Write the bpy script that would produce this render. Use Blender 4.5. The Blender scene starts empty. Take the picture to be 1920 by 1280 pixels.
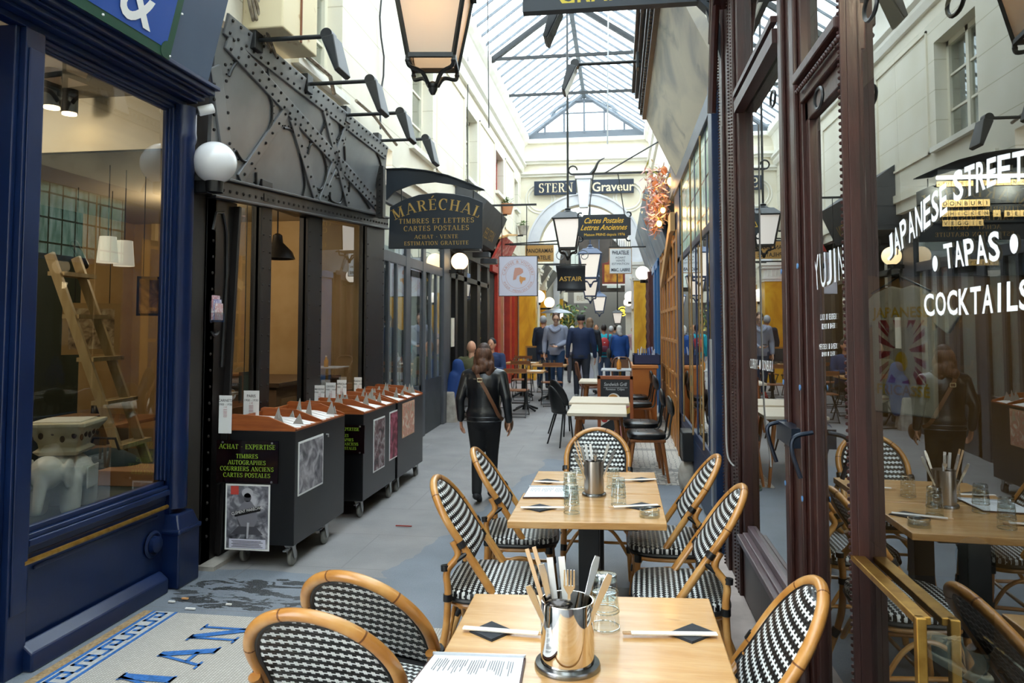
import bpy, bmesh, math, random
from mathutils import Vector, Matrix
PI = math.pi
R = math.radians
random.seed(7)
SC = bpy.context.scene
COL = SC.collection
V = Vector

# ------------------------------------------------------------------ camera
F_PX, HOR, VPX, PITCH, CAMZ = 1390.0, 612.0, 1160.0, R(3.0), 1.70
CY = HOR - F_PX * math.tan(PITCH)
YAW = math.atan((VPX - 960.0) * math.cos(PITCH) / F_PX)
cam_d = bpy.data.cameras.new('camera')
cam = bpy.data.objects.new('camera', cam_d)
COL.objects.link(cam)
cam.location = (0, 0, CAMZ)
cam.rotation_euler = (PI / 2 + PITCH, 0, YAW)
cam_d.sensor_width = 36.0
cam_d.lens = 36.0 * F_PX / 1920.0
cam_d.shift_y = (CY - 640.0) / 1920.0
cam_d.clip_start, cam_d.clip_end = 0.05, 300
cam_d.dof.use_dof = True
cam_d.dof.focus_distance = 3.6
cam_d.dof.aperture_fstop = 9.0
SC.camera = cam
CAM_R = Matrix.Rotation(YAW, 3, 'Z') @ Matrix.Rotation(PI / 2 + PITCH, 3, 'X')
CAM_C = V((0, 0, CAMZ))

# ------------------------------------------------------------------ sky and exposure
SC.view_settings.view_transform = 'Standard'
SC.view_settings.look = 'None'
SC.view_settings.exposure = 0.42
SC.view_settings.gamma = 1.0
SC.view_settings.use_curve_mapping = False
SC.cycles.use_denoising = True
SC.cycles.max_bounces = 10
SC.cycles.transparent_max_bounces = 24
SC.cycles.caustics_reflective = False
SC.cycles.caustics_refractive = False
SC.cycles.sample_clamp_indirect = 6.0
W = bpy.data.worlds.new('overcast_sky')
SC.world = W
W.use_nodes = True
W.node_tree.nodes['Background'].inputs[0].default_value = (0.90, 0.96, 1.0, 1)
W.node_tree.nodes['Background'].inputs[1].default_value = 5.6

# ------------------------------------------------------------------ pixel -> point in the place
def ray(u, v):
    return CAM_R @ V(((u - 960.0) / F_PX, -(v - CY) / F_PX, -1.0))
def atZ(u, v, z=0.0):
    d = ray(u, v); return CAM_C + d * ((z - CAMZ) / d.z)
def atX(u, v, x):
    d = ray(u, v); return CAM_C + d * (x / d.x)
def atY(u, v, y):
    d = ray(u, v); return CAM_C + d * (y / d.y)

# ------------------------------------------------------------------ colours and materials
def lin(h):
    h = h.lstrip('#')
    out = []
    for i in (0, 2, 4):
        c = int(h[i:i + 2], 16) / 255.0
        out.append(c / 12.92 if c <= 0.04045 else ((c + 0.055) / 1.055) ** 2.4)
    return (*out, 1.0)

MATS = {}
def mat(name, col, rough=0.5, metal=0.0, col2=None, scale=6.0, detail=4.0, bump=0.0, bscale=None, coat=0.0, emit=None, estr=0.0,
        stretch=(1, 1, 1), spec=0.5, contrast=(0.35, 0.65), sss=0.0):
    if name in MATS:
        return MATS[name]
    m = bpy.data.materials.new(name)
    m.use_nodes = True
    nt = m.node_tree
    b = nt.nodes['Principled BSDF']
    b.inputs['Base Color'].default_value = lin(col)
    b.inputs['Roughness'].default_value = rough
    b.inputs['Metallic'].default_value = metal
    b.inputs['Specular IOR Level'].default_value = spec
    if coat:
        b.inputs['Coat Weight'].default_value = coat
        b.inputs['Coat Roughness'].default_value = 0.08
    if emit:
        b.inputs['Emission Color'].default_value = lin(emit)
        b.inputs['Emission Strength'].default_value = estr
    if col2 or bump:
        tc = nt.nodes.new('ShaderNodeTexCoord')
        mp = nt.nodes.new('ShaderNodeMapping')
        mp.inputs['Scale'].default_value = stretch
        nt.links.new(tc.outputs['Object'], mp.inputs[0])
        n = nt.nodes.new('ShaderNodeTexNoise')
        n.inputs['Scale'].default_value = scale
        n.inputs['Detail'].default_value = detail
        nt.links.new(mp.outputs[0], n.inputs['Vector'])
        if col2:
            cr = nt.nodes.new('ShaderNodeValToRGB')
            cr.color_ramp.elements[0].position, cr.color_ramp.elements[1].position = contrast
            cr.color_ramp.elements[0].color = lin(col)
            cr.color_ramp.elements[1].color = lin(col2)
            nt.links.new(n.outputs['Fac'], cr.inputs[0])
            nt.links.new(cr.outputs[0], b.inputs['Base Color'])
        if bump:
            n2 = nt.nodes.new('ShaderNodeTexNoise')
            n2.inputs['Scale'].default_value = bscale or scale
            n2.inputs['Detail'].default_value = detail
            nt.links.new(mp.outputs[0], n2.inputs['Vector'])
            bp = nt.nodes.new('ShaderNodeBump')
            bp.inputs['Strength'].default_value = bump
            bp.inputs['Distance'].default_value = 0.01
            nt.links.new(n2.outputs['Fac'], bp.inputs['Height'])
            nt.links.new(bp.outputs[0], b.inputs['Normal'])
    MATS[name] = m
    return m

def glass(name, tint='#f4faf8', ior=1.5, boost=1.0, rough=0.0, base=0.0):
    """thin pane: clear straight through, mirror-like towards grazing angles"""
    if name in MATS:
        return MATS[name]
    m = bpy.data.materials.new(name)
    m.use_nodes = True
    nt = m.node_tree
    nt.nodes.remove(nt.nodes['Principled BSDF'])
    out = nt.nodes['Material Output']
    tr = nt.nodes.new('ShaderNodeBsdfTransparent'); tr.inputs[0].default_value = lin(tint)
    gl = nt.nodes.new('ShaderNodeBsdfGlossy'); gl.inputs['Roughness'].default_value = rough
    gl.inputs['Color'].default_value = (0.95, 0.97, 0.97, 1)
    fr = nt.nodes.new('ShaderNodeFresnel'); fr.inputs[0].default_value = ior
    ma = nt.nodes.new('ShaderNodeMath'); ma.operation = 'MULTIPLY_ADD'; ma.use_clamp = True
    ma.inputs[1].default_value = boost; ma.inputs[2].default_value = base
    mx = nt.nodes.new('ShaderNodeMixShader')
    nt.links.new(fr.outputs[0], ma.inputs[0])
    ge = nt.nodes.new('ShaderNodeNewGeometry')            # only the outer face of a pane mirrors
    fm = nt.nodes.new('ShaderNodeMath'); fm.operation = 'SUBTRACT'; fm.inputs[0].default_value = 1.0
    nt.links.new(ge.outputs['Backfacing'], fm.inputs[1])
    fx = nt.nodes.new('ShaderNodeMath'); fx.operation = 'MULTIPLY'
    nt.links.new(ma.outputs[0], fx.inputs[0]); nt.links.new(fm.outputs[0], fx.inputs[1])
    nt.links.new(fx.outputs[0], mx.inputs[0])
    nt.links.new(tr.outputs[0], mx.inputs[1])
    nt.links.new(gl.outputs[0], mx.inputs[2])
    nt.links.new(mx.outputs[0], out.inputs[0])
    MATS[name] = m
    return m

class NG:
    """tiny helper for hand wired materials"""
    def __init__(s, name, rough=0.5, **k):
        s.m = bpy.data.materials.new(name); s.m.use_nodes = True
        s.nt = s.m.node_tree; s.b = s.nt.nodes['Principled BSDF']
        s.b.inputs['Roughness'].default_value = rough
        s.tc = s.nt.nodes.new('ShaderNodeTexCoord')
        MATS[name] = s.m
    def n(s, t, **k):
        nd = s.nt.nodes.new(t)
        for a, v in k.items():
            setattr(nd, a, v)
        return nd
    def l(s, a, b): s.nt.links.new(a, b)
    def setin(s, sock, x):
        if isinstance(x, (int, float)): sock.default_value = x
        elif isinstance(x, tuple): sock.default_value = x
        else: s.l(x, sock)
    def math(s, op, a, b=0.0, c=0.0, clamp=False):
        nd = s.n('ShaderNodeMath', operation=op, use_clamp=clamp)
        for i, x in enumerate((a, b, c)):
            s.setin(nd.inputs[i], x)
        return nd.outputs[0]
    def mix(s, f, a, b):
        nd = s.n('ShaderNodeMix', data_type='RGBA')
        s.setin(nd.inputs[0], f)
        s.setin(nd.inputs[6], a)
        s.setin(nd.inputs[7], b)
        return nd.outputs[2]
    def noise(s, scale, detail=4.0, vec=None, rough=0.5, dist=0.0):
        nd = s.n('ShaderNodeTexNoise')
        nd.inputs['Scale'].default_value = scale
        nd.inputs['Detail'].default_value = detail
        nd.inputs['Roughness'].default_value = rough
        nd.inputs['Distortion'].default_value = dist
        s.l(vec if vec is not None else s.tc.outputs['Object'], nd.inputs['Vector'])
        return nd.outputs['Fac']
    def mapping(s, scale=(1, 1, 1), rot=(0, 0, 0), loc=(0, 0, 0)):
        nd = s.n('ShaderNodeMapping')
        nd.inputs['Scale'].default_value = scale
        nd.inputs['Rotation'].default_value = rot
        nd.inputs['Location'].default_value = loc
        s.l(s.tc.outputs['Object'], nd.inputs[0])
        return nd.outputs[0]
    def xyz(s):
        nd = s.n('ShaderNodeSeparateXYZ'); s.l(s.tc.outputs['Object'], nd.inputs[0]); return nd.outputs
    def ramp(s, f, *stops):
        nd = s.n('ShaderNodeValToRGB')
        e = nd.color_ramp.elements
        while len(e) < len(stops): e.new(0.5)
        for el, (p, c) in zip(e, stops):
            el.position = p; el.color = lin(c) if isinstance(c, str) else c
        s.l(f, nd.inputs[0]); return nd.outputs[0]
    def color(s, c): s.setin(s.b.inputs['Base Color'], c)
    def bump(s, h, strength=0.3, dist=0.01):
        nd = s.n('ShaderNodeBump'); nd.inputs['Strength'].default_value = strength; nd.inputs['Distance'].default_value = dist
        s.l(h, nd.inputs['Height']); s.l(nd.outputs[0], s.b.inputs['Normal'])

# ------------------------------------------------------------------ mesh builder
class MB:
    def __init__(s): s.v = []; s.f = []; s.mi = []; s.sm = []; s.T = None
    def add(s, vs, fs, mi=0, smooth=False):
        o = len(s.v)
        for p in vs:
            p = V(p)
            s.v.append(s.T @ p if s.T is not None else p)
        for f in fs:
            s.f.append([i + o for i in f]); s.mi.append(mi); s.sm.append(smooth)
        return s
    def box(s, x0, x1, y0, y1, z0, z1, mi=0):
        x0, x1 = min(x0, x1), max(x0, x1); y0, y1 = min(y0, y1), max(y0, y1); z0, z1 = min(z0, z1), max(z0, z1)
        return s.add([(x0, y0, z0), (x1, y0, z0), (x1, y1, z0), (x0, y1, z0), (x0, y0, z1), (x1, y0, z1), (x1, y1, z1), (x0, y1, z1)],
                     [(0, 3, 2, 1), (4, 5, 6, 7), (0, 1, 5, 4), (1, 2, 6, 5), (2, 3, 7, 6), (3, 0, 4, 7)], mi)
    def hexa(s, a, b, mi=0):
        """two matching quads a (bottom) and b (top) -> closed solid"""
        return s.add(list(a) + list(b), [(3, 2, 1, 0), (4, 5, 6, 7), (0, 1, 5, 4), (1, 2, 6, 5), (2, 3, 7, 6), (3, 0, 4, 7)], mi)
    def slab(s, pts, off, mi=0):
        """planar polygon thickened by the vector off"""
        n = len(pts); pts = [V(p) for p in pts]; off = V(off)
        vs = pts + [p + off for p in pts]
        fs = [tuple(range(n - 1, -1, -1)), tuple(range(n, 2 * n))] + [(i, (i + 1) % n, n + (i + 1) % n, n + i) for i in range(n)]
        return s.add(vs, fs, mi)
    def bar(s, a, b, w, h, mi=0, up=(0, 0, 1)):
        """rectangular bar from a to b, w sideways, h along up"""
        a, b = V(a), V(b); d = (b - a).normalized(); up = V(up)
        if abs(d.dot(up)) > 0.98: up = V((0, 1, 0)) if abs(d.y) < 0.9 else V((1, 0, 0))
        x = d.cross(up).normalized() * (w / 2); y = x.cross(d).normalized() * (h / 2)
        q = lambda p: [p - x - y, p + x - y, p + x + y, p - x + y]
        return s.hexa(q(a), q(b), mi)
    def tube(s, path, r, n=8, mi=0, closed=False, flat=None):
        """round tube along a path; r number or list; flat squeezes the section"""
        P = [V(p) for p in path]; m = len(P)
        rr = r if isinstance(r, (list, tuple)) else [r] * m
        tan = []
        for i in range(m):
            if closed: t = P[(i + 1) % m] - P[i - 1]
            else: t = P[min(i + 1, m - 1)] - P[max(i - 1, 0)]
            tan.append(t.normalized())
        up = V((0, 0, 1)) if abs(tan[0].z) < 0.9 else V((1, 0, 0))
        u = tan[0].cross(up).normalized()
        vs = []
        for i in range(m):
            u = (u - tan[i] * u.dot(tan[i])).normalized(); w = tan[i].cross(u)
            for k in range(n):
                a = 2 * PI * k / n
                vs.append(P[i] + u * (math.cos(a) * rr[i]) + w * (math.sin(a) * rr[i] * (flat or 1)))
        fs = []
        for i in range(m if closed else m - 1):
            j = (i + 1) % m
            for k in range(n):
                l = (k + 1) % n
                fs.append((i * n + k, i * n + l, j * n + l, j * n + k))
        s.add(vs, fs, mi, True)
        if not closed:
            s.add(vs[:n], [tuple(range(n - 1, -1, -1))], mi); s.add(vs[-n:], [tuple(range(n))], mi)
        return s
    def lathe(s, prof, c=(0, 0, 0), n=24, mi=0, axis=None, smooth=True, sx=1, sy=1):
        """profile [(r, z)] turned about z (or axis) at c"""
        c = V(c); q = V((0, 0, 1)).rotation_difference(V(axis)).to_matrix() if axis is not None else Matrix.Identity(3)
        vs = []; m = len(prof)
        for (r, z) in prof:
            for k in range(n):
                a = 2 * PI * k / n
                vs.append(c + q @ V((r * sx * math.cos(a), r * sy * math.sin(a), z)))
        fs = [(i * n + k, i * n + (k + 1) % n, (i + 1) * n + (k + 1) % n, (i + 1) * n + k) for i in range(m - 1) for k in range(n)]
        if prof[0][0] > 1e-5: fs.append(tuple(range(n - 1, -1, -1)))
        if prof[-1][0] > 1e-5: fs.append(tuple((m - 1) * n + k for k in range(n)))
        return s.add(vs, fs, mi, smooth)
    def cyl(s, a, b, r0, r1=None, n=16, mi=0, smooth=True):
        a, b = V(a), V(b)
        return s.lathe([(r0, 0), (r0 if r1 is None else r1, (b - a).length)], a, n, mi, (b - a), smooth)
    def ball(s, c, r, n=16, m=10, mi=0, rot=None):
        c = V(c); rx, ry, rz = r if isinstance(r, (tuple, list)) else (r, r, r)
        vs = [V((0, 0, -rz))]; fs = []
        for i in range(1, m):
            t = -PI / 2 + PI * i / m
            for k in range(n):
                a = 2 * PI * k / n
                vs.append(V((rx * math.cos(t) * math.cos(a), ry * math.cos(t) * math.sin(a), rz * math.sin(t))))
        vs.append(V((0, 0, rz))); top = len(vs) - 1
        for k in range(n):
            fs.append((0, 1 + (k + 1) % n, 1 + k))
            fs.append((top, 1 + (m - 2) * n + k, 1 + (m - 2) * n + (k + 1) % n))
        for i in range(m - 2):
            for k in range(n):
                a = 1 + i * n + k; b = 1 + i * n + (k + 1) % n
                fs.append((a, b, b + n, a + n))
        if rot is not None: vs = [rot @ p for p in vs]
        return s.add([p + c for p in vs], fs, mi, True)
    def cap(s, a, b, r0, r1, n=12, mi=0, flat=1.0, side=(1, 0, 0)):
        """tapered capsule a->b"""
        a, b = V(a), V(b); d = b - a; L = max(d.length, 1e-5); d = d / L
        x = V(side); x = x - d * x.dot(d)
        if x.length < 1e-3: x = d.orthogonal()
        x.normalize(); y = d.cross(x)
        rings = [(a - d * r0 * math.cos(t), r0 * math.sin(t)) for t in (0.35, 0.8, 1.2)] + [(a, r0), (a + d * L * .5, (r0 + r1) / 2), (b, r1)] + \
                [(b + d * r1 * math.cos(t), r1 * math.sin(t)) for t in (1.2, 0.8, 0.35)]
        vs = []
        for (p, r) in rings:
            for k in range(n):
                an = 2 * PI * k / n
                vs.append(p + x * (r * math.cos(an)) + y * (r * math.sin(an) * flat))
        m = len(rings)
        fs = [(i * n + k, i * n + (k + 1) % n, (i + 1) * n + (k + 1) % n, (i + 1) * n + k) for i in range(m - 1) for k in range(n)]
        fs += [tuple(range(n - 1, -1, -1)), tuple((m - 1) * n + k for k in range(n))]
        return s.add(vs, fs, mi, True)
    def loft(s, rings, n=24, mi=0):
        """closed body through elliptical rings (z, rx, ry, cy)"""
        vs = [V((rx * math.cos(2 * PI * k / n), cy + ry * math.sin(2 * PI * k / n), z)) for z, rx, ry, cy in rings for k in range(n)]; m = len(rings)
        fs = [(i * n + k, i * n + (k + 1) % n, (i + 1) * n + (k + 1) % n, (i + 1) * n + k) for i in range(m - 1) for k in range(n)]
        return s.add(vs, fs + [tuple(range(n - 1, -1, -1)), tuple((m - 1) * n + k for k in range(n))], mi, True)
    def chain(s, pts, rs, **k):
        for i in range(len(pts) - 1): s.cap(pts[i], pts[i + 1], rs[i], rs[i + 1], **k)
        return s
    def text(s, body, o, xd, yd, size, mi=0, align='c', font='sans', lift=0.0015, wide=1.0, bold=0.0, shear=0.0, warp=None, space=1.0):
        o, xd, yd = V(o), V(xd).normalized(), V(yd).normalized(); nrm = xd.cross(yd)
        vs, fs = glyphs(body, font, align, bold, shear, space)
        out = []
        for (x, y) in vs:
            x, y = x * wide * size, y * size
            if warp: x, y = warp(x, y)
            out.append(o + xd * x + yd * y + nrm * lift)
        return s.add(out, fs, mi)
    def build(s, name, mats, parent=None, bevel=0.0, seg=2, sharp=40):
        me = bpy.data.meshes.new(name)
        me.from_pydata([tuple(p) for p in s.v], [], s.f)
        if not isinstance(mats, (list, tuple)): mats = [mats]
        for m in mats: me.materials.append(m)
        me.polygons.foreach_set('material_index', s.mi)
        me.polygons.foreach_set('use_smooth', s.sm)
        me.update()
        if any(s.sm): me.set_sharp_from_angle(angle=R(sharp))
        o = bpy.data.objects.new(name, me)
        COL.objects.link(o)
        if parent is not None: o.parent = parent
        if bevel:
            b = o.modifiers.new('bevel', 'BEVEL'); b.width = bevel; b.segments = seg; b.limit_method = 'ANGLE'; b.angle_limit = R(40)
        return o

def tag(o, label, cat, group=None):
    o['label'] = label; o['category'] = cat
    if group: o['group'] = group
    return o
def thing(name, label, cat, loc=(0, 0, 0), rz=0.0, group=None):
    o = bpy.data.objects.new(name, None); COL.objects.link(o)
    o.empty_display_size = 0.1
    o.location = loc; o.rotation_euler = (0, 0, rz)
    return tag(o, label, cat, group)
def struct(o):
    o['kind'] = 'structure'; return o
def kids(o): return [c for c in bpy.data.objects if c.parent == o]
def dup(root, loc, rz=None, label=None, group=None, rot=None):
    r = root.copy(); COL.objects.link(r); r.location = loc
    if rz is not None: r.rotation_euler = (0, 0, rz)
    if rot is not None: r.rotation_euler = rot
    if label: r['label'] = label
    if group: r['group'] = group
    for ch in kids(root):
        c = ch.copy(); COL.objects.link(c); c.parent = r
        for g in kids(ch):
            d = g.copy(); COL.objects.link(d); d.parent = c
    return r

# ------------------------------------------------------------------ lettering
_GL = {}
def glyphs(body, font, align, bold, shear, space):
    key = (body, font, align, bold, shear, space)
    if key in _GL: return _GL[key]
    if font == 'serif': r = serif_text(body, align, space, bold)
    else:
        cu = bpy.data.curves.new('lettering', 'FONT')
        cu.body = body; cu.size = 1.38; cu.align_x = {'c': 'CENTER', 'l': 'LEFT', 'r': 'RIGHT'}[align]
        cu.offset = bold; cu.shear = shear; cu.space_character = space; cu.resolution_u = 3; cu.fill_mode = 'FRONT'
        ob = bpy.data.objects.new('lettering', cu); COL.objects.link(ob)
        dg = bpy.context.evaluated_depsgraph_get()
        ev = ob.evaluated_get(dg); me = ev.to_mesh()
        r = ([(v.co.x, v.co.y) for v in me.vertices], [tuple(p.vertices) for p in me.polygons])
        ev.to_mesh_clear()
        bpy.data.objects.remove(ob); bpy.data.curves.remove(cu)
    _GL[key] = r
    return r

# upper case serif alphabet drawn with thick and thin strokes, cap height 1
def _arc(cx, cy, rx, ry, a0, a1, n=14):
    return [(cx + rx * math.cos(R(a0 + (a1 - a0) * i / n)), cy + ry * math.sin(R(a0 + (a1 - a0) * i / n))) for i in range(n + 1)]
SER = {
 'A': (.78, [('t', (.06, 0), (.38, 1)), ('T', (.40, 1), (.72, 0)), ('t', (.18, .33), (.6, .33))], [(.06, 0), (.72, 0)]),
 'B': (.66, [('T', (.16, 0), (.16, 1)), ('c', [(.16, .97)] + _arc(.34, .76, .2, .21, 90, -90) + [(.16, .55)]), ('c', [(.16, .53)] + _arc(.36, .28, .24, .25, 90, -90) + [(.16, .03)])], [(.16, 0), (.16, 1)]),
 'C': (.72, [('c', _arc(.4, .5, .32, .5, 50, 310)), ('t', (.63, .68), (.63, 1)), ], []),
 'D': (.76, [('T', (.16, 0), (.16, 1)), ('c', [(.16, .97)] + _arc(.34, .5, .34, .47, 90, -90) + [(.16, .03)])], [(.16, 0), (.16, 1)]),
 'E': (.64, [('T', (.16, 0), (.16, 1)), ('t', (.16, .97), (.56, .97)), ('t', (.16, .52), (.46, .52)), ('t', (.16, .03), (.58, .03)), ('t', (.56, .97), (.56, .78)), ('t', (.46, .42), (.46, .62)), ('t', (.58, .03), (.58, .24))], [(.16, 0), (.16, 1)]),
 'F': (.6, [('T', (.16, 0), (.16, 1)), ('t', (.16, .97), (.56, .97)), ('t', (.16, .52), (.46, .52)), ('t', (.56, .97), (.56, .78)), ('t', (.46, .42), (.46, .62))], [(.16, 0), (.16, 1)]),
 'G': (.78, [('c', _arc(.4, .5, .32, .5, 50, 330)), ('T', (.66, .06), (.66, .44)), ('t', (.63, .7), (.63, 1))], [(.66, .44)]),
 'H': (.82, [('T', (.16, 0), (.16, 1)), ('T', (.66, 0), (.66, 1)), ('t', (.16, .52), (.66, .52))], [(.16, 0), (.16, 1), (.66, 0), (.66, 1)]),
 'I': (.36, [('T', (.18, 0), (.18, 1))], [(.18, 0), (.18, 1)]),
 'L': (.62, [('T', (.16, 0), (.16, 1)), ('t', (.16, .03), (.56, .03)), ('t', (.56, .03), (.56, .26))], [(.16, 0), (.16, 1)]),
 'M': (.96, [('t', (.14, 0), (.14, 1)), ('T', (.16, 1), (.46, .05)), ('t', (.46, .05), (.78, 1)), ('T', (.8, 0), (.8, 1))], [(.14, 0), (.14, 1), (.8, 0), (.8, 1)]),
 'N': (.82, [('t', (.14, 0), (.14, 1)), ('T', (.16, 1), (.66, 0)), ('t', (.68, 0), (.68, 1))], [(.14, 0), (.14, 1), (.68, 1)]),
 'O': (.8, [('c', _arc(.4, .5, .33, .5, 0, 360, 24))], []),
 'P': (.64, [('T', (.16, 0), (.16, 1)), ('c', [(.16, .97)] + _arc(.34, .72, .24, .25, 90, -90) + [(.16, .47)])], [(.16, 0), (.16, 1)]),
 'R': (.74, [('T', (.16, 0), (.16, 1)), ('c', [(.16, .97)] + _arc(.34, .74, .23, .23, 90, -90) + [(.16, .51)]), ('T', (.38, .5), (.66, 0))], [(.16, 0), (.16, 1), (.66, 0)]),
 'S': (.6, [('c', _arc(.3, .74, .2, .24, 30, 240) + [(.3, .52)] + _arc(.3, .27, .22, .26, 60, -150)), ('t', (.5, .74), (.5, 1)), ('t', (.08, 0), (.08, .28))], []),
 'T': (.68, [('T', (.34, 0), (.34, 1)), ('t', (.04, .97), (.64, .97)), ('t', (.04, .97), (.04, .74)), ('t', (.64, .97), (.64, .74))], [(.34, 0)]),
 'U': (.8, [('T', (.16, .3), (.16, 1)), ('c', _arc(.41, .3, .25, .28, 180, 360)), ('t', (.66, .3), (.66, 1))], [(.16, 1), (.66, 1)]),
 'V': (.76, [('T', (.06, 1), (.38, 0)), ('t', (.4, 0), (.7, 1))], [(.06, 1), (.7, 1)]),
 'X': (.76, [('T', (.08, 1), (.68, 0)), ('t', (.08, 0), (.66, 1))], [(.08, 1), (.68, 0), (.08, 0), (.66, 1)]),
 '-': (.44, [('t', (.08, .45), (.36, .45))], []),
 '.': (.4, [('T', (.2, .4), (.2, .54))], []),
 ' ': (.36, [], []),
}
def serif_text(body, align, space, bold=0.0):
    vs, fs = [], []; x0 = 0.0; TH, th, SR = .15 + bold, .055 + bold * .4, .15
    def seg(a, b, w):
        dx, dy = b[0] - a[0], b[1] - a[1]; L = math.hypot(dx, dy) or 1
        if abs(dy) > .2 and abs(dx) > .05: ox, oy = w / 2, 0       # diagonals keep a level cut
        else: ox, oy = -dy / L * w / 2, dx / L * w / 2
        o = len(vs)
        vs.extend([(x0 + a[0] - ox, a[1] - oy), (x0 + b[0] - ox, b[1] - oy), (x0 + b[0] + ox, b[1] + oy), (x0 + a[0] + ox, a[1] + oy)])
        fs.append((o, o + 1, o + 2, o + 3))
    for ch in body:
        acc = ch == '\u00c9'
        adv, st, sf = SER['E' if acc else ch]
        for q in st:
            if q[0] in 'tT': seg(q[1], q[2], TH if q[0] == 'T' else th)
            else:
                P = q[1]; o = len(vs); n = len(P)
                for i in range(n):
                    a, b = P[max(i - 1, 0)], P[min(i + 1, n - 1)]
                    dx, dy = b[0] - a[0], b[1] - a[1]; L = math.hypot(dx, dy) or 1
                    w = th + (TH - th) * abs(dy / L) ** 1.3
                    vs.append((x0 + P[i][0] + dy / L * w / 2, P[i][1] - dx / L * w / 2)); vs.append((x0 + P[i][0] - dy / L * w / 2, P[i][1] + dx / L * w / 2))
                for i in range(n - 1): fs.append((o + 2 * i, o + 2 * i + 2, o + 2 * i + 3, o + 2 * i + 1))
        for (sx, sy) in sf: seg((sx - SR, sy + (.025 if sy < .5 else -.025)), (sx + SR, sy + (.025 if sy < .5 else -.025)), .05)
        if acc: seg((.26, 1.1), (.42, 1.32), .1)
        x0 += (adv + .1) * space
    tot = x0 - .1 * space
    sh = {'c': -tot / 2, 'l': 0, 'r': -tot}[align]
    return ([(x + sh, y) for (x, y) in vs], fs)
# ------------------------------------------------------------------ palette
CREAM = mat('cream_render', '#efe9d8', .85, col2='#e5dcc6', scale=2.2, bump=.08, bscale=30)
WHITE_PL = mat('white_plaster', '#f2efe6', .8, col2='#e6e2d6', scale=3, bump=.05, bscale=25)
GREYMOULD = mat('grey_white_moulding', '#dcdde2', .7, col2='#cfd1d8', scale=3)
IRON_R = mat('roof_iron', '#737a81', .6, col2='#5f666d', scale=8)
DKIRON = mat('black_iron', '#17191b', .42, col2='#222527', scale=12)
BLACK = mat('black_paint', '#121315', .38, col2='#1b1c1f', scale=7)
BLUE = mat('blue_paint', '#061a40', .36, col2='#08204b', scale=3, bump=.04, bscale=40, coat=.12)
BLUE_D = mat('dark_blue_paint', '#10294c', .4, col2='#0d2344', scale=5)
GREYBLUE = mat('grey_blue_fascia', '#46566e', .5, col2='#4d5d75', scale=2)
SHEET = mat('sheet_iron', '#77797c', .3, col2='#8b8d90', scale=2.2, metal=.15, bump=.03, bscale=5)
IRON = mat('painted_ironwork', '#35363a', .34, col2='#45464a', scale=5, metal=.3)
IRON_B = mat('dark_ironwork', '#141111', .42, col2='#1c1817', scale=5)
GREYFR = mat('grey_metal_frame', '#55585e', .42, col2='#4c4f55', scale=5)
BROWN = mat('oxblood_wood', '#3a1b16', .42, col2='#2b130f', scale=9, stretch=(3, 3, .6), bump=.12, bscale=25)
BROWN_P = mat('plum_brown_panel', '#3b2c2e', .4, col2='#2f2325', scale=12, stretch=(1, 1, .15))
BRASS = mat('brass', '#c79a4b', .32, metal=.9, col2='#a97c36', scale=20)
GOLD = mat('gold_leaf', '#c9a04a', .4, metal=.35)
GOLDTX = mat('gold_paint', '#b8934a', .5)
WHITE = mat('white_paint', '#f0f1f2', .5)
CREAMTX = mat('cream_lettering', '#ecd9b4', .5)
STONE = mat('grey_stone', '#b9b2a8', .8, col2='#9c948a', scale=9, bump=.3)
PANE = glass('window_glass', '#eff1ef', 1.55, 1.5, base=.06)
PANE_R = glass('dark_window_glass', '#c8ceca', 1.6, 1.5, base=.09)
PANE_ROOF = glass('roof_glass', '#f3f8fa', 1.45, .6)
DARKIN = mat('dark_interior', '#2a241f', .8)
WARMIN = mat('ochre_plaster', '#c9ad80', .8, col2='#b99a6a', scale=2.5)
OAKW = mat('oak_joinery', '#c08a4c', .45, col2='#a87338', scale=5, stretch=(6, 6, .7))

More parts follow.
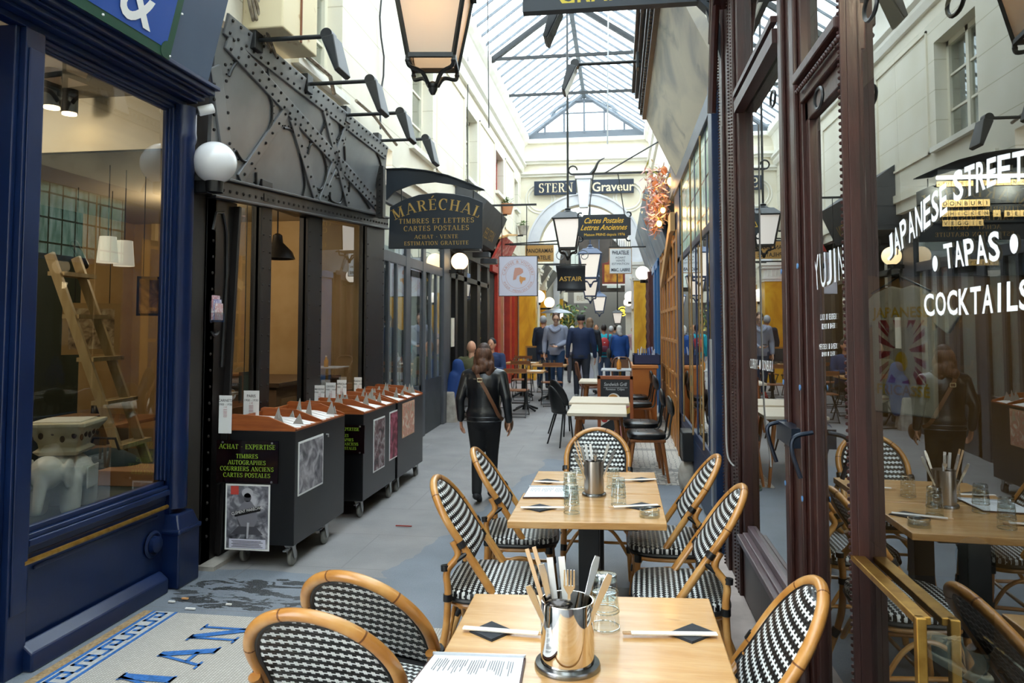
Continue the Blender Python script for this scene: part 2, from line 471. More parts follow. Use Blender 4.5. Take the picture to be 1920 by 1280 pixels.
# ------------------------------------------------------------------ floor: patched asphalt and paving slabs
def floor_material():
    g = NG('passage_paving', .62)
    x, y, z = g.xyz()
    n1 = g.noise(3.0, 6); n2 = g.noise(38.0, 5); n3 = g.noise(150.0, 3); n4 = g.noise(.8, 3)
    warm = g.ramp(n1, (.3, '#807d7c'), (.7, '#918d8c'))
    cool = g.ramp(n1, (.3, '#6b727b'), (.7, '#79808a'))
    # seam of the blue-grey asphalt patch wanders across the passage
    edge = g.math('ADD', g.math('MULTIPLY', y, .17), -2.45)
    wob = g.math('MULTIPLY', g.math('SUBTRACT', g.noise(1.7, 3), .5), .5)
    side = g.math('ADD', g.math('SUBTRACT', x, edge), wob)
    inpatch = g.math('MULTIPLY', g.math('GREATER_THAN', side, 0.0), g.math('LESS_THAN', y, g.math('ADD', 9.3, wob)))
    near = g.math('LESS_THAN', y, g.math('ADD', 4.95, g.math('MULTIPLY', wob, .3)))
    c = g.mix(g.math('MAXIMUM', inpatch, near), warm, cool)
    # joints of the paving slabs on the warm part
    br = g.n('ShaderNodeTexBrick'); br.inputs['Scale'].default_value = 1.0
    br.inputs['Brick Width'].default_value = 1.3; br.inputs['Row Height'].default_value = .85; br.inputs['Mortar Size'].default_value = .006
    g.l(g.tc.outputs['Object'], br.inputs['Vector'])
    joint = g.math('MULTIPLY', br.outputs['Fac'], g.math('SUBTRACT', 1.0, inpatch))
    c = g.mix(g.math('MULTIPLY', joint, .5), c, lin('#6a6766'))
    # black tar and water stains beside the first cart
    sx = g.math('SUBTRACT', x, -2.35); sy = g.math('SUBTRACT', y, 4.55)
    d = g.math('ADD', g.math('MULTIPLY', g.math('MULTIPLY', sx, sx), 2.2), g.math('MULTIPLY', g.math('MULTIPLY', sy, sy), 7.0))
    spot = g.math('SUBTRACT', 1.0, d, clamp=True)
    st = g.math('GREATER_THAN', g.math('MULTIPLY', g.math('MINIMUM', g.math('MULTIPLY', spot, 2.0), 1.0), g.noise(4.5, 9, g.mapping((1, 2.6, 1), (0, 0, .25)), rough=.62, dist=.7)), .5)
    c = g.mix(g.math('MULTIPLY', st, .95), c, lin('#0b0c0e'))
    # worn blotches
    bl = g.ramp(g.noise(1.4, 8, dist=.6), (.56, (0, 0, 0, 1)), (.68, (1, 1, 1, 1)))
    c = g.mix(g.math('MULTIPLY', bl, .22), c, lin('#6c6f74'))
    c = g.mix(g.math('MULTIPLY', g.ramp(n3, (.4, (0, 0, 0, 1)), (.7, (1, 1, 1, 1))), .25), c, lin('#a9adb2'))
    g.color(c)
    g.bump(g.math('ADD', n2, g.math('MULTIPLY', n3, .6)), .25, .006)
    g.setin(g.b.inputs['Roughness'], g.ramp(n4, (.3, (.42,) * 3 + (1,)), (.7, (.68,) * 3 + (1,))))
    return g.m
FZ = [(-7, 0), (7, 0), (17, .22), (46, .22)]
m = MB()
for (ya, za), (yb, zb) in zip(FZ[:-1], FZ[1:]):
    m.hexa([(-7, ya, za - .1), (6, ya, za - .1), (6, yb, zb - .1), (-7, yb, zb - .1)], [(-7, ya, za), (6, ya, za), (6, yb, zb), (-7, yb, zb)])
floor = struct(m.build('floor', floor_material()))

def tiles_material():
    g = NG('pale_mosaic_paving', .55)
    v = g.n('ShaderNodeTexVoronoi'); v.inputs['Scale'].default_value = 16; v.feature = 'DISTANCE_TO_EDGE'; v.inputs['Randomness'].default_value = .35
    g.l(g.tc.outputs['Object'], v.inputs['Vector'])
    c = g.ramp(v.outputs['Distance'], (.03, '#8a8680'), (.1, '#cfc9bf'))
    x, y, z = g.xyz()
    ring = g.math('LESS_THAN', g.math('FRACT', g.math('MULTIPLY', y, .8)), .12)
    g.color(g.mix(g.math('MULTIPLY', ring, .6), c, lin('#6f6d6c')))
    return g.m
fz_ = lambda y: .022 * (y - 7)
struct(MB().hexa([(-.02, 8.1, fz_(8.1)), (.95, 8.1, fz_(8.1)), (.95, 13.5, fz_(13.5)), (-.02, 13.5, fz_(13.5))], [(-.02, 8.1, fz_(8.1) + .006), (.95, 8.1, fz_(8.1) + .006), (.95, 13.5, fz_(13.5) + .006), (-.02, 13.5, fz_(13.5) + .006)]).build('floor_mosaic', tiles_material()))

# pale mosaic carpet with a blue key border and blue capitals, in front of the blue shop
def mosaic_material():
    g = NG('pale_tesserae', .6)
    br = g.n('ShaderNodeTexBrick'); br.offset = 0.0
    for k, v in (('Scale', 1.0), ('Brick Width', .0155), ('Row Height', .0155), ('Mortar Size', .0022), ('Bias', 0.0)): br.inputs[k].default_value = v
    br.inputs['Color1'].default_value = lin('#cfcbc4'); br.inputs['Color2'].default_value = lin('#bdb8b1'); br.inputs['Mortar'].default_value = lin('#8b8781')
    g.l(g.tc.outputs['Object'], br.inputs['Vector'])
    n = g.noise(3, 4)
    g.color(g.mix(g.math('MULTIPLY', n, .25), br.outputs['Color'], lin('#b0a698')))
    return g.m
MOS = mosaic_material()
MOSB = mat('blue_tesserae', '#3a71b8', .5, col2='#2f619f', scale=60, contrast=(.45, .55))
MOSO = mat('ochre_tesserae', '#b49a78', .6, col2='#8c7048', scale=70)
MOSG = mat('grey_tesserae', '#a9aaab', .6, col2='#bfbdb9', scale=70)
mos = struct(MB().box(-2.82, -.9, 1.2, 4.17, 0, .004).build('floor_carpet', MOS))
m = MB()
zt = .0065
m.box(-2.82, -2.765, 1.2, 4.17, .004, zt, 2)
m.box(-2.765, -2.60, 1.2, 4.17, .004, .0056, 3)
for x in (-2.752, -2.612): m.box(x - .009, x + .009, 1.2, 4.17, .0045, zt + .001, 0)
y = 4.15; k = .018                                      # running key pattern
while y > 1.3:
    a = y
    for (xa, xb, ya, yb) in ((-2.73, -2.728 + .018, a - .13, a), (-2.73, -2.655, a - .018, a), (-2.673, -2.655, a - .075, a), (-2.70, -2.655, a - .075, a - .057),
                             (-2.66, -2.642, a - .19, a - .12), (-2.73, -2.642, a - .13, a - .112)):
        m.box(xa, xb, ya, yb, .0045, zt + .001, 0)
    y -= .19
struct(m.build('border', [MOSB, MOSB, MOSO, MOSG], mos))
m = MB()
for ch, yy, xx in (('N', 3.92, -2.06), ('A', 3.63, -2.09), ('M', 3.30, -2.13), ('T', 2.97, -2.16), ('N', 2.68, -2.19), ('O', 2.39, -2.22), ('M', 2.06, -2.25)):
    m.text(ch, (xx, yy, .004), (0, 1, 0), (-1, 0, 0), .275, 0, font='serif', lift=.004, wide=.95, bold=.07)
m.build('lettering', MOSB, mos)

# ------------------------------------------------------------------ outer walls of the passage
def rendered_wall():
    """cream rendering with shallow courses"""
    g = NG('coursed_cream_render', .85)
    x, y, z = g.xyz()
    n = g.noise(1.6, 6); n2 = g.noise(.7, 5, g.mapping((1, 1.2, .25)))
    c = g.ramp(n, (.3, '#e6dfcc'), (.7, '#f0eadb'))
    c = g.mix(g.ramp(n2, (.58, (0, 0, 0, 1)), (.75, (.6, .6, .6, 1))), c, lin('#d4cbb9'))
    jz = g.math('FRACT', g.math('DIVIDE', g.math('ADD', z, .1), .42))
    j = g.math('LESS_THAN', jz, .03)
    g.color(g.mix(g.math('MULTIPLY', j, .45), c, lin('#a2946f')))
    g.bump(g.math('SUBTRACT', g.math('MULTIPLY', g.noise(25, 4), .3), j), .5, .01)
    return g.m
WALLM = rendered_wall()
def wall_x(mb, x, th, y0, y1, z0, z1, holes, mi=0):
    """a wall in the plane x (thickness th away from the passage) with rectangular openings (ya, yb, za, zb)"""
    ys = sorted({y0, y1, *[h[0] for h in holes], *[h[1] for h in holes]})
    zs = sorted({z0, z1, *[h[2] for h in holes], *[h[3] for h in holes]})
    for i in range(len(ys) - 1):
        for j in range(len(zs) - 1):
            cy, cz = (ys[i] + ys[i + 1]) / 2, (zs[j] + zs[j + 1]) / 2
            if any(h[0] < cy < h[1] and h[2] < cz < h[3] for h in holes): continue
            mb.box(x, x + th, ys[i], ys[i + 1], zs[j], zs[j + 1], mi)
WX = -2.75
HL = [(5.95, 7.05, 4.02, 5.5), (9.55, 10.75, 4.15, 5.6), (13.2, 14.3, 4.45, 5.75), (16.55, 17.7, 4.8, 5.75), (19.6, 20.3, 4.9, 5.7), (1.5, 2.7, 4.1, 5.6)]
m = MB(); wall_x(m, WX, -.35, -7, 8.75, 3.86, 6.6, HL[:1] + HL[5:]); wall_x(m, WX, -.35, 8.75, 21, 3.45, 6.6, HL[1:5])
wl = struct(m.build('wall_left', WALLM))
# windows set back in their openings
WFR = mat('cream_window_frame', '#ece6d2', .5)
REDFR = mat('red_window_frame', '#a8402f', .5)
NETC = mat('net_curtain', '#b9c0bd', .8)
for i, h in enumerate(HL):
    fr = WFR if i != 3 else REDFR
    m = MB(); X0 = WX - .22
    ya, yb, za, zb = h; t = .07
    for (a, b, c, d) in ((ya, ya + t, za, zb), (yb - t, yb, za, zb), (ya, yb, za, za + t), (ya, yb, zb - t, zb), ((ya + yb) / 2 - .04, (ya + yb) / 2 + .04, za, zb)):
        m.box(X0, X0 + .06, a, b, c, d)
    for zz in (za + (zb - za) / 3, za + 2 * (zb - za) / 3): m.box(X0 + .01, X0 + .045, ya, yb, zz - .015, zz + .015)
    w = struct(m.build('window_%d' % (i + 1), fr))
    struct(MB().box(X0 + .02, X0 + .026, ya + .01, yb - .01, za + .01, zb - .01).build('window_pane', PANE, w))
    struct(MB().box(X0 - .12, X0 - .1, ya - .1, yb + .1, za - .1, zb + .1).build('net_curtain', NETC, w))
    struct(MB().box(WX - .2, WX + .07, ya - .06, yb + .06, za - .07, za).build('window_sill', WHITE_PL, w))
# moulding, cove and gutter under the glass roof, both sides
def extrude_y(mb, prof, y0, y1, mi=0):
    n = len(prof)
    vs = [(x, y0, z) for x, z in prof] + [(x, y1, z) for x, z in prof]
    fs = [(i, (i + 1) % n, n + (i + 1) % n, n + i) for i in range(n)] + [tuple(range(n - 1, -1, -1)), tuple(range(n, 2 * n))]
    return mb.add(vs, fs, mi)
def cornice(side):
    X = lambda d: (WX + d) if side < 0 else (.98 - d)
    pr = [(-.05, 6.1), (.06, 6.1), (.1, 6.2), (.1, 6.26), (.16, 6.3), (.16, 6.36), (.05, 6.42)] + \
         [(.05 + .12 * (1 - math.cos(a)), 6.42 + .5 * math.sin(a)) for a in [R(t) for t in (15, 30, 45, 60, 75, 90)]] + [(.24, 6.98), (.24, 7.16), (-.05, 7.16)]
    return extrude_y(MB(), [(X(a), z) for a, z in pr], -7, 21)
struct(cornice(-1).build('trim_1', WHITE_PL))
struct(cornice(1).build('trim_2', WHITE_PL))
m = MB(); wall_x(m, .98, .35, -7, 21, 3.0, 6.6, [(9.9, 10.9, 4.3, 5.6), (13.6, 14.6, 4.5, 5.7)])
struct(m.build('wall_right', WALLM))
struct(MB().box(.99, 1.6, 9.7, 11.1, 4.2, 5.7).box(1.2, 1.25, 13.5, 14.7, 4.4, 5.8).build('wall_recess', NETC))
struct(MB().box(-6.5, 5, -7.3, -7, -.1, 9).build('wall_back', CREAM))
# raised panels and grooves on the upper left wall
m = MB()
for (a, b) in ((10.95, 13.0), (14.5, 16.3), (17.9, 19.4)):
    for (p, q, r_, s_) in ((a, b, 4.1, 4.13), (a, b, 5.82, 5.85), (a, a + .03, 4.1, 5.85), (b - .03, b, 4.1, 5.85)): m.box(WX, WX + .025, p, q, r_, s_)
m.box(WX, WX + .04, 9.1, 21, 3.62, 3.74)
struct(m.build('trim_3', CREAM))
# hanging power cables on the left wall
cb = MB()
P = [V((WX + .05 + .015 * math.sin(i * 1.7), 8.15 + .06 * math.sin(i * .9), 6.6 - i * .22)) for i in range(13)]
cb.tube(P, .011, 6)
o = tag(cb.build('power_cable', BLACK), 'thin black cable running down the cream wall behind the big lantern', 'cable')
cb = MB(); P = [V((WX + .06, 13.05 + .02 * math.sin(i), 6.9 - i * .3)) for i in range(13)]
cb.tube(P, .009, 5)
tag(cb.build('power_cable', BLACK), 'thin cable down the cream wall between the recessed window and the red framed one', 'cable')

# ------------------------------------------------------------------ glass roof
RX0, RX1, RZ, RAX, RAZ = -2.55, .76, 7.14, -.93, 8.32
roof = MB()
for sgn, xe in ((0, RX0), (1, RX1)):
    roof.slab([(xe, -7, RZ), (xe, 21, RZ), (RAX, 21, RAZ), (RAX, -7, RAZ)], (0, 0, .012))
ceil = struct(roof.build('ceiling', PANE_ROOF))
m = MB()
y = -6.8
while y < 21:
    for xe in (RX0, RX1): m.bar((xe, y, RZ - .02), (RAX, y, RAZ - .02), .028, .045)
    y += .46
struct(m.build('glazing_bars', IRON_R, ceil))
struct(MB().box(RAX - .05, RAX + .05, -7, 21, RAZ - .1, RAZ + .03).build('ridge_beam', IRON_R, ceil))
for yy in (-1.5, 4.6, 10.6, 14.6, 17.0):
    struct(MB().bar((RX0, yy, RZ - .02), (RX1, yy, RZ - .02), .05, .06).build('tie_beam', DKIRON, ceil))
    if yy in (14.6, 4.6, -1.5):
        struct(MB().bar((RX0, yy, RZ - .06), (RAX, yy, RAZ - .1), .08, .1).bar((RX1, yy, RZ - .06), (RAX, yy, RAZ - .1), .08, .1).build('rafter', DKIRON, ceil))
struct(MB().bar((-1.7, 13.0, 7.70), (RX1 - .5, 13.0, 7.70), .025, .025).tube([(-1.05, 13.0, 7.85), (-1.05, 13, 7.55)], .04, 6).bar((-1.25, 13, 7.72), (-.85, 13, 7.72), .04, .05).build('tie_rod', DKIRON, ceil))
# glazed gable at the far end with its arched iron and mullions
EY = 21.0
m = MB()
m.box(RX0 - .1, RX1 + .1, EY - .1, EY + .08, 7.06, 7.26)
pts = [V((RAX + .92 * math.cos(t), EY - .05, 7.72 + .42 * math.sin(t))) for t in [PI - PI * i / 12 for i in range(13)]]
m.tube(pts, .07, 6, flat=.8)
m.bar((RX0, EY - .05, RZ), (RAX, EY - .05, RAZ), .1, .12); m.bar((RX1, EY - .05, RZ), (RAX, EY - .05, RAZ), .1, .12)
for xx in (-2.05, -1.5, -.93, -.36, .2):
    m.bar((xx, EY - .08, 7.2), (xx, EY - .08, RAZ - abs(xx - RAX) * .72), .06, .06)
m.bar((-1.9, EY - .08, 7.78), (0, EY - .08, 7.78), .04, .04)
struct(m.build('gable_frame', mat('gable_iron', '#5b6168', .6), ceil))
struct(MB().slab([(RX0, EY, 7.2), (RX1, EY, 7.2), (RAX, EY, RAZ)], (0, .012, 0)).build('gable_pane', PANE_ROOF, ceil))

# ------------------------------------------------------------------ end wall with the arch and the second passage beyond
AX, AR, ASZ = -.95, 1.32, 3.86
m = MB()
arc = [(AX + AR * math.cos(PI - PI * i / 28), ASZ + AR * math.sin(PI - PI * i / 28)) for i in range(29)]
Y0, Y1 = EY, EY + .5
TOPZ = 7.1
left, right = WX - .4, 1.4
front = []
def strip(poly):
    m.slab([(x, Y0, z) for x, z in poly], (0, Y1 - Y0, 0))
strip([(left, 0), (AX - AR, 0), (AX - AR, ASZ), (left, ASZ)]); strip([(AX + AR, 0), (right, 0), (right, ASZ), (AX + AR, ASZ)])
strip([(left, ASZ), arc[0], (AX - AR, TOPZ), (left, TOPZ)]); strip([arc[-1], (right, ASZ), (right, TOPZ), (AX + AR, TOPZ)])
for i in range(28): strip([arc[i], arc[i + 1], (arc[i + 1][0], TOPZ), (arc[i][0], TOPZ)])
wf = struct(m.build('wall_far', CREAM))
def arch_band(r0, r1, ya, yb, cz=ASZ, cx=AX, n=32):
    mb = MB(); A = [PI - PI * i / n for i in range(n + 1)]
    for i in range(n):
        q = [(cx + r * math.cos(a), cz + r * math.sin(a)) for r, a in ((r0, A[i]), (r1, A[i]), (r1, A[i + 1]), (r0, A[i + 1]))]
        mb.slab([(x, ya, z) for x, z in q], (0, yb - ya, 0))
    for sg in (-1, 1): mb.box(cx + sg * r0, cx + sg * r1, ya, yb, 2.2, cz)
    return mb
struct(arch_band(AR - .02, AR + .26, EY - .09, EY + .02).build('arch_moulding', GREYMOULD, wf))
struct(arch_band(AR + .26, AR + .31, EY - .13, EY + .02).build('arch_moulding', GREYMOULD, wf))
m = MB(); m.hexa([(AX - .12, EY - .2, 5.05), (AX + .12, EY - .2, 5.05), (AX + .12, EY, 5.05), (AX - .12, EY, 5.05)], [(AX - .2, EY - .22, 5.86), (AX + .2, EY - .22, 5.86), (AX + .2, EY, 5.86), (AX - .2, EY, 5.86)])
m.box(AX - .24, AX + .24, EY - .26, EY, 5.86, 5.94)
struct(m.build('keystone', GREYMOULD, wf, bevel=.015))
m = MB()
for (za, zb, d) in ((5.98, 6.05, .08), (6.05, 6.12, .14), (6.35, 6.42, .1), (6.42, 6.5, .18), (6.95, 7.06, .14)): m.box(left + .4, .98, EY - d, EY, za, zb)
for sx in (-1, 1):                                       # round spandrel mouldings
    c = V((AX + sx * 1.25, EY - .01, 5.35))
    for rr in (.42, .34): m.tube([c + V((rr * math.cos(a), 0, rr * math.sin(a))) for a in [2 * PI * i / 24 for i in range(24)]], .022, 6, closed=True)
struct(m.build('cornice_moulding', WHITE_PL, wf))
# second arch behind
def arched_wall(Yw, r, name):
    mm = MB(); aa = [(AX + r * math.cos(PI - PI * i / 24), ASZ + .1 + r * math.sin(PI - PI * i / 24)) for i in range(25)]
    def st(poly): mm.slab([(x, Yw, z) for x, z in poly], (0, .3, 0))
    st([(left, 0), (AX - r, 0), (AX - r, ASZ + .1), (left, ASZ + .1)]); st([(AX + r, 0), (right, 0), (right, ASZ + .1), (AX + r, ASZ + .1)])
    st([(left, ASZ + .1), aa[0], (AX - r, TOPZ), (left, TOPZ)]); st([aa[-1], (right, ASZ + .1), (right, TOPZ), (AX + r, TOPZ)])
    for i in range(24): st([aa[i], aa[i + 1], (aa[i + 1][0], TOPZ), (aa[i][0], TOPZ)])
    return struct(mm.build(name, WHITE_PL))
w2 = arched_wall(27.0, 1.2, 'wall_inner')
struct(arch_band(1.18, 1.4, 26.9, 27.02, ASZ + .1).build('arch_moulding', GREYMOULD, w2))
# STERN / Graveur name boards on the far wall, one either side of the keystone
NAVY = mat('navy_sign_paint', '#1e2a3c', .5)
def board(name, label, x0, x1, z0, z1, txt, wide):
    o = MB().box(x0, x1, EY - .14, EY - .1, z0, z1).build(name, NAVY, None, bevel=.008)
    tag(o, label, 'sign')
    MB().text(txt[0], ((x0 + x1) / 2 + txt[1], EY - .14, z0 + (z1 - z0) * .17), (1, 0, 0), (0, 0, 1), (z1 - z0) * .66, 0, font=txt[2], wide=wide, lift=.004, bold=.02 if txt[2] == 'sans' else 0).build('lettering', CREAMTX, o)
    return o
board('name_board', 'dark navy board with cream capitals STERN left of the keystone', -2.36, -1.16, 5.44, 5.84, ('STERN', .02, 'serif'), .95)
board('name_board', 'dark navy board reading Graveur right of the keystone', -.72, .45, 5.44, 5.84, ('Graveur', 0, 'sans'), .95)

# passage beyond: lintel walls, yellow marble pilasters, dark gallery at the end
YM = NG('yellow_marble', .35)
c_ = YM.ramp(YM.noise(2.2, 8, YM.mapping((1, 1, .5), (.5, 0, .3)), dist=1.6), (.3, '#f0bf3a'), (.52, '#e3a82a'), (.7, '#c98a1c'))
YM.color(c_); YM = YM.m
for sx, nm in ((-1, 'wall_far_left'), (1, 'wall_far_right')):
    x0 = -2.7 if sx < 0 else .82
    struct(MB().box(x0, x0 + sx * .4, 21.5, 44, 3.0, 7.1).build(nm, CREAM))
    struct(MB().box(x0 + sx * .45, x0 + sx * .5, 21.5, 44, 0, 3.0).build(nm, DARKIN))
m = MB(); m.slab([(-3.2, 21.4, 7.1), (1.4, 21.4, 7.1), (1.4, 44, 7.1), (-3.2, 44, 7.1)], (0, 0, .02))
c2 = struct(m.build('ceiling', PANE_ROOF))
m = MB()
for i in range(18): m.box(-3.2, 1.4, 21.8 + i * .6, 21.83 + i * .6, 7.04, 7.12)
struct(m.build('glazing_bars', IRON_R, c2))
struct(MB().box(-3.5, 1.8, 33, 35, 6.2, 6.35).build('ceiling_slab', CREAM))
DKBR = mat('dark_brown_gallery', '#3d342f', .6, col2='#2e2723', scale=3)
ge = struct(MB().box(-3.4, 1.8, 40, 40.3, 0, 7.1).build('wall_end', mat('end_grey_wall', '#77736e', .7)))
m = MB().box(-2.7, .9, 33.0, 33.6, 3.25, 6.2)
for i in range(6): m.box(-2.4 + i * .55, -2.36 + i * .55, 32.96, 33, 3.3, 6.1)
struct(m.build('gallery_front', DKBR, ge))
struct(MB().box(-2.1, -1.75, 32.9, 32.96, 4.4, 5.6).box(-.5, .1, 32.92, 32.98, 3.4, 4.3).box(-1.5, -.9, 32.92, 32.98, 3.4, 4.3).build('window_pane', NETC, ge))
# pilasters
pil = 0
def pilaster(x0, x1, y0, y1, z1, label, mtl=YM):
    t = thing('pilaster', label, 'pilaster', ((x0 + x1) / 2, (y0 + y1) / 2, 0), group='yellow marble pilasters')
    cx, cy = (x0 + x1) / 2, (y0 + y1) / 2; a, b = (x1 - x0) / 2, (y1 - y0) / 2
    MB().box(-a, a, -b, b, .18, z1).build('shaft', mtl, t, bevel=.01)
    MB().box(-a - .03, a + .03, -b - .03, b + .03, 0, .18).build('base', STONE, t)
    m = MB()
    for k, (d, za, zb) in enumerate(((.02, 0, .06), (.04, .06, .12), (.02, .12, .34), (.07, .34, .42), (.1, .42, .5))): m.box(-a - d, a + d, -b - d, b + d, z1 + za, z1 + zb)
    for k in range(5): m.box(-a - .05 + k * (2 * a + .06) / 5, -a - .02 + k * (2 * a + .06) / 5, -b - .055, -b - .02, z1 + .14, z1 + .32)
    m.build('capital', WHITE_PL, t)
    return t
pilaster(-2.74, -2.28, 20.45, 20.95, 2.9, 'wide yellow marble pilaster left of the arch, beside the red shop')
pilaster(-2.66, -2.34, 21.6, 22.3, 2.9, 'yellow marble pilaster just inside the arch on the left, behind the hoodie man')
pilaster(.42, .74, 20.4, 20.9, 2.95, 'yellow marble pilaster right of the arch under the white globe')
for i, yy in enumerate((24.4, 27.6, 30.0, 32.2)):
    pilaster(-2.68, -2.4, yy, yy + .4, 2.9, ['first', 'second', 'third', 'fourth'][i] + ' yellow pilaster beyond the arch along the left shop row')
pilaster(.5, .8, 25.6, 26.0, 2.9, 'yellow pilaster beyond the arch on the right, behind the red columns')
# ------------------------------------------------------------------ helpers for flat things placed on a plane
def onplane(u, v, p0, nrm):
    d = ray(u, v); p0, nrm = V(p0), V(nrm)
    return CAM_C + d * ((p0 - CAM_C).dot(nrm) / d.dot(nrm))
def rivet(mb, p, r=.011, mi=0): mb.ball(p, r, 6, 4, mi)
def rivets(mb, a, b, n, r=.011, mi=0):
    a, b = V(a), V(b)
    for i in range(n): rivet(mb, a.lerp(b, (i + .5) / n), r, mi)
def lamp_light(name, p, energy, col=(1, .8, .55), r=.05):
    l = bpy.data.lights.new(name, 'POINT'); l.energy = energy; l.color = col; l.shadow_soft_size = r
    o = bpy.data.objects.new(name, l); COL.objects.link(o); o.location = p; return o
GLOBE_OFF = mat('opal_glass', '#eeeef0', .18, coat=.5)
GLOBE_ON = mat('opal_glass_lit', '#fff2dd', .3, emit='#ffd9a0', estr=2.2)
BULB = mat('lit_bulb', '#ffe7b0', .3, emit='#ffb648', estr=14.0)
BULBW = mat('lit_warm_white_spot', '#fff0d0', .3, emit='#ffdca0', estr=16.0)

# ================================================================== the blue shop on the left
bs = thing('shopfront', 'deep blue painted shopfront with a tall display window and brass sill rail', 'shopfront', (-2.95, 3.9, 0))
def part(mb, name, m, root, **k):
    """geometry written in world coordinates, hung under root"""
    o = mb.build(name, m, None, **k)
    o.parent = root
    o.matrix_parent_inverse = Matrix.Translation(-V(root.location))
    return o
m = MB()
m.box(-3.0, -2.95, 3.36, 4.55, 0, .56)
m.box(-2.95, -2.935, 3.44, 4.46, .47, .49)
part(m, 'base_panel', BLUE, bs, bevel=.006)
m = MB(); m.slab([(-2.93, 3.36, 0), (-2.865, 3.36, 0), (-2.865, 3.36, .09), (-2.93, 3.36, .14)], (0, 1.12, 0)); part(m, 'plinth', BLUE, bs, bevel=.01)
m = MB()
for (d, za, zb) in ((.01, .56, .6), (.035, .6, .635), (.02, .635, .66), (-.01, .66, .69)): m.box(-3.0, -2.95 + d, 3.38, 4.55, za, zb)
part(m, 'sill', BLUE, bs, bevel=.006)
part(MB().tube([(-2.915, 3.34, .532), (-2.915, 4.52, .532)], .014, 8), 'sill_rail', BRASS, bs)
m = MB()
for t, d in ((.0, .0), (.025, -.012), (.045, -.024)):
    a, b, c, e = 3.37 + t * .5, 4.57 - t, .69 + t * .3, 3.2 - t * .7
    x1 = -2.95 + d
    m.box(-3.0, x1, a, a + .02, c, e); m.box(-3.0, x1, b - .028, b, c, e); m.box(-3.0, x1, a, b, e - .03, e)
part(m, 'window_frame', BLUE, bs, bevel=.005)
part(MB().box(-2.988, -2.982, 3.38, 4.53, .68, 3.18), 'window_pane', PANE, bs)
m = MB().box(-3.0, -2.915, 3.25, 3.375, 0, 3.2).box(-2.915, -2.905, 3.265, 3.36, .3, 3.1)
part(m, 'stile', BLUE, bs, bevel=.008)
# round iron boss on the panel
c = atX(284, 1020, -2.95)
part(MB().lathe([(.075, 0), (.085, .012), (.07, .022), (.062, .02), (.058, .012), (.052, .012), (.05, .045), (.04, .052), (0, .052)], c, 24, axis=(1, 0, 0)), 'boss', BLUE, bs)
# engaged column with pedestal
m = MB(); cy = 4.65
m.lathe([(.06, .5), (.06, 2.95), (.068, 2.97), (.07, 3.0), (.066, 3.03), (.066, 3.2)], (-2.93, cy, 0), 24, sx=1.0, sy=1.2)
m.box(-3.0, -2.93, cy - .085, cy + .085, .4, 3.2)
part(m, 'column', BLUE, bs)
m = MB().box(-3.0, -2.83, cy - .12, cy + .12, 0, .37)
m.hexa([(-3.0, cy - .12, .37), (-2.83, cy - .12, .37), (-2.83, cy + .12, .37), (-3.0, cy + .12, .37)], [(-3.0, cy - .09, .47), (-2.865, cy - .09, .47), (-2.865, cy + .09, .47), (-3.0, cy + .09, .47)])
m.box(-3.0, -2.82, cy - .13, cy + .13, .345, .38)
part(m, 'pedestal', BLUE, bs, bevel=.012)
struct(MB().box(-3.1, -2.935, 4.7, 4.95, 0, 4.6).build('wall_pier', DARKIN))
# door bay at the very left edge
m = MB().box(-3.3, -3.2, 1.2, 3.2, 0, 1.0).box(-3.3, -3.18, 1.2, 3.2, 2.5, 2.62).box(-3.3, -3.18, 3.12, 3.25, 0, 3.2).box(-3.3, -3.18, 1.2, 1.3, 0, 3.2).box(-3.3, -3.18, 2.1, 2.2, 0, 2.5).box(-3.2, -2.95, 3.22, 3.25, 0, 3.2)
dl = part(m, 'door', BLUE, bs, bevel=.006)
part(MB().box(-3.26, -3.254, 1.2, 3.2, 1, 3.2), 'door_pane', PANE, bs)
# cornice and leaning fascia with the painted signboard
m = MB()
for (d, za, zb) in ((.03, 3.2, 3.235), (.09, 3.235, 3.255), (.13, 3.255, 3.285), (.16, 3.285, 3.3), (.19, 3.3, 3.335), (.22, 3.335, 3.36)):
    m.box(-3.0, -2.955 + d, 1.2, 4.64 + d * .5, za, zb)
part(m, 'cornice', BLUE, bs, bevel=.004)
P0 = V((-2.74, 4.6, 3.36)); P1 = atY(428, 0, 4.6)
fd = (P1 - P0).normalized(); ft = P0 + fd * 1.15
fn = V((0, 1, 0)).cross(fd); fn = fn if fn.x > 0 else -fn
m = MB().hexa([P0 - V((.3, 0, 0)), P0, P0 - V((0, 3.4, 0)), P0 - V((.3, 3.4, 0))], [ft - V((.6, 0, 0)), ft, ft - V((0, 3.4, 0)), ft - V((.6, 3.4, 0))])
part(m, 'fascia', GREYBLUE, bs)
A = onplane(312, 112, P0, fn); B = onplane(343, 0, P0, fn)
up = fd; ys = A.y
m = MB(); q = lambda yy, s: P0 + V((0, yy - P0.y, 0)) + fd * s
s0 = (A - P0).dot(fd)
m.slab([q(ys, s0), q(1.3, s0), q(1.3, 1.05), q(ys, 1.05)], fn * .02)
sg = part(m, 'signboard', mat('dark_green_paint', '#1d4a38', .5), bs)
BLSIGN = mat('cobalt_sign_paint', '#2450a6', .45)
m = MB().slab([q(ys - .06, s0 + .055), q(1.36, s0 + .055), q(1.36, 1.0), q(ys - .06, 1.0)], fn * .022)
part(m, 'sign_field', BLSIGN, bs)
m = MB().lathe([(.05, 0), (.05, .024), (0, .024)], q(ys - .055, s0 + .05), 16, axis=fn)
part(m, 'sign_corner', MATS['dark_green_paint'], bs)
c = onplane(243, 38, P0, fn)
part(MB().text('&', c, (0, 1, 0), fd, .34, lift=.026, bold=.01).text('Cie', c - V((0, .62, 0)), (0, 1, 0), fd, .34, lift=.026), 'lettering', WHITE, bs)
m = MB()
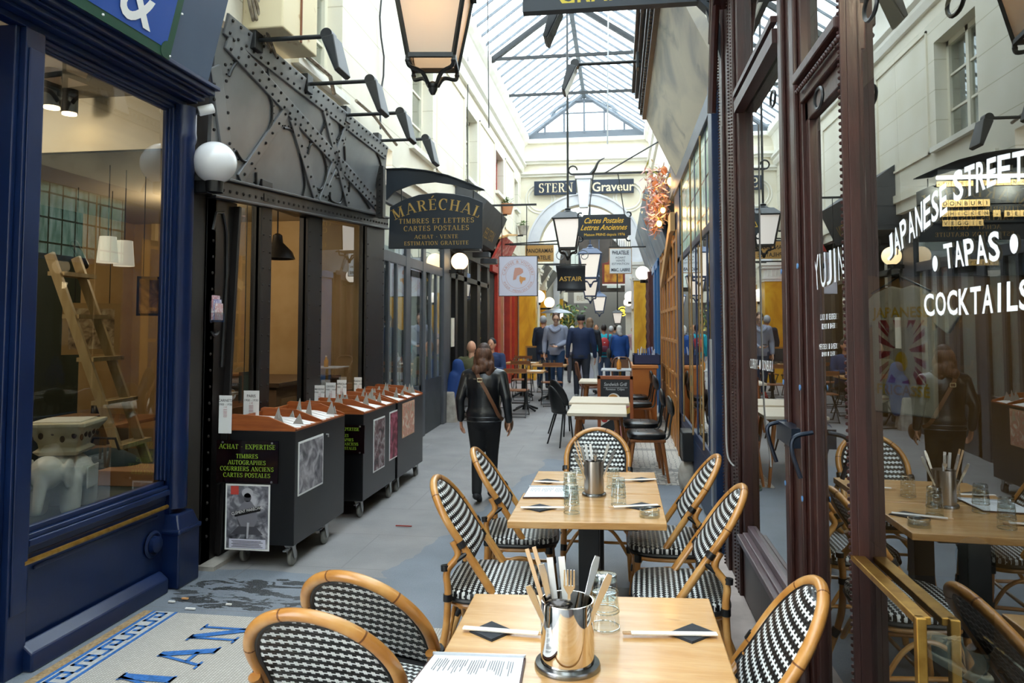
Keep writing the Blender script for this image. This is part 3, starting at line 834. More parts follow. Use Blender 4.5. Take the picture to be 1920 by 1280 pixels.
for (u, v) in ((312, 104), (186, 26), (335, 25)): rivet(m, onplane(u, v, P0, fn) + fn * .024, .008)
part(m, 'screws', WHITE, bs)
bs_globe = thing('globe_lamp', 'unlit white globe lamp on a black bracket at the blue column', 'lamp', atY(403, 305, 4.78))
g0 = bs_globe.location
MB().ball((0, 0, 0), .147, 28, 18).build('globe', GLOBE_OFF, bs_globe)
m = MB().cyl((0, 0, -.21), (0, 0, -.125), .058, .062, 20)
m.build('holder', BLACK, bs_globe)
m = MB().box(-.22, -.03, -.035, .035, -.215, -.125)
m.build('arm', BLACK, bs_globe, bevel=.006)
MB().lathe([(.075, 0), (.075, .02), (.05, .03), (0, .03)], (-.235, 0, -.17), 18, axis=(1, 0, 0)).build('wall_plate', BLUE, bs_globe)
cc = atY(384, 207, 4.74)
ct = thing('security_camera', 'small white cylindrical security camera on the blue column top', 'camera', cc)
MB().lathe([(.03, 0), (.034, .006), (.034, .1), (.03, .105), (0, .105)], (-.03, -.03, -.015), 18, axis=(.75, .55, .35)).build('housing', WHITE, ct)
MB().lathe([(.026, -.004), (.02, -.002), (0, -.002)], (-.032, -.033, -.016), 16, axis=(.75, .55, .35)).build('lens', BLACK, ct)
MB().tube([(0, .02, 0), (-.06, .03, -.01), (-.12, .03, -.01)], .008, 6).build('bracket', WHITE, ct)

# ---- what stands inside the blue shop
GRW = mat('dark_green_shop_wall', '#2c3a33', .7)
struct(MB().box(-6.3, -6.1, .6, 7.7, 0, 3.4).box(-6.2, -3.3, .5, .6, 0, 3.4).build('wall_shop', GRW))
struct(MB().box(-6.3, -3.06, .5, 5.0, 3.4, 3.5).build('ceiling_shop', mat('shop_ceiling', '#8d8577', .8)))
struct(MB().box(-6.2, -3.0, 4.94, 5.0, 3.0, 3.5).build('wall_lintel', CREAM))
struct(MB().box(-4.6, -2.99, .6, 6.5, 0, .55).build('floor_shop', mat('shop_floor_green', '#33423d', .5)))
for i, (u, v, xx) in enumerate(((97, 200, -3.7), (130, 212, -3.9), (246, 256, -4.0), (270, 266, -4.2), (296, 275, -4.4))):
    p = atX(u, v, xx)
    t = thing('downlight', 'black ceiling spot with warm lit face, %s along from the blue door' % ['first', 'second', 'third', 'fourth', 'fifth'][i], 'lamp', p, group='ceiling spots in the blue shop')
    MB().cyl((0, 0, 0), (0, 0, 3.4 - p.z), .055, .055, 16).build('can', BLACK, t)
    MB().lathe([(.048, -.012), (.048, -.001), (0, -.001)], (0, 0, 0), 16).build('bulb', BULBW, t)
l = lamp_light('shop_light', (-4.6, 3.6, 3.0), 48, (1, .82, .6), .15)

# white elephant stool carrying a carved pedestal
def voxel(mb, name, m, parent, size=.012, smooth=4, sharp=60):
    """closed pieces grown together into one continuous surface"""
    o = mb.build(name, m, None)
    r = o.modifiers.new('r', 'REMESH'); r.mode = 'VOXEL'; r.voxel_size = size; r.use_smooth_shade = True
    if smooth:
        s_ = o.modifiers.new('s', 'SMOOTH'); s_.factor = .5; s_.iterations = smooth
    dg = bpy.context.evaluated_depsgraph_get()
    me = bpy.data.meshes.new_from_object(o.evaluated_get(dg))
    o.modifiers.clear(); old = o.data; o.data = me; bpy.data.meshes.remove(old)
    me.polygons.foreach_set('use_smooth', [True] * len(me.polygons))
    o.name = name
    if parent is not None: o.parent = parent
    return o
CERAM = mat('white_ceramic', '#e9e6de', .35, col2='#d8d3c6', scale=6)
MARB = mat('aged_marble', '#e3d6b8', .6, col2='#cdbd98', scale=5)
ep = atZ(112, 962, .55); ep = V((ep.x - .06, ep.y + .1, .55))
el = thing('elephant_stool', 'white ceramic elephant stool seen from behind in the blue shop window', 'stool', ep, .3); el.scale = (.68, .68, .68)
m = MB()
m.ball((0, 0, .34), (.24, .3, .19), 20, 14)
for (x, y) in ((-.13, -.18), (.13, -.18), (-.13, .18), (.13, .18)): m.cap((x, y, .3), (x * 1.05, y * 1.05, .06), .1, .085)
m.ball((0, -.36, .4), (.14, .14, .15)); m.cap((0, -.45, .36), (0, -.52, .1), .06, .04)
m.ball((.16, -.3, .38), (.03, .1, .14)); m.ball((-.16, -.3, .38), (.03, .1, .14))
voxel(m, 'body', CERAM, el, .014)
m = MB()
for sx in (-1, 1): m.slab([(sx * .235, -.12, .2), (sx * .235, .12, .2), (sx * .24, .13, .4), (sx * .24, -.13, .4)], (sx * .015, 0, 0))
m.slab([(-.12, .31, .22), (.12, .31, .22), (.12, .3, .42), (-.12, .3, .42)], (0, .012, 0))
m.build('saddle_cloth', CERAM, el, bevel=.008)
pd = thing('pedestal', 'square carved ivory pedestal with moulded edges on the elephant stool', 'pedestal', ep + V((0, 0, .515 * .68)), .3); pd.scale = (.68, .68, .68)
m = MB()
for (h, a, b) in ((.27, 0, .03), (.24, .03, .09), (.21, .09, .15), (.18, .15, .22)): pass
prof = [(.16, 0), (.18, .02), (.2, .04), (.16, .07), (.17, .12), (.22, .2), (.27, .27), (.27, .3)]
vs = []
for (r_, z) in prof: vs += [(-r_, -r_, z), (r_, -r_, z), (r_, r_, z), (-r_, r_, z)]
fs = [(i * 4 + k, i * 4 + (k + 1) % 4, i * 4 + 4 + (k + 1) % 4, i * 4 + 4 + k) for i in range(len(prof) - 1) for k in range(4)] + [(3, 2, 1, 0), tuple(len(prof) * 4 - 4 + k for k in range(4))]
m.add(vs, fs); m.build('block', MARB, pd, bevel=.008)
m = MB()  # dark brown beads paint the shade of the carved holes
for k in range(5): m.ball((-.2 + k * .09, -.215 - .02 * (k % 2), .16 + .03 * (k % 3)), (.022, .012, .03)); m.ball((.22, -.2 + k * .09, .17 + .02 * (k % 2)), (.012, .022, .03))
m.build('hole_shadows', mat('carved_shadow_brown', '#54402a', .9), pd)
MB().box(-.2, .2, -.2, .2, .3, .312).build('paper', mat('ivory_paper', '#efe8d6', .8), pd)
# wooden step ladder
ld = thing('step_ladder', 'pale wooden step ladder leaning inside the blue shop window', 'ladder', atZ(262, 872, .55) - V((.28, 0, 0)), R(6)); ld.scale = (1, 1, 1.12)
LW = mat('pale_ladder_wood', '#c9b184', .55, col2='#b59a6b', scale=6, stretch=(4, 4, .6))
for sx in (0, .34):
    MB().bar((-.35, -.32 + sx, 1.55), (.3, -.28 + sx * 1.0, 0), .035, .07).build('rail', LW, ld)
for k in range(5):
    t = .1 + k * .2; x = .3 - .65 * t; z = 1.55 * t
    MB().box(x - .09, x + .05, -.3, .14, z, z + .03).build('tread', LW, ld)
MB().cap((-.33, .12, 1.5), (-.42, .1, 1.66), .03, .035).build('handle', BLACK, ld)
# small stock: boxes, bag, pictures, table, chairs, mirrored lampshades
def picture(name, label, cat, p, w, h, nrm, mtl, frame, mat_w=.03, group=None, th=.02, hang=0):
    """framed flat picture centred at p facing nrm (horizontal)"""
    n_ = V(nrm).normalized(); xd = V((0, 0, 1)).cross(n_).normalized()
    t = thing(name, label, cat, p, group=group)
    Z = V((0, 0, 1))
    q = lambda a, b, d=0: xd * a + Z * b + n_ * d
    MB().slab([q(-w / 2, -h / 2), q(w / 2, -h / 2), q(w / 2, h / 2), q(-w / 2, h / 2)], -n_ * th).build('frame', frame, t)
    a, b = w / 2 - mat_w, h / 2 - mat_w
    if hang: MB().tube([q(-w * .3, h / 2), q(-w * .3, hang - p.z)], .004, 5).tube([q(w * .3, h / 2), q(w * .3, hang - p.z)], .004, 5).build('hanging_wire', DKIRON, t)
    MB().slab([q(-a, -b, .002), q(a, -b, .002), q(a, b, .002), q(-a, b, .002)], -n_ * .003).build('print', mtl, t)
    return t
def print_mat(name, c1, c2, c3, scale=5.0, seed=0.0):
    g = NG(name, .5)
    n_ = g.noise(scale, 6, g.mapping((1, 1, 1), (.3, .2, .4), (seed, seed * 2, seed)), dist=1.2)
    g.color(g.ramp(n_, (.32, c1), (.5, c2), (.66, c3))); return g.m
SEPIA = print_mat('sepia_print', '#4a3a2a', '#b49a74', '#dccaa4', 9, 1)
picture('picture_frame', 'framed sepia portrait print standing in the blue shop window', 'picture', atX(172, 616, -4.9), .48, .48, (.75, -.66, 0), SEPIA, mat('pale_wood_frame', '#b99863', .5), .05, hang=3.4)
picture('picture_frame', 'dark framed portrait hanging high at the right of the blue shop window', 'picture', atX(285, 555, -4.0), .24, .34, (.5, -.8, 0), print_mat('dark_portrait', '#1c1712', '#7c5a34', '#b48450', 7, 3), BLACK, .02, hang=3.4)
tb = thing('table', 'brown wooden cafe table inside the blue shop behind the ladder', 'table', (-5.2, 7.2, 0))
WDT = mat('brown_table_wood', '#7a5a3c', .5, col2='#684a30', scale=5, stretch=(1, 6, 1))
MB().box(-.45, .3, -.35, .35, .70, .735).build('tabletop', WDT, tb, bevel=.006)
for (x, y) in ((-.4, -.3), (.25, -.3), (-.4, .3), (.25, .3)): MB().box(x - .025, x + .025, y - .025, y + .025, 0, .7).build('leg', WDT, tb)
BRN = mat('brown_leather_seat', '#5c4230', .5)
for i, (x, y, lb) in enumerate(((-5.15, 6.5, 'dark rounded back cafe chair behind the ladder rails'), (-5.85, 7.5, 'dark rounded back cafe chair at the far end of the brown table'))):
    t = thing('cafe_chair', lb, 'chair', (x, y, 0), 1.2 + i)
    MB().lathe([(.2, .42), (.21, .45), (.19, .47), (0, .47)], (0, 0, 0), 20).build('seat', BRN, t)
    m = MB(); P = [V((.2 * math.cos(a), .2 * math.sin(a), .0)) for a in [R(200 + k * 14) for k in range(11)]]
    m.add([p + V((0, 0, .58)) for p in P] + [p * 1.08 + V((0, 0, .86)) for p in P], [(k, k + 1, 12 + k, 11 + k) for k in range(10)], 0, True)
    o = m.build('backrest', BLACK, t); sd = o.modifiers.new('solid', 'SOLIDIFY'); sd.thickness = .02
    for (a, b) in ((.14, .14), (-.14, .14), (.15, -.15), (-.15, -.15)): MB().cyl((a * 1.2, b * 1.2, 0), (a, b, .43 if b > 0 else .7), .014, .014, 8).build('leg', BLACK, t)
t = tag(MB().box(-3.75, -3.3, 4.95, 5.25, .55, .66).build('wooden_box', mat('tan_box_wood', '#a8764a', .6), None, bevel=.006), 'flat tan wooden box on the shop floor at the right of the blue window', 'box')
bg = thing('bag', 'dark teal holdall slumped on the floor inside the blue window', 'bag', atZ(196, 896, .55))
m = MB(); m.ball((0, 0, .11), (.26, .14, .12)); m.ball((.12, 0, .1), (.16, .13, .1)); voxel(m, 'body', mat('dark_teal_fabric', '#22393f', .8), bg, .015)
MB().tube([(-.14, 0, .2), (-.1, 0, .3), (.08, 0, .3), (.12, 0, .2)], .01, 6).build('handle', BLACK, bg)
for i, (x, y, z, w, h) in enumerate(((-4.4, 5.6, .55, .3, .42), (-4.42, 5.95, .55, .24, .3), (-4.1, 5.35, .55, .2, .2))):
    tag(MB().box(x - w / 2, x + w / 2, y - .12, y + .12, z, z + h).build('carton', mat('brown_card', '#8a6a48', .8), None, bevel=.004), ['tall brown carton behind the ladder foot', 'middle brown carton behind the ladder foot', 'small brown carton in front of the taller two, behind the ladder'][i], 'box')
for i, (u, v) in enumerate(((202, 467), (233, 474))):  # solid shades stand in for lamps mirrored in the pane
    p = atX(u, v, -4.05)
    t = thing('pendant_lamp', 'white lampshade standing for a reflection in the blue window, the %s of the pair' % ['left one', 'right one'][i], 'lamp', p, group='white shades standing for reflections in the blue window')
    MB().lathe([(.062, .1), (.08, -.11), (.078, -.11), (.06, .1)], (0, 0, 0), 24).build('shade', mat('white_lampshade', '#e8e4da', .6, emit='#fff0d8', estr=.35), t)
    MB().tube([(0, 0, .1), (0, 0, 3.4 - p.z)], .004, 5).build('cord', BLACK, t)

# ================================================================== the riveted iron stamp shop
ms = thing('iron_shopfront', 'black riveted iron shopfront with sheet iron fascia beside the stamp carts', 'shopfront', (-2.9, 6.8, 0))
BLp, BRp = V((-2.92, 4.93, 2.76)), V((-2.80, 8.55, 3.0))
TRp = atX(725, 275, -2.72); TLp = atX(408, 45, -2.72)
fpn = (BRp - BLp).cross(TLp - BLp).normalized(); fpn = fpn if fpn.x > 0 else -fpn
Fp = lambda u, v: onplane(u, v, BLp, fpn)
TLp, TRp = Fp(405, 43), Fp(726, 277); BRp2 = Fp(717, 410); BLp2 = Fp(392, 352)
m = MB().slab([BLp2, BRp2, TRp, TLp], -fpn * .03)
part(m, 'fascia_sheet', SHEET, ms)
z4 = lambda a, b: Fp(340 + a * .375, b * .375)
def strap(mb, a, b, w0, w1, th=.02):
    d = (b - a).normalized(); s_ = fpn.cross(d)
    mb.slab([a - s_ * w0 / 2, b - s_ * w1 / 2, b + s_ * w1 / 2, a + s_ * w0 / 2], fpn * th)
m = MB(); rv = MB()
STR = [((215, 115), (1022, 765), .15), ((222, 200), (1000, 1050), .12), ((285, 895), (525, 545), .10), ((550, 590), (672, 1000), .09), ((690, 1005), (825, 620), .085), ((712, 545), (832, 1030), .08), ((770, 850), (700, 1010), .06)]
for (a, b, w_) in STR:
    A, B = z4(*a), z4(*b); strap(m, A, B, w_, w_)
    s_ = fpn.cross((B - A).normalized()); n_ = int((B - A).length / .11)
    for off in ((-.3, .3) if w_ > .1 else (0,)):
        rivets(rv, A + s_ * (off * w_) + fpn * .022, B + s_ * (off * w_) + fpn * .022, n_, .013)
strap(m, z4(160, 330), z4(240, 915), .12, .12); rivets(rv, z4(150, 380) + fpn * .022, z4(150, 900) + fpn * .022, 7, .013); rivets(rv, z4(205, 280) + fpn * .022, z4(238, 900) + fpn * .022, 8, .013)
part(m, 'lattice_straps', SHEET, ms, bevel=.004)
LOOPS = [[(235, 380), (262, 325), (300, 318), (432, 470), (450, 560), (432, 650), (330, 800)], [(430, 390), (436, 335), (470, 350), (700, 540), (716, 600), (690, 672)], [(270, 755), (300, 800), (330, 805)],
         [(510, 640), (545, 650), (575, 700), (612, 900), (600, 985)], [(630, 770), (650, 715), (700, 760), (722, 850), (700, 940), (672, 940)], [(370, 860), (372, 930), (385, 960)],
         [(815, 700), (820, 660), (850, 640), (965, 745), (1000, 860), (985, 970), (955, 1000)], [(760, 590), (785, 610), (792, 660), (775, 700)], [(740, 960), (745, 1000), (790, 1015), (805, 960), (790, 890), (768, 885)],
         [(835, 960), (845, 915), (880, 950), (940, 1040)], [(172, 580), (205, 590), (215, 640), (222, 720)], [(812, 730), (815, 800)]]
lm = MB()  # thin black tubes draw the dark gaps round the panel corners
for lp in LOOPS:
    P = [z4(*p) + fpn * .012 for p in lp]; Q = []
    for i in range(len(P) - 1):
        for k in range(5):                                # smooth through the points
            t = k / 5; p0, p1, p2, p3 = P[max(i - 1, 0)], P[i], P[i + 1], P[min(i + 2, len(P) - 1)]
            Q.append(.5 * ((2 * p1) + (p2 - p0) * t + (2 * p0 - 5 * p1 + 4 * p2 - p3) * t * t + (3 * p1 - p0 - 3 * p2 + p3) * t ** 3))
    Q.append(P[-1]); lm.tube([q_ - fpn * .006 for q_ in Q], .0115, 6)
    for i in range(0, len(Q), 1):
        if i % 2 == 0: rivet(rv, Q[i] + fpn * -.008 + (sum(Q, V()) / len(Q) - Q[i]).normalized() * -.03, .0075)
part(lm, 'dark_curves', BLACK, ms)
part(rv, 'rivets', IRON_B, ms)
# lintel beam
m = MB(); rv = MB()
q0 = [V((-2.92, 4.9, 2.62)), V((-2.8, 8.62, 2.87)), V((-2.8, 8.62, 3.0)), V((-2.92, 4.9, 2.76))]
m.slab(q0, (.05, 0, 0)); m.slab([p + V((.0, 0, 0)) for p in (q0[3], q0[2], q0[2] + V((0, 0, .02)), q0[3] + V((0, 0, .02)))], (.09, 0, 0)); m.slab([q0[0], q0[1], q0[1] + V((0, 0, .02)), q0[0] + V((0, 0, .02))], (.08, 0, 0))
part(m, 'lintel', IRON, ms, bevel=.004)
rivets(rv, (q0[0] + q0[3]) / 2 + V((.05, 0, 0)), (q0[1] + q0[2]) / 2 + V((.05, 0, 0)), 40, .014)
# riveted posts
def post(y0, y1, x, name='post', z1=2.9, tw=None, mtl=None):
    mm = MB(); mm.box(x - .05, x, y0, y1, 0, z1)
    mm.box(x - .09, x - .02, y0, y0 + .02, 0, z1); mm.box(x - .09, x - .02, y1 - .02, y1, 0, z1)
    part(mm, name, mtl or IRON_B, ms, bevel=.004)
    for yy in ((y0 + .035, y1 - .035) if y1 - y0 > .12 else ((y0 + y1) / 2,)): rivets(rv, (x, yy, .2), (x, yy, z1 - .25), 18, .011)
def gx(u, X=-2.88): return atX(u, 600, X).y
mm = MB(); a0 = 4.93; 
mm.box(-2.97, -2.92, a0, a0 + .12, 0, 2.65)
mm.hexa([(-2.97, a0, .02), (-2.92, a0, .02), (-2.92, a0 + .28, .02), (-2.97, a0 + .28, .02)], [(-2.97, a0, 2.65), (-2.92, a0, 2.65), (-2.92, gx(441, -2.92), 2.65), (-2.97, gx(441, -2.92), 2.65)])
mm.bar((-2.905, a0 + .2, .05), (-2.905, gx(440, -2.92) - .03, 2.62), .03, .07, up=(1, 0, 0))
part(mm, 'tapered_pillar', IRON_B, ms, bevel=.004)
rivets(rv, (-2.92, a0 + .07, .15), (-2.92, a0 + .08, 2.5), 20, .012); rivets(rv, (-2.89, a0 + .2, .1), (-2.89, gx(440, -2.92) - .03, 2.5), 22, .012)
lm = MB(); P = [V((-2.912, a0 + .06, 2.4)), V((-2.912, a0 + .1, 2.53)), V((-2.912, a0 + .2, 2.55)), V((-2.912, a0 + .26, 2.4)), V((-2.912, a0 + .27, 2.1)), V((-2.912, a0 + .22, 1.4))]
lm.tube(P, .013, 6); part(lm, 'dark_curves', BLACK, ms)
YA, YB, YC, YD, YE, YF = gx(483), gx(503), gx(570), gx(597), gx(680, -2.84), gx(716, -2.82)
post(YA, YB, -2.86); post(YC, YD, -2.85); post(YE, YF, -2.80, z1=2.95)
part(rv, 'rivets', mat('rivet_iron', '#3b3634', .4, metal=.3), ms)
for (a, b, X) in ((a0 + .2, YA, -2.93), (YD, YE, -2.88)):
    part(MB().box(X - .003, X + .003, a, b, .55, 2.86), 'window_pane', PANE, ms)
m = MB().box(-2.98, -2.9, a0 + .2, YA, 0, .55).box(-2.95, -2.86, YD, YE, 0, .55).box(-2.98, -2.84, YA, YC, 2.72, 2.78)
part(m, 'stallriser', IRON_B, ms)
part(MB().box(-2.98, -2.8, 4.9, 8.6, 0, .03), 'threshold', STONE, ms)
# flyer holder and small hook on the tapered pillar
fh = thing('flyer_holder', 'clear leaflet holder with printed flyers on the riveted pillar', 'leaflet holder', atX(404, 580, -2.86))
MB().box(-.005, .03, -.07, .07, -.09, -.08).box(.025, .03, -.07, .07, -.09, -.02).box(-.005, 0, -.07, .07, -.09, .06).build('holder', PANE, fh)
for i in range(3):
    MB().box(.004 + i * .006, .007 + i * .006, -.06 + i * .012, .045 + i * .012, -.075, .1 - i * .028).build('flyer', print_mat('flyer_print_%d' % i, '#e8e4ea', ['#c07a86', '#8d84b8', '#d8a0a0'][i], '#f2f0f0', 22, i + 5.0), fh)
tag(MB().tube([atX(403, 618, -2.9) + V((0, .05 * math.cos(a), .04 * math.sin(a))) for a in [R(200 + 16 * k) for k in range(10)]], .012, 6).build('wall_hook', BLACK), 'curved black iron hook under the leaflet holder', 'hook')

# interior of the stamp shop
struct(MB().box(-6.2, -6.1, 7.7, 8.7, 0, 3.6).build('wall_shop', WARMIN))
struct(MB().box(-6.1, -2.98, 8.62, 8.72, 0, 3.6).build('wall_shop', WARMIN))
struct(MB().box(-6.2, -3.0, 4.95, 8.7, 3.0, 3.1).build('ceiling_shop', mat('shop_ceiling_pale', '#a59a86', .8)))
lamp_light('shop_light', (-4.4, 6.9, 2.6), 24, (1, .78, .5), .1)
p = atX(520, 475, -3.7)
t = thing('pendant_lamp', 'black dome pendant lamp hanging inside the open iron doorway', 'lamp', p)
MB().lathe([(.02, .22), (.05, .2), (.06, .12), (.16, .02), (.19, -.06), (.185, -.06), (.15, .02), (.05, .1), (0, .1)], (0, 0, 0), 28).build('shade', BLACK, t)
MB().tube([(0, 0, .2), (0, 0, 3.0 - p.z)], .008, 6).build('cord', BLACK, t)
sh = thing('bookcase', 'low wooden bookcase seen through the open iron doorway', 'bookcase', (-4.2, 8.35, 0))
BKW = mat('brown_bookcase_wood', '#6b4a2c', .5)
m = MB().box(-.9, .9, -.15, .2, .78, .82).box(-.9, .9, -.15, .2, 1.08, 1.12).box(-.9, -.86, -.15, .2, 0, 1.1).box(.86, .9, -.15, .2, 0, 1.1).box(-.9, .9, .17, .2, 0, 1.1).box(-.9, .9, -.15, .2, .1, .14)
m.build('carcass', BKW, sh)
bc = ['#6d2b26', '#7a4a25', '#2e4a3a', '#8c6a3c', '#3b2e4a', '#a58c5a', '#5a1f1f', '#41502f']
nm_ = ['maroon', 'tan', 'dark green', 'ochre', 'plum', 'sand', 'wine red', 'moss green']
WORDS = 'one two three four five six seven eight nine ten eleven twelve thirteen fourteen fifteen sixteen seventeen eighteen nineteen twenty twenty-one twenty-two twenty-three twenty-four twenty-five twenty-six twenty-seven twenty-eight twenty-nine thirty thirty-one thirty-two'.split()
xx = -.8; i = 0
while xx < .8:
    h = .2 + .05 * random.random(); w = .035 + .03 * random.random(); k = i % 8
    tag(MB().box(-4.2 + xx, -4.2 + xx + w, 8.22, 8.4, .82, .82 + h).build('book', mat('book_cloth_%d' % k, bc[k], .6), None, bevel=.003), nm_[k] + ' cloth bound book on the low bookcase, number %s from its near end' % WORDS[i], 'book', 'books on the low bookcase')
    xx += w + .006; i += 1
ctr = thing('counter', 'brown panelled shop counter behind the right iron window', 'counter', (-3.6, 7.35, 0))
MB().box(-.35, .35, -.6, .6, 0, 1.12).build('body', mat('brown_counter', '#6e5138', .5), ctr)
MB().box(-.4, .4, -.65, .65, 1.12, 1.16).build('worktop', mat('dark_counter_top', '#4c3624', .4), ctr)
for k in (-.3, .3): MB().box(.35, .365, k - .22, k + .22, .25, 1.0).build('panel', mat('light_counter_panel', '#8f6a45', .5), ctr)
for nm2, lb, u, v in (('crate', 'small dark framed chalkboard leaning inside the left iron window', 467, 725),):
    p = atX(u, v, -3.15)
    picture('chalkboard', lb, 'chalkboard', p, .2, .26, (1, -.3, 0), mat('green_chalkboard', '#3a4436', .7), mat('dark_green_frame', '#2c3328', .6), .03, hang=3.0)

# ================================================================== spot lamps on arms over the iron fascia
def spot(p, ax, label, grp, tilt=0):
    t = thing('floodlight', label, 'spotlight', p, group=grp)
    MB().tube([(0, 0, 0), (ax * .98, 0, 0)], .017, 10).build('arm', DKIRON, t)
    MB().box(-.02, .05 * (1 if ax > 0 else -1), -.06, .06, -.08, .08).build('mounting_plate', DKIRON, t, bevel=.006)
    s_ = 1 if ax > 0 else -1
    m = MB().cyl((ax, -.05, 0), (ax, .05, 0), .045, .045, 14); m.build('knuckle', DKIRON, t)
    m = MB(); a = ax
    m.hexa([(a - s_ * .02, -.09, -.04), (a + s_ * .07, -.09, -.02), (a + s_ * .07, .09, -.02), (a - s_ * .02, .09, -.04)],
           [(a + s_ * .1, -.12, -.3), (a + s_ * .13, -.12, -.28), (a + s_ * .13, .12, -.28), (a + s_ * .1, .12, -.3)])
    m.build('head', DKIRON, t, bevel=.006)
    MB().slab([(a - s_ * .018, -.085, -.045), (a - s_ * .018, .085, -.045), (a + s_ * .098, .112, -.298), (a + s_ * .098, -.112, -.298)], (-s_ * .004, 0, -.002)).build('lens', mat('lamp_lens_dark', '#6b6e70', .15, coat=.6), t)
    return t
for i, (u, v, u2) in enumerate(((475, 76, 616), (572, 158, 696), (645, 216, 752), (705, 264, 799))):
    p = atX(u, v, -2.70); e = atY(u2, v, p.y)
    spot(p, e.x - p.x, 'black floodlight on a horizontal arm over the iron fascia, %s from the blue shop' % ['nearest', 'second', 'third', 'fourth'][i], 'floodlights on the left')
# cream service box and old pipework above the fascia
t = thing('service_box', 'cream rusted metal box on the wall above the iron fascia', 'box', (WX, 5.3, 4.0))
MB().box(.0, .32, -.25, .38, -.1, .9).build('casing', mat('rusty_cream_paint', '#e2d3ad', .6, col2='#b48a58', scale=7, contrast=(.62, .75)), t, bevel=.012)
MB().box(.32, .33, .05, .07, -.1, .9).build('strap', mat('rust', '#7a4a2c', .8), t)
PIPE = mat('old_pipe', '#a69c8c', .6, col2='#6b5c4a', scale=15)
for k in range(4): tag(MB().tube([(WX + .06, 4.75 + k * .05, 4.6), (WX + .1 + .02 * k, 5.0 + k * .04, 4.0 - .03 * k), (WX + .05, 5.25 + .1 * k, 3.82)], .012, 6).build('cable', PIPE), 'old cable hanging behind the cream service box, %s of the bunch' % ['first', 'second', 'third', 'fourth'][k], 'cable', 'cables behind the service box')
tag(MB().tube([(WX + .08, 5.9, 4.05), (WX + .14, 6.4, 4.0), (WX + .1, 6.6, 3.9)], .02, 6).build('pipe', PIPE), 'short old pipe under the near window sill above the iron fascia', 'pipe')
tag(MB().tube([(WX + .06, 7.3, 4.05), (WX + .12, 7.7, 4.0), (WX + .1, 8.2, 3.95), (WX + .1, 8.6, 3.9)], .018, 6).build('pipe', PIPE), 'long old pipe above the far end of the iron fascia', 'pipe')
# ================================================================== the MARECHAL hanging board and its arched bracket
SY = 8.15
SIGNB = mat('blue_black_board', '#14202b', .45)
br = thing('sign_bracket', 'dark arched iron bracket reaching out from the iron fascia over the stamp sign', 'bracket', atY(724, 335, SY))
o = br.location; Q = lambda u, v: atY(u, v, SY) - V(o)
m = MB()
top = [(724, 318), (762, 317), (800, 321), (840, 330), (875, 343), (908, 357)]
bot = [(724, 375), (740, 358), (775, 345), (815, 341), (850, 346), (880, 355)]
n = len(top)
P = [Q(*p) for p in top]; B_ = [Q(*p) for p in bot]
for i in range(n - 1): m.slab([P[i], P[i + 1], B_[i + 1], B_[i]], (0, .03, 0))
m.build('blade', SIGNB, br)
m = MB()
for i in range(n - 1): m.slab([P[i] + V((0, -.02, 0)), P[i + 1] + V((0, -.02, 0)), P[i + 1] + V((0, .05, 0)), P[i] + V((0, .05, 0))], (0, 0, .012))
m.build('flange', SIGNB, br)
MB().box(-.1, -.02, -.05, .05, -.45, .14).build('wall_plate', IRON_B, br)
m = MB()
for i in range(8): rivet(m, (-.06, -.052, -.4 + i * .065), .012)
m.build('rivets', BLACK, br)
hs = thing('hanging_sign', 'dark arched board with gilt lettering for stamps and letters hanging under the bracket', 'sign', atY(817, 405, SY))
o = hs.location; Q = lambda u, v: atY(u, v, SY) - V(o)
ptsb = [(728, 466), (904, 466), (905, 379), (880, 369), (850, 363), (818, 361), (785, 365), (755, 375), (731, 388)]
MB().slab([Q(*p) for p in ptsb], (0, .04, 0)).build('board', SIGNB, hs, bevel=.004)
px = SY / math.cos(YAW) / F_PX * 1.01                     # metres per pixel at the sign
pxm = (Q(900, 440) - Q(740, 440)).length / 160
def arcwarp(x, y): 
    a = x / 1.15
    return ((1.15 + y) * math.sin(a), (1.15 + y) * math.cos(a) - 1.15)
MB().text('MAR\u00c9CHAL', Q(819, 393), (1, 0, 0), (0, 0, 1), 20 * pxm, font='serif', lift=.002, warp=arcwarp, wide=1.08, space=1.12).build('lettering', GOLDTX, hs)
m = MB()
for (t_, y, h, w_) in (('TIMBRES ET LETTRES', 418, 9, 1.12), ('CARTES POSTALES', 432, 9, 1.12), ('ACHAT . VENTE', 447, 7, 1.12), ('ESTIMATION GRATUITE', 459, 7, 1.12)):
    m.text(t_, Q(818, y), (1, 0, 0), (0, 0, 1), h * pxm, font='serif', lift=.002, wide=w_, space=1.08)
m.build('lettering', GOLDTX, hs)
m = MB()
for (a, b) in (((752, 352), (752, 377)), ((887, 357), (887, 372))): m.tube([Q(*a) + V((0, .02, 0)), Q(*b) + V((0, .02, 0))], .006, 6)
m.build('hanging_chain', DKIRON, hs)

# ================================================================== grey glazed front
gf = thing('glazed_facade', 'grey metal glazed front with slim vertical bars beyond the stamp shop', 'shopfront', (-2.87, 10.4, 0))
X = -2.87
gy = lambda u: atX(u, 600, X).y
m = MB()
U = dict(a=718, b=760, c=768, d=792, e=797, f=829, g=838)
yy = {k: gy(v) for k, v in U.items()}
yy['a'] = 8.75
m.box(X - .1, X, yy['a'], yy['a'] + .1, 0, 3.4); m.box(X - .1, X + .01, yy['b'], yy['c'], 0, 3.4); m.box(X - .1, X + .01, yy['d'], yy['e'], 0, 3.4); m.box(X - .12, X + .03, yy['f'], yy['g'] + .1, 0, 3.5)
m.box(X - .1, X + .005, yy['a'], yy['g'], 2.52, 2.66); m.box(X - .1, X + .02, yy['a'], yy['g'], 3.25, 3.6)
m.box(X - .1, X, yy['a'], yy['b'], 0, .1); 
part(m, 'frame', GREYFR, gf, bevel=.006)
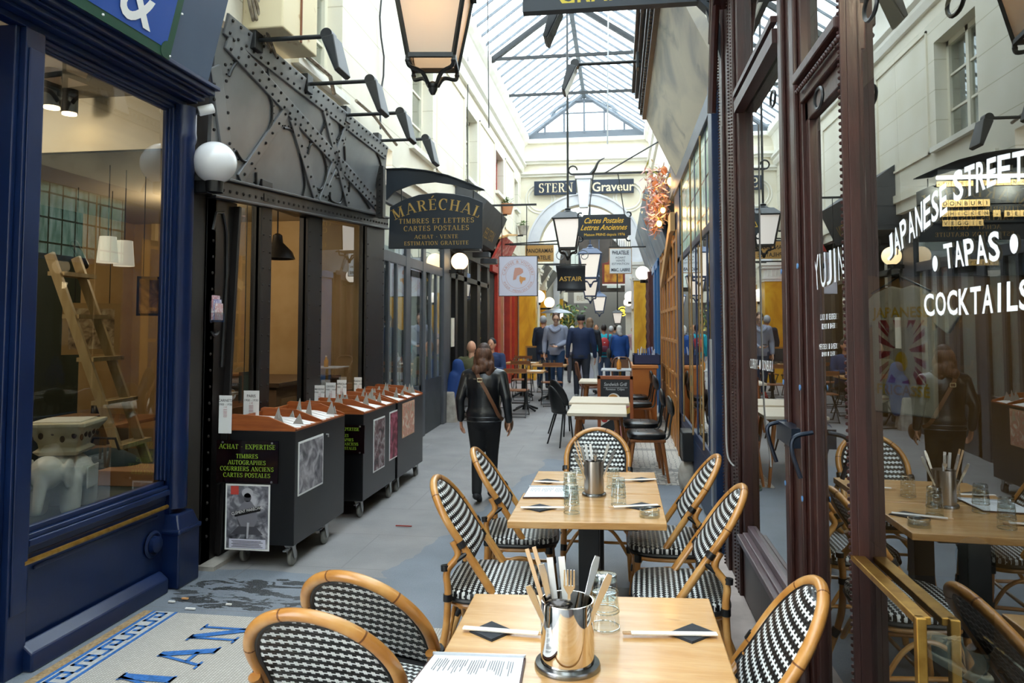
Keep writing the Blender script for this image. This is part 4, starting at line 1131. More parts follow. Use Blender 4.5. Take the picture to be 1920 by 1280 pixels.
part(MB().box(X - .09, X - .01, yy['a'], yy['b'], 0, .86), 'kick_panel', GREYFR, gf, bevel=.004)
part(MB().box(X - .09, X - .01, yy['e'], yy['f'], 0, .9), 'kick_panel', GREYFR, gf, bevel=.004)
m = MB()
for u in (728, 743): y_ = gy(u); m.box(X - .07, X + .01, y_ - .03, y_ + .03, .86, 2.52)
for u in (806.5, 817.5): y_ = gy(u); m.box(X - .07, X + .01, y_ - .035, y_ + .035, .9, 2.52)
part(m, 'glazing_bars', GREYFR, gf)
m = MB(); a, b = yy['c'] + .02, yy['d'] - .02
m.box(X - .08, X - .01, a, a + .1, .03, 2.5).box(X - .08, X - .01, b - .1, b, .03, 2.5).box(X - .08, X - .01, a, b, 2.4, 2.5).box(X - .08, X - .01, a, b, .03, .85)
dr = part(m, 'door', GREYFR, gf, bevel=.004)
hd = MB().tube([(X + .0, b - .05, 1.15), (X + .05, b - .05, 1.15), (X + .05, b - .2, 1.15)], .012, 8).box(X - .01, X + .008, b - .075, b - .025, .95, 1.3).build('door_handle', mat('satin_steel', '#b6b8ba', .3, metal=.9)); hd.parent = dr; hd.matrix_parent_inverse = Matrix.Translation(-V(gf.location))
FROST = glass('pale_frosted_glass', '#cfd8d6', 1.5, 1.3, base=.06)
part(MB().box(X - .016, X - .01, yy['a'], yy['g'], .05, 3.25), 'window_pane', PANE, gf)
struct(MB().box(-3.4, -2.9, 16.3, 17.3, 0, 4.2).build('wall_pier', DARKIN))
struct(MB().box(-2.93, -2.92, 8.75, 12.3, 0, 3.6).build('net_curtain', mat('pale_blind', '#d9e1df', .8)))
tag(MB().hexa([(-2.86, 12.1, 0), (-2.66, 12.1, 0), (-2.66, 12.42, 0), (-2.86, 12.42, 0)], [(-2.86, 12.14, .62), (-2.72, 12.14, .62), (-2.72, 12.38, .62), (-2.86, 12.38, .62)]).build('guard_stone', STONE, None, bevel=.03), 'worn stone block at the foot of the grey front corner', 'stone')
struct(MB().box(-2.95, -2.78, 8.7, 12.15, 0, .05).build('door_step', STONE))

# ================================================================== black restaurant front with its leaning fascia
rf = thing('restaurant_facade', 'black restaurant front with grey leaning fascia behind the seated men', 'shopfront', (-2.9, 14.2, 0))
X = -2.9
m = MB()
ry = lambda u: atX(u, 600, X).y
for (a, b) in ((12.45, 12.6), (ry(852), ry(856)), (ry(868), ry(874)), (ry(893), ry(899)), (16.2, 16.5)): m.box(X - .12, X + .02, a, b, 0, 3.2)
m.box(X - .12, X + .02, 12.45, 16.4, 2.55, 2.65).box(X - .12, X + .04, 12.45, 16.4, 3.0, 3.3).box(X - .1, X, ry(874), 16.3, 0, .7)
part(m, 'frame', BLACK, rf, bevel=.006)
part(MB().box(X - .06, X - .054, 12.6, 16.3, .1, 3.0), 'window_pane', PANE, rf)
part(MB().box(X - .02, X + .03, ry(844), ry(849), 1.35, 1.85), 'menu_board', CREAM, rf)
struct(MB().box(-6, -5.9, 12.3, 16.4, 0, 3.6).box(-6, -3.0, 12.3, 12.4, 0, 3.6).box(-6, -3, 16.35, 16.45, 0, 3.6).build('wall_shop', mat('brown_cafe_wall', '#5a4636', .7)))
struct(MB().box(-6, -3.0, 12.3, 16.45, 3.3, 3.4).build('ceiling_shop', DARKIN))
lamp_light('shop_light', (-4.2, 14.2, 2.6), 30, (1, .75, .45), .1)
FE = 14.6
tip, low = atY(951, 411, FE), atY(925, 470, FE)
bk = V((X, FE, tip.z + .35)); 
prof = [V((X - .1, FE, low.z + .02)), low, tip, V((X - .05, FE, tip.z + .55))]
m = MB().slab(prof, (0, -(FE - 12.3), 0))
part(m, 'fascia', mat('charcoal_fascia', '#46484c', .5, col2='#3d3f43', scale=4), rf)
fdr = (tip - low).normalized()
part(MB().text('FELTEIN', low + fdr * .12 - V((0, 1.0, 0)), (0, 1, 0), fdr, .2, lift=.01, font='sans'), 'lettering', GOLDTX, rf)
for i, (u, v, Yq) in enumerate(((885, 466, 13.3), (903, 478, 13.9), (917, 490, 14.4))):
    t = thing('floodlight', 'grey box floodlight under the charcoal fascia, %s of three from the globe lamp' % ['first', 'second', 'third'][i], 'spotlight', atY(u, v, Yq), group='floodlights under the charcoal fascia')
    MB().box(-.16, .16, -.1, .1, -.05, .05).build('housing', GREYFR, t, bevel=.01); MB().box(-.14, .14, -.08, .08, -.056, -.05).build('lens', NETC, t)
    MB().tube([(-.1, 0, .05), (-.2, 0, .12), (-.3, .05, .12)], .015, 6).build('arm', BLACK, t)
p = atY(862, 490, 12.3)
t = thing('globe_lamp', 'warm lit globe lamp on the corner of the black restaurant', 'lamp', p)
MB().ball((0, 0, 0), .145, 24, 16).build('globe', GLOBE_ON, t); MB().cyl((0, 0, -.2), (0, 0, -.12), .06, .06, 16).build('holder', BLACK, t); MB().box(-.5, 0, -.03, .03, -.2, -.14).build('arm', BLACK, t)

# ================================================================== red shop
rs = thing('red_shopfront', 'bright red painted shopfront beyond the black restaurant', 'shopfront', (-2.9, 18.3, 0))
REDP = mat('red_paint', '#c23a2b', .42, col2='#a92f24', scale=5)
TERR = mat('terracotta_wood', '#b56a43', .5, col2='#9c5836', scale=5)
X = -2.86; ry = lambda u: atX(u, 600, X).y
m = MB()
for (a, b) in ((930, 936), (953, 957), (962, 968)): m.box(X - .12, X + .04, ry(a), ry(b), 0, 3.3)
m.box(X - .12, X + .05, 16.5, 20.4, 2.95, 3.1).box(X - .1, X + .02, ry(936), ry(968), 0, .5)
part(m, 'frame', REDP, rs, bevel=.006)
part(MB().box(X - .1, X + .02, ry(937), ry(943), 0, 2.9), 'door', TERR, rs)
m = MB().slab([(X, 16.5, 3.1), (X + .32, 16.5, 3.75), (X + .32, 18.5, 3.75), (X, 18.5, 3.1)], (-.05, 0, .02))
part(m, 'fascia', mat('red_poster_fascia', '#d2493f', .5, col2='#e9a89a', scale=9, contrast=(.5, .62)), rs)
part(MB().slab([(X, 16.4, 3.62), (X + .42, 16.4, 3.72), (X + .36, 18.4, 3.98), (X, 18.4, 4.0)], (0, 0, .04)), 'awning_board', mat('tan_awning_wood', '#c79a5e', .6), rs)
part(MB().box(X - .05, X - .044, 16.5, 20.4, .3, 2.95), 'window_pane', PANE, rs)
m = MB().box(X - .1, X + .02, 19.2, 20.4, 0, .4)
for a in (969, 973, 977): m.box(X - .1, X + .03, ry(a), ry(a) + .1, 0, 3.0)
part(m, 'dark_posts', BLACK, rs)
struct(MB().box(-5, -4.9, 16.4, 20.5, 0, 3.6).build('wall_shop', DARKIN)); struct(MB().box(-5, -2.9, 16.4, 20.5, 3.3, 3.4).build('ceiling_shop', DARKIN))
# flowerpots on brackets of the left wall
for i, (u, v, Yq) in enumerate(((951, 392, 17.4), (981, 432, 20.0))):
    p = atY(u, v, Yq)
    t = thing('flower_pot', ['terracotta flower pot with trailing plant below the red framed window', 'pale wall pot with a small green plant near the far wall'][i], 'plant', p)
    MB().lathe([(.1, -.12), (.15, .08), (.16, .12), (.14, .12), (.13, .06), (0, .06)], (0, 0, 0), 18).build('pot', [mat('terracotta', '#c58a66', .8), STONE][i], t)
    m = MB(); rng = random.Random(i)
    for k in range(60):
        a, r_, z = rng.random() * 6.28, rng.random() * .17, .1 + rng.random() * .16
        c = V((r_ * math.cos(a), r_ * math.sin(a), z)); d = V((math.cos(a), math.sin(a), rng.random() - .4)) * .05; s_ = V((-math.sin(a), math.cos(a), .3)) * .02
        m.add([c - d, c - s_, c + d, c + s_], [(0, 1, 2, 3)])
    f = m.build('foliage', mat('leaf_green', '#5c8247', .6, col2='#7d9c55', scale=9), t)
    MB().box(-.45, 0, -.02, .02, -.16, -.12).build('wall_bracket', BLACK, t)

# ================================================================== stamp carts
CARTB = mat('black_cart_laminate', '#0a0b0d', .34, col2='#0f1013', scale=3)
CARTW = mat('reddish_tray_wood', '#a55a2a', .4, col2='#8d4920', scale=6, stretch=(1, 8, 8))
GREENTX = mat('lime_lettering', '#a7d23c', .5)
SLEEVE = glass('clear_sleeve', '#dfe3e4', 1.5, 1.0, base=.05)
CARD = mat('white_card', '#f2f1ee', .6)
STEEL = mat('caster_steel', '#9a9b9c', .35, metal=.8)
RUB = mat('grey_rubber', '#7b7a76', .6)
def cart(x0, x1, y0, y1, ztop, label, ndiv, sign, wheels):
    t = thing('stamp_cart', label, 'cart', ((x0 + x1) / 2, (y0 + y1) / 2, 0), group='black stamp carts')
    ox, oy = t.location.x, t.location.y
    a, b, c, d = x0 - ox, x1 - ox, y0 - oy, y1 - oy
    MB().box(a, b, c, d, .16, ztop).build('body', CARTB, t, bevel=.004)
    for i in range(ndiv):
        yy = c + .005 + (d - c - .03) * i / (ndiv - 1)
        w_ = b - a
        MB().slab([(a, yy, ztop), (b, yy, ztop), (b, yy, ztop + .022), (b - w_ * .42, yy, ztop + .10), (a + .02, yy, ztop + .115), (a, yy, ztop + .105)], (0, .016, 0)).build('divider', CARTW, t)
        if i < ndiv - 1:
            st = (d - c - .03) / (ndiv - 1)
            m = MB(); n_ = max(4, int(w_ / .09))
            for k in range(5):
                y2 = yy + .03 + (st - .04) * k / 5
                m.slab([(a + .02, y2, ztop + .01), (b - .02, y2, ztop + .002), (b - .02, y2 + .02, ztop + .014 + .004 * (k % 2)), (b - w_ * .42, y2 + .02, ztop + .05), (a + .02, y2 + .02, ztop + .058)], (0, .004, 0))
            m.build('cards', CARD, t)
            m = MB(); rng = random.Random(int(y0 * 10) + i)
            for k in range(5):
                xx = a + .12 + (w_ - .17) * rng.random(); y2 = yy + .05 + (st - .08) * rng.random(); h = .06 + .08 * rng.random(); s_ = .025 + .02 * rng.random()
                m.slab([(xx - s_, y2, ztop + .03), (xx + s_, y2 - .02, ztop + .03), (xx + .01, y2 - .01, ztop + .03 + h)], (.002, .004, 0))
            m.build('sleeves', mat('pearl_sleeve', '#a9aba6', .25, coat=.4), t)
    MB().box(a, b, c, d, ztop, ztop + .012).build('tray', CARTW, t)
    MB().box(a, a + .015, c, d, ztop, ztop + .085).build('tray_side', CARTW, t)
    for (wx, wy) in wheels:
        cs = MB().box(wx - ox - .03, wx - ox + .03, wy - oy - .035, wy - oy + .035, .145, .16).build('caster', STEEL, t)
        for s_ in (-.026, .022): MB().slab([(wx - ox + s_, wy - oy - .03, .15), (wx - ox + s_, wy - oy + .03, .15), (wx - ox + s_, wy - oy + .045, .055), (wx - ox + s_, wy - oy + .015, .05)], (.004, 0, 0)).build('fork', STEEL, cs)
        MB().lathe([(.03, -.016), (.055, -.014), (.06, -.008), (.06, .008), (.055, .014), (.03, .016)], (wx - ox, wy - oy + .03, .061), 20, axis=(1, 0, 0)).build('wheel', RUB, cs)
        MB().box(wx - ox - .012, wx - ox + .012, wy - oy - .1, wy - oy - .03, .13, .138).build('brake', STEEL, cs)
    if sign:
        (u0, v0, u1, v1) = sign
        A = atY(u0, v0, y0); B_ = atY(u1, v1, y0)
        MB().box(A.x - ox, B_.x - ox, c - .012, c - .002, B_.z, A.z).build('notice', mat('black_gloss_notice', '#17090c', .15, coat=.6), t)
        m = MB(); w_ = B_.x - A.x; h = A.z - B_.z; cx = (A.x + B_.x) / 2 - ox
        for (s_, f, hh) in (('ACHAT - EXPERTISE', .80, .11), ('TIMBRES', .58, .1), ('AUTOGRAPHES', .43, .1), ('COURRIERS ANCIENS', .28, .1), ('CARTES POSTALES', .13, .1)):
            m.text(s_, (cx, c - .012, B_.z + h * f), (1, 0, 0), (0, 0, 1), h * hh, font='serif', lift=.002, wide=1.0 * w_ / .44, bold=-.035)
        m.build('lettering', GREENTX, t)
        m = MB()
        for (sx, sz) in ((.1, .95), (.9, .95), (.9, .03)): m.lathe([(.008, 0), (.008, .003), (0, .003)], (A.x - ox + w_ * sx, c - .012, B_.z + h * sz), 8, axis=(0, -1, 0))
        m.build('screws', STEEL, t)
    return t
zt1 = atY(515, 808, 5.02).z
c1 = cart(-2.77, -2.27, 5.02, 5.98, zt1, 'nearest black stamp cart with a green lettered notice and a black and white poster', 3, (408, 824, 522, 906), [(-2.32, 5.08), (-2.30, 5.62), (-2.7, 5.12), (-2.7, 5.85)])
zt2 = atY(692, 777, 6.37).z
c2_ = cart(-2.80, -2.245, 6.37, 7.33, zt2, 'middle black stamp cart with two tall posters on its side', 4, (600, 795, 684, 850), [(-2.30, 6.43), (-2.28, 7.2), (-2.7, 6.5), (-2.7, 7.2)])
c3 = cart(-2.80, -2.235, 7.37, 8.35, zt2, 'farthest black stamp cart with one small poster on its side', 4, None, [(-2.28, 7.46), (-2.28, 8.2), (-2.7, 7.5), (-2.7, 8.2)])
# pictures stuck on the carts (they move with the cart)
def stuck_front(t, y, box, mtl, name='poster', border=CARD):
    A, B_ = atY(box[0], box[1], y), atY(box[2], box[3], y); o = t.location
    b = MB().box(A.x - o.x, B_.x - o.x, y - o.y - .004, y - o.y - .001, B_.z, A.z).build(name, border, t)
    MB().box(A.x - o.x + .012, B_.x - o.x - .012, y - o.y - .006, y - o.y - .003, B_.z + .012, A.z - .012).build('print', mtl, b); return b
def stuck_side(t, x, u0, v0, u1, v1, mtl, border, bw=.014):
    A, B_ = atX(u0, v0, x), atX(u1, v1, x); o = t.location; zt_ = (A.z + atX(u1, v0 - (u1 - u0) * .3, x).z) / 2; zb = B_.z
    b = MB().box(x - o.x + .001, x - o.x + .006, A.y - o.y, B_.y - o.y, zb, A.z).build('poster', border, t)
    MB().box(x - o.x + .003, x - o.x + .008, A.y - o.y + bw, B_.y - o.y - bw, zb + bw, A.z - bw).build('print', mtl, b); return b
g = NG('old_photo_print', .35)                            # monochrome studio photograph: a turbaned figure against rocks
x_, y_, z_ = g.xyz()
nz = g.noise(14, 8, dist=.8)
g.color(g.ramp(nz, (.3, '#23222a'), (.5, '#6f6e76'), (.7, '#c4c2c8')))
pb = stuck_front(c1, 5.02, (424, 906, 505, 1033), g.m)
m = MB(); A = atY(424, 906, 5.02); B_ = atY(505, 1033, 5.02); o = c1.location; w_ = B_.x - A.x; h = A.z - B_.z
q = lambda s, t_: (A.x - o.x + s * w_, 5.02 - o.y - .007, B_.z + t_ * h)
def blob(mb, cx, cz, rx, rz, mi, n=14):
    mb.add([q(cx + rx * math.cos(2 * PI * k / n), cz + rz * math.sin(2 * PI * k / n)) for k in range(n)], [tuple(range(n))], mi)
blob(m, .5, .87, .13, .075, 1); blob(m, .5, .8, .085, .07, 0)
m.add([q(.44, .75), q(.57, .75), q(.68, .66), q(.74, .48), q(.66, .36), q(.36, .36), q(.28, .48), q(.33, .66)], [tuple(range(8))], 5); m.add([q(.3, .36), q(.7, .36), q(.86, .24), q(.14, .24)], [(0, 1, 2, 3)], 0); m.add([(p[0], p[1] - .0005, p[2]) for p in (q(.49, .18), q(.53, .18), q(.55, .42), q(.5, .42))], [(0, 1, 2, 3)], 1)
m.add([(p[0], p[1] - .001, p[2]) for p in (q(.22, .5), q(.8, .6), q(.8, .68), q(.22, .58))], [(0, 1, 2, 3)], 3)
m.add([q(.12, .84), q(.3, .84), q(.3, .97), q(.12, .97)], [(0, 1, 2, 3)], 2)
m.add([q(.1, .03), q(.92, .03), q(.92, .17), q(.1, .17)], [(0, 1, 2, 3)], 4)
o_ = m.build('figure', [mat('photo_dark_grey', '#4b4a51', .4), mat('photo_light_grey', '#b9b7bd', .4), mat('stamp_red', '#c4473d', .5), mat('caption_black', '#101013', .4), mat('caption_lilac', '#d9d7e6', .6), mat('photo_mid_grey', '#7d7b83', .4)], pb)
d_ = (V(q(.8, .6)) - V(q(.22, .5))).normalized()
MB().text('CL\u00c9MENT MAR\u00c9CHAL', V(q(.51, .585)) + V((0, -.002, 0)), d_, V((-d_.z, 0, d_.x)), .02, lift=.001, wide=.9).build('lettering', CARD, pb)
m = MB()
for k in range(5): m.box(q(.16 + .03 * (k % 2), 0)[0], q(.86 - .04 * (k % 3), 0)[0], 5.02 - o.y - .009, 5.02 - o.y - .0075, q(0, .05 + k * .022)[2], q(0, .058 + k * .022)[2])
m.build('small_print', mat('small_print_grey', '#55535f', .7), pb)
stuck_side(c1, -2.27, 559, 829, 604, 906, print_mat('faded_photo', '#4d4a50', '#8e888c', '#c2bcc0', 9, 2), CARD)
stuck_side(c2_, -2.245, 700, 787, 720, 874, print_mat('striped_poster', '#2b2527', '#7c5a5c', '#b9b4b2', 12, 7), CARD)
stuck_side(c2_, -2.245, 730, 773, 748, 853, print_mat('crimson_poster', '#1c1618', '#8b2f43', '#c26a7c', 8, 4), CARD)
stuck_side(c3, -2.235, 754, 757, 776, 810, print_mat('pale_poster', '#c7b59a', '#d98f78', '#efe4d0', 12, 9), mat('peach_border', '#d9a98a', .6))
MB().tube([V((-2.268, 5.58, .86)) - V(c1.location), V((-2.25, 5.58, .86)) - V(c1.location), V((-2.25, 5.58, .84)) - V(c1.location)], .006, 6).build('lock', STEEL, c1)
# price cards standing behind the trays
for i, (u0, v0, u1, v1, yy) in enumerate(((411, 741, 434, 786, 5.3), (457, 732, 485, 780, 5.75), (590, 722, 608, 757, 6.5), (611, 717, 629, 752, 6.72), (632, 712, 649, 748, 6.95), (664, 707, 678, 741, 7.5))):
    yy = atX((u0 + u1) / 2, v1, -2.79).y; A, B_ = atY(u0, v0, yy), atY(u1, v1, yy)
    t = thing('price_card', 'white printed price card standing at the back of the carts, %s from the blue shop' % ['first', 'second', 'third', 'fourth', 'fifth', 'sixth'][i], 'card', ((A.x + B_.x) / 2, yy, B_.z), group='price cards on the stamp carts')
    w_, h = B_.x - A.x, A.z - B_.z
    MB().box(-w_ / 2, w_ / 2, 0, .004, -.1, h).build('card', CARD, t)
    m = MB(); m.text(['CARNETS', 'PARIS', 'MARINE', 'DIVERS', 'AFRIQUE', 'FRANCE'][i], (0, 0, h * .74), (1, 0, 0), (0, 0, 1), h * .11, lift=.001, bold=.01).text('1900 - 1930', (0, 0, h * .58), (1, 0, 0), (0, 0, 1), h * .09, lift=.001)
    m.build('lettering', BLACK, t)
    m = MB()
    for k in range(6): m.box(-w_ * .14, w_ * .14, -.0015, 0, h * (.1 + k * .06), h * (.12 + k * .06))
    m.text('1 \u20ac', (0, 0, h * .47), (1, 0, 0), (0, 0, 1), h * .08, lift=.001)
    m.build('small_print', mat('pink_small_print', '#b9828a', .7), t)
# litter on the ground
for i, (u, v, s_, cl, lb) in enumerate(((322, 1128, .03, '#eceae6', 'white cigarette end nearest the blue column'), (347, 1122, .03, '#d9a066', 'tan cigarette end on the asphalt beside the blue column'), (357, 1141, .045, '#f0eeea', 'longest white paper scrap at the edge of the mosaic'), (429, 1133, .025, '#e6e4e0', 'small white scrap in front of the first cart'), (757, 986, .1, '#8e2f2a', 'flat red ribbon scrap on the paving by the carts'))):
    p = atZ(u, v, .008)
    tag(MB().box(p.x - s_ * .7, p.x + s_ * .7, p.y - .006, p.y + .006, .006, .014).build('litter', mat('litter_%d' % i, cl, .8)), lb, 'litter')
# ================================================================== rattan bistro chairs
def weave_material(name, ax, ay, sx, sy):
    """black and white woven strands: rows of white crosses on black"""
    g = NG(name, .38)
    o = g.xyz(); U = g.math('MULTIPLY', o[ax], sx); W_ = g.math('MULTIPLY', o[ay], sy)
    row = g.math('FLOOR', W_)
    Uo = g.math('ADD', U, g.math('MULTIPLY', row, .5))
    fu = g.math('FRACT', Uo); fv = g.math('FRACT', W_)
    band = lambda f, a, b: g.math('MULTIPLY', g.math('GREATER_THAN', f, a), g.math('LESS_THAN', f, b))
    upright = g.math('MULTIPLY', band(fu, .27, .73), band(fv, .16, .74))
    thin = band(fv, .38, .54)
    # black strand crossing over the thin white line between the uprights now and then
    white = g.math('MAXIMUM', upright, thin)
    groove = g.math('MULTIPLY', upright, band(fu, .485, .515))
    split = g.math('MULTIPLY', band(fu, -.1, .1), band(fv, .0, .12))
    w_ = g.math('SUBTRACT', white, g.math('MULTIPLY', groove, .35), clamp=True)
    n_ = g.noise(60, 2)
    blk = g.mix(g.math('MULTIPLY', n_, .6), lin('#0c0c0e'), lin('#1f2022'))
    c = g.mix(w_, blk, lin('#dfe2e0'))
    g.color(c)
    h = g.math('ADD', g.math('SINE', g.math('MULTIPLY', fu, 2 * PI)), g.math('SINE', g.math('MULTIPLY', fv, 2 * PI)))
    g.bump(g.math('ADD', h, g.math('MULTIPLY', white, .8)), .35, .004)
    return g.m
WEAVE_B = weave_material('woven_back', 0, 2, 42, 36)
WEAVE_S = weave_material('woven_seat', 0, 1, 46, 40)
g = NG('rattan_cane', .3)
n_ = g.noise(7, 5); n2_ = g.noise(45, 3)
c = g.ramp(n_, (.3, '#a96f2f'), (.5, '#c48a46'), (.72, '#d9a865'))
g.color(g.mix(g.math('MULTIPLY', n2_, .18), c, lin('#8a5522')))
g.b.inputs['Coat Weight'].default_value = .35; g.b.inputs['Coat Roughness'].default_value = .15
RATTAN = g.m
NODE = mat('rattan_joint', '#6e4118', .5)
BIND = mat('black_binding', '#111113', .4)
def smooth_path(P, k=6):
    P = [V(p) for p in P]; Q = []
    for i in range(len(P) - 1):
        p0, p1, p2, p3 = P[max(i - 1, 0)], P[i], P[i + 1], P[min(i + 2, len(P) - 1)]
        for j in range(k):
            t = j / k
            Q.append(.5 * ((2 * p1) + (p2 - p0) * t + (2 * p0 - 5 * p1 + 4 * p2 - p3) * t * t + (3 * p1 - p0 - 3 * p2 + p3) * t ** 3))
    Q.append(P[-1]); return Q
def make_bistro():
    t = thing('bistro_chair', 'rattan bistro chair', 'chair')
    # seat: rounded square, slightly domed, woven
    out = []
    for i in range(40):
        a = 2 * PI * i / 40; c_, s_ = math.cos(a), math.sin(a); e = .55
        out.append((.225 * math.copysign(abs(c_) ** e, c_), .215 * math.copysign(abs(s_) ** e, s_)))
    m = MB(); rings = [(1.0, .425), (1.02, .44), (1.0, .455), (.93, .464), (.6, .468), (.25, .469)]
    vs = [(x * k, y * k, z) for k, z in rings for x, y in out]
    fs = [(i * 40 + k, i * 40 + (k + 1) % 40, i * 40 + 40 + (k + 1) % 40, i * 40 + 40 + k) for i in range(len(rings) - 1) for k in range(40)]
    fs += [tuple(range(39, -1, -1)), tuple(200 + k for k in range(40))]
    m.add(vs, fs, 0, True); m.build('seat', WEAVE_S, t)
    MB().tube([(x * .99, y * .99, .417) for x, y in out], .013, 8, closed=True).build('seat_rim', BIND, t)
    m = MB(); m.tube([(x * .93, y * .93, .392) for x, y in out], .014, 8, closed=True); m.build('seat_frame', RATTAN, t)
    # leaning hoop: two poles and a round arch
    dirv = V((0, -.33, .50)).normalized(); base_y, base_z = .03, .435
    def hp(x, s): return V((x, base_y, base_z)) + dirv * s
    H = []
    for s_ in (0, .1, .2, .3): H.append(hp(.205 - .008 * s_ / .3, s_))
    for i in range(0, 13):
        a = PI * i / 12; H.append(hp(.2 * math.cos(a), .36 + .235 * math.sin(a)))
    for s_ in (.3, .2, .1, 0): H.append(hp(-.205 + .008 * s_ / .3, s_))
    H = smooth_path(H, 3)
    MB().tube(H, .0175, 12).build('back_hoop', RATTAN, t)
    m = MB()
    for i in (8, 21, 33, 45): 
        if i + 1 < len(H): m.tube([H[i], H[i] + (H[i + 1] - H[i]).normalized() * .005], .0181, 12)
    m.build('cane_joint', NODE, t)
    # inner thin pole beside each leg of the hoop
    for sx in (-1, 1):
        MB().tube([hp(sx * .172, .0), hp(sx * .168, .24)], .011, 8).build('inner_pole', RATTAN, t)
    # woven panel inside the arch, dished a little
    nrm = dirv.cross(V((1, 0, 0))).normalized()
    n_s, n_x = 14, 12; vs = []; fs = []
    s0, s1 = .20, .575
    for j in range(n_s + 1):
        s_ = s0 + (s1 - s0) * j / n_s
        hw = .178 if s_ < .36 else .178 * math.sqrt(max(0.0, 1 - ((s_ - .36) / .2175) ** 2))
        for i in range(n_x + 1):
            u = -1 + 2 * i / n_x
            vs.append(hp(u * hw, s_) - nrm * (-.012 * (1 - u * u)))
    for j in range(n_s):
        for i in range(n_x): fs.append((j * (n_x + 1) + i, j * (n_x + 1) + i + 1, (j + 1) * (n_x + 1) + i + 1, (j + 1) * (n_x + 1) + i))
    m = MB(); m.add(vs, fs, 0, True); o = m.build('back_panel', WEAVE_B, t)
    sd = o.modifiers.new('solid', 'SOLIDIFY'); sd.thickness = .009; sd.offset = 0
    E_ = [vs[j * (n_x + 1)] for j in range(n_s + 1)] + [vs[j * (n_x + 1) + n_x] for j in range(n_s, -1, -1)]
    MB().tube(E_, .0085, 8, closed=True).build('panel_edging', BIND, t)
    # legs
    RL = []
    for sx in (-1, 1):
        P = smooth_path([hp(sx * .2, .315) + V((0, -.024, -.012)), hp(sx * .206, .25) + V((0, -.034, -.02)), (sx * .216, -.19, .55), (sx * .22, -.185, .45), (sx * .225, -.2, .25), (sx * .235, -.285, 0)])
        MB().tube(P, .0165, 10).build('leg', RATTAN, t); RL.append(P)
        P = smooth_path([(sx * .19, .165, .41), (sx * .195, .18, .2), (sx * .205, .2, 0)])
        MB().tube(P, .0165, 10).build('leg', RATTAN, t)
    # bent braces under the seat and stretchers
    for sx in (-1, 1):
        MB().tube(smooth_path([(sx * .222, -.19, .16), (sx * .215, -.1, .3), (sx * .205, .0, .345), (sx * .2, .1, .3), (sx * .198, .185, .16)]), .011, 8).build('brace', RATTAN, t)
        MB().tube([(sx * .225, -.21, .19), (sx * .197, .18, .19)], .011, 8).build('stretcher', RATTAN, t)
    for y, x, z in ((.182, .19, .16), (-.195, .22, .16)):
        MB().tube(smooth_path([(-x, y, z), (-.1, y * .95, .31), (0, y * .93, .35), (.1, y * .95, .31), (x, y, z)]), .011, 8).build('brace', RATTAN, t)
    MB().tube([(-.2, .0, .19), (.2, .0, .19)], .01, 8).build('stretcher', RATTAN, t)
    m = MB()
    for sx in (-1, 1):
        m.tube([hp(sx * .203, .27), hp(sx * .203, .30)], .021, 10); m.tube([V((sx * .216, -.197, .555)), V((sx * .214, -.199, .58))], .021, 10)
        m.tube([hp(sx * .206, .24), (sx * .216, -.197, .565)], .012, 8)
        for (a, b) in (((sx * .223, -.185, .42), (sx * .223, -.185, .45)), ((sx * .226, -.215, .2), (sx * .227, -.235, .165)), ((sx * .195, .178, .22), (sx * .196, .182, .18)), ((sx * .19, .166, .37), (sx * .19, .165, .41))): m.tube([a, b], .021, 10)
        m.tube([hp(sx * .172, .2), hp(sx * .17, .235)], .0145, 8)
    m.build('binding', BIND, t)
    return t
CH = make_bistro()
used = [False]
def bistro(x, y, ang, label):
    """ang: where the sitter looks, degrees from +x counter-clockwise"""
    rz = R(ang - 90)
    CH.scale = (1.13, 1.03, 1)
    if not used[0]:
        used[0] = True; CH.location = (x, y, 0); CH.rotation_euler = (0, 0, rz); CH['label'] = label; CH['group'] = 'rattan bistro chairs'; return CH
    return dup(CH, (x, y, 0), rz, label, 'rattan bistro chairs')
bistro(-.62, 3.72, 2, 'rattan bistro chair on the left of the middle table, nearer the viewer')
bistro(-.60, 4.62, 4, 'rattan bistro chair on the left of the middle table, farther along by the walking woman')
bistro(.28, 3.72, 178, 'rattan bistro chair on the right of the middle table, next to the plum panel')
bistro(.27, 4.55, 180, 'rattan bistro chair on the right of the middle table, farther along by the blue shop')
bistro(-.16, 5.32, -90, 'rattan bistro chair at the far head of the middle table facing the viewer')
def by_apex(u, v, ang, label):
    p = atZ(u, v, .93); a = R(ang); return bistro(p.x + .30 * math.cos(a), p.y + .30 * math.sin(a), ang, label)
by_apex(650, 1080, 76, 'rattan bistro chair at the near table, behind the frontmost chair by the mosaic')
by_apex(568, 1152, 84, 'frontmost rattan bistro chair, its woven back towards the viewer by the mosaic')
by_apex(1535, 1098, 176, 'rattan bistro chair at the near table on the side of the large shop window')

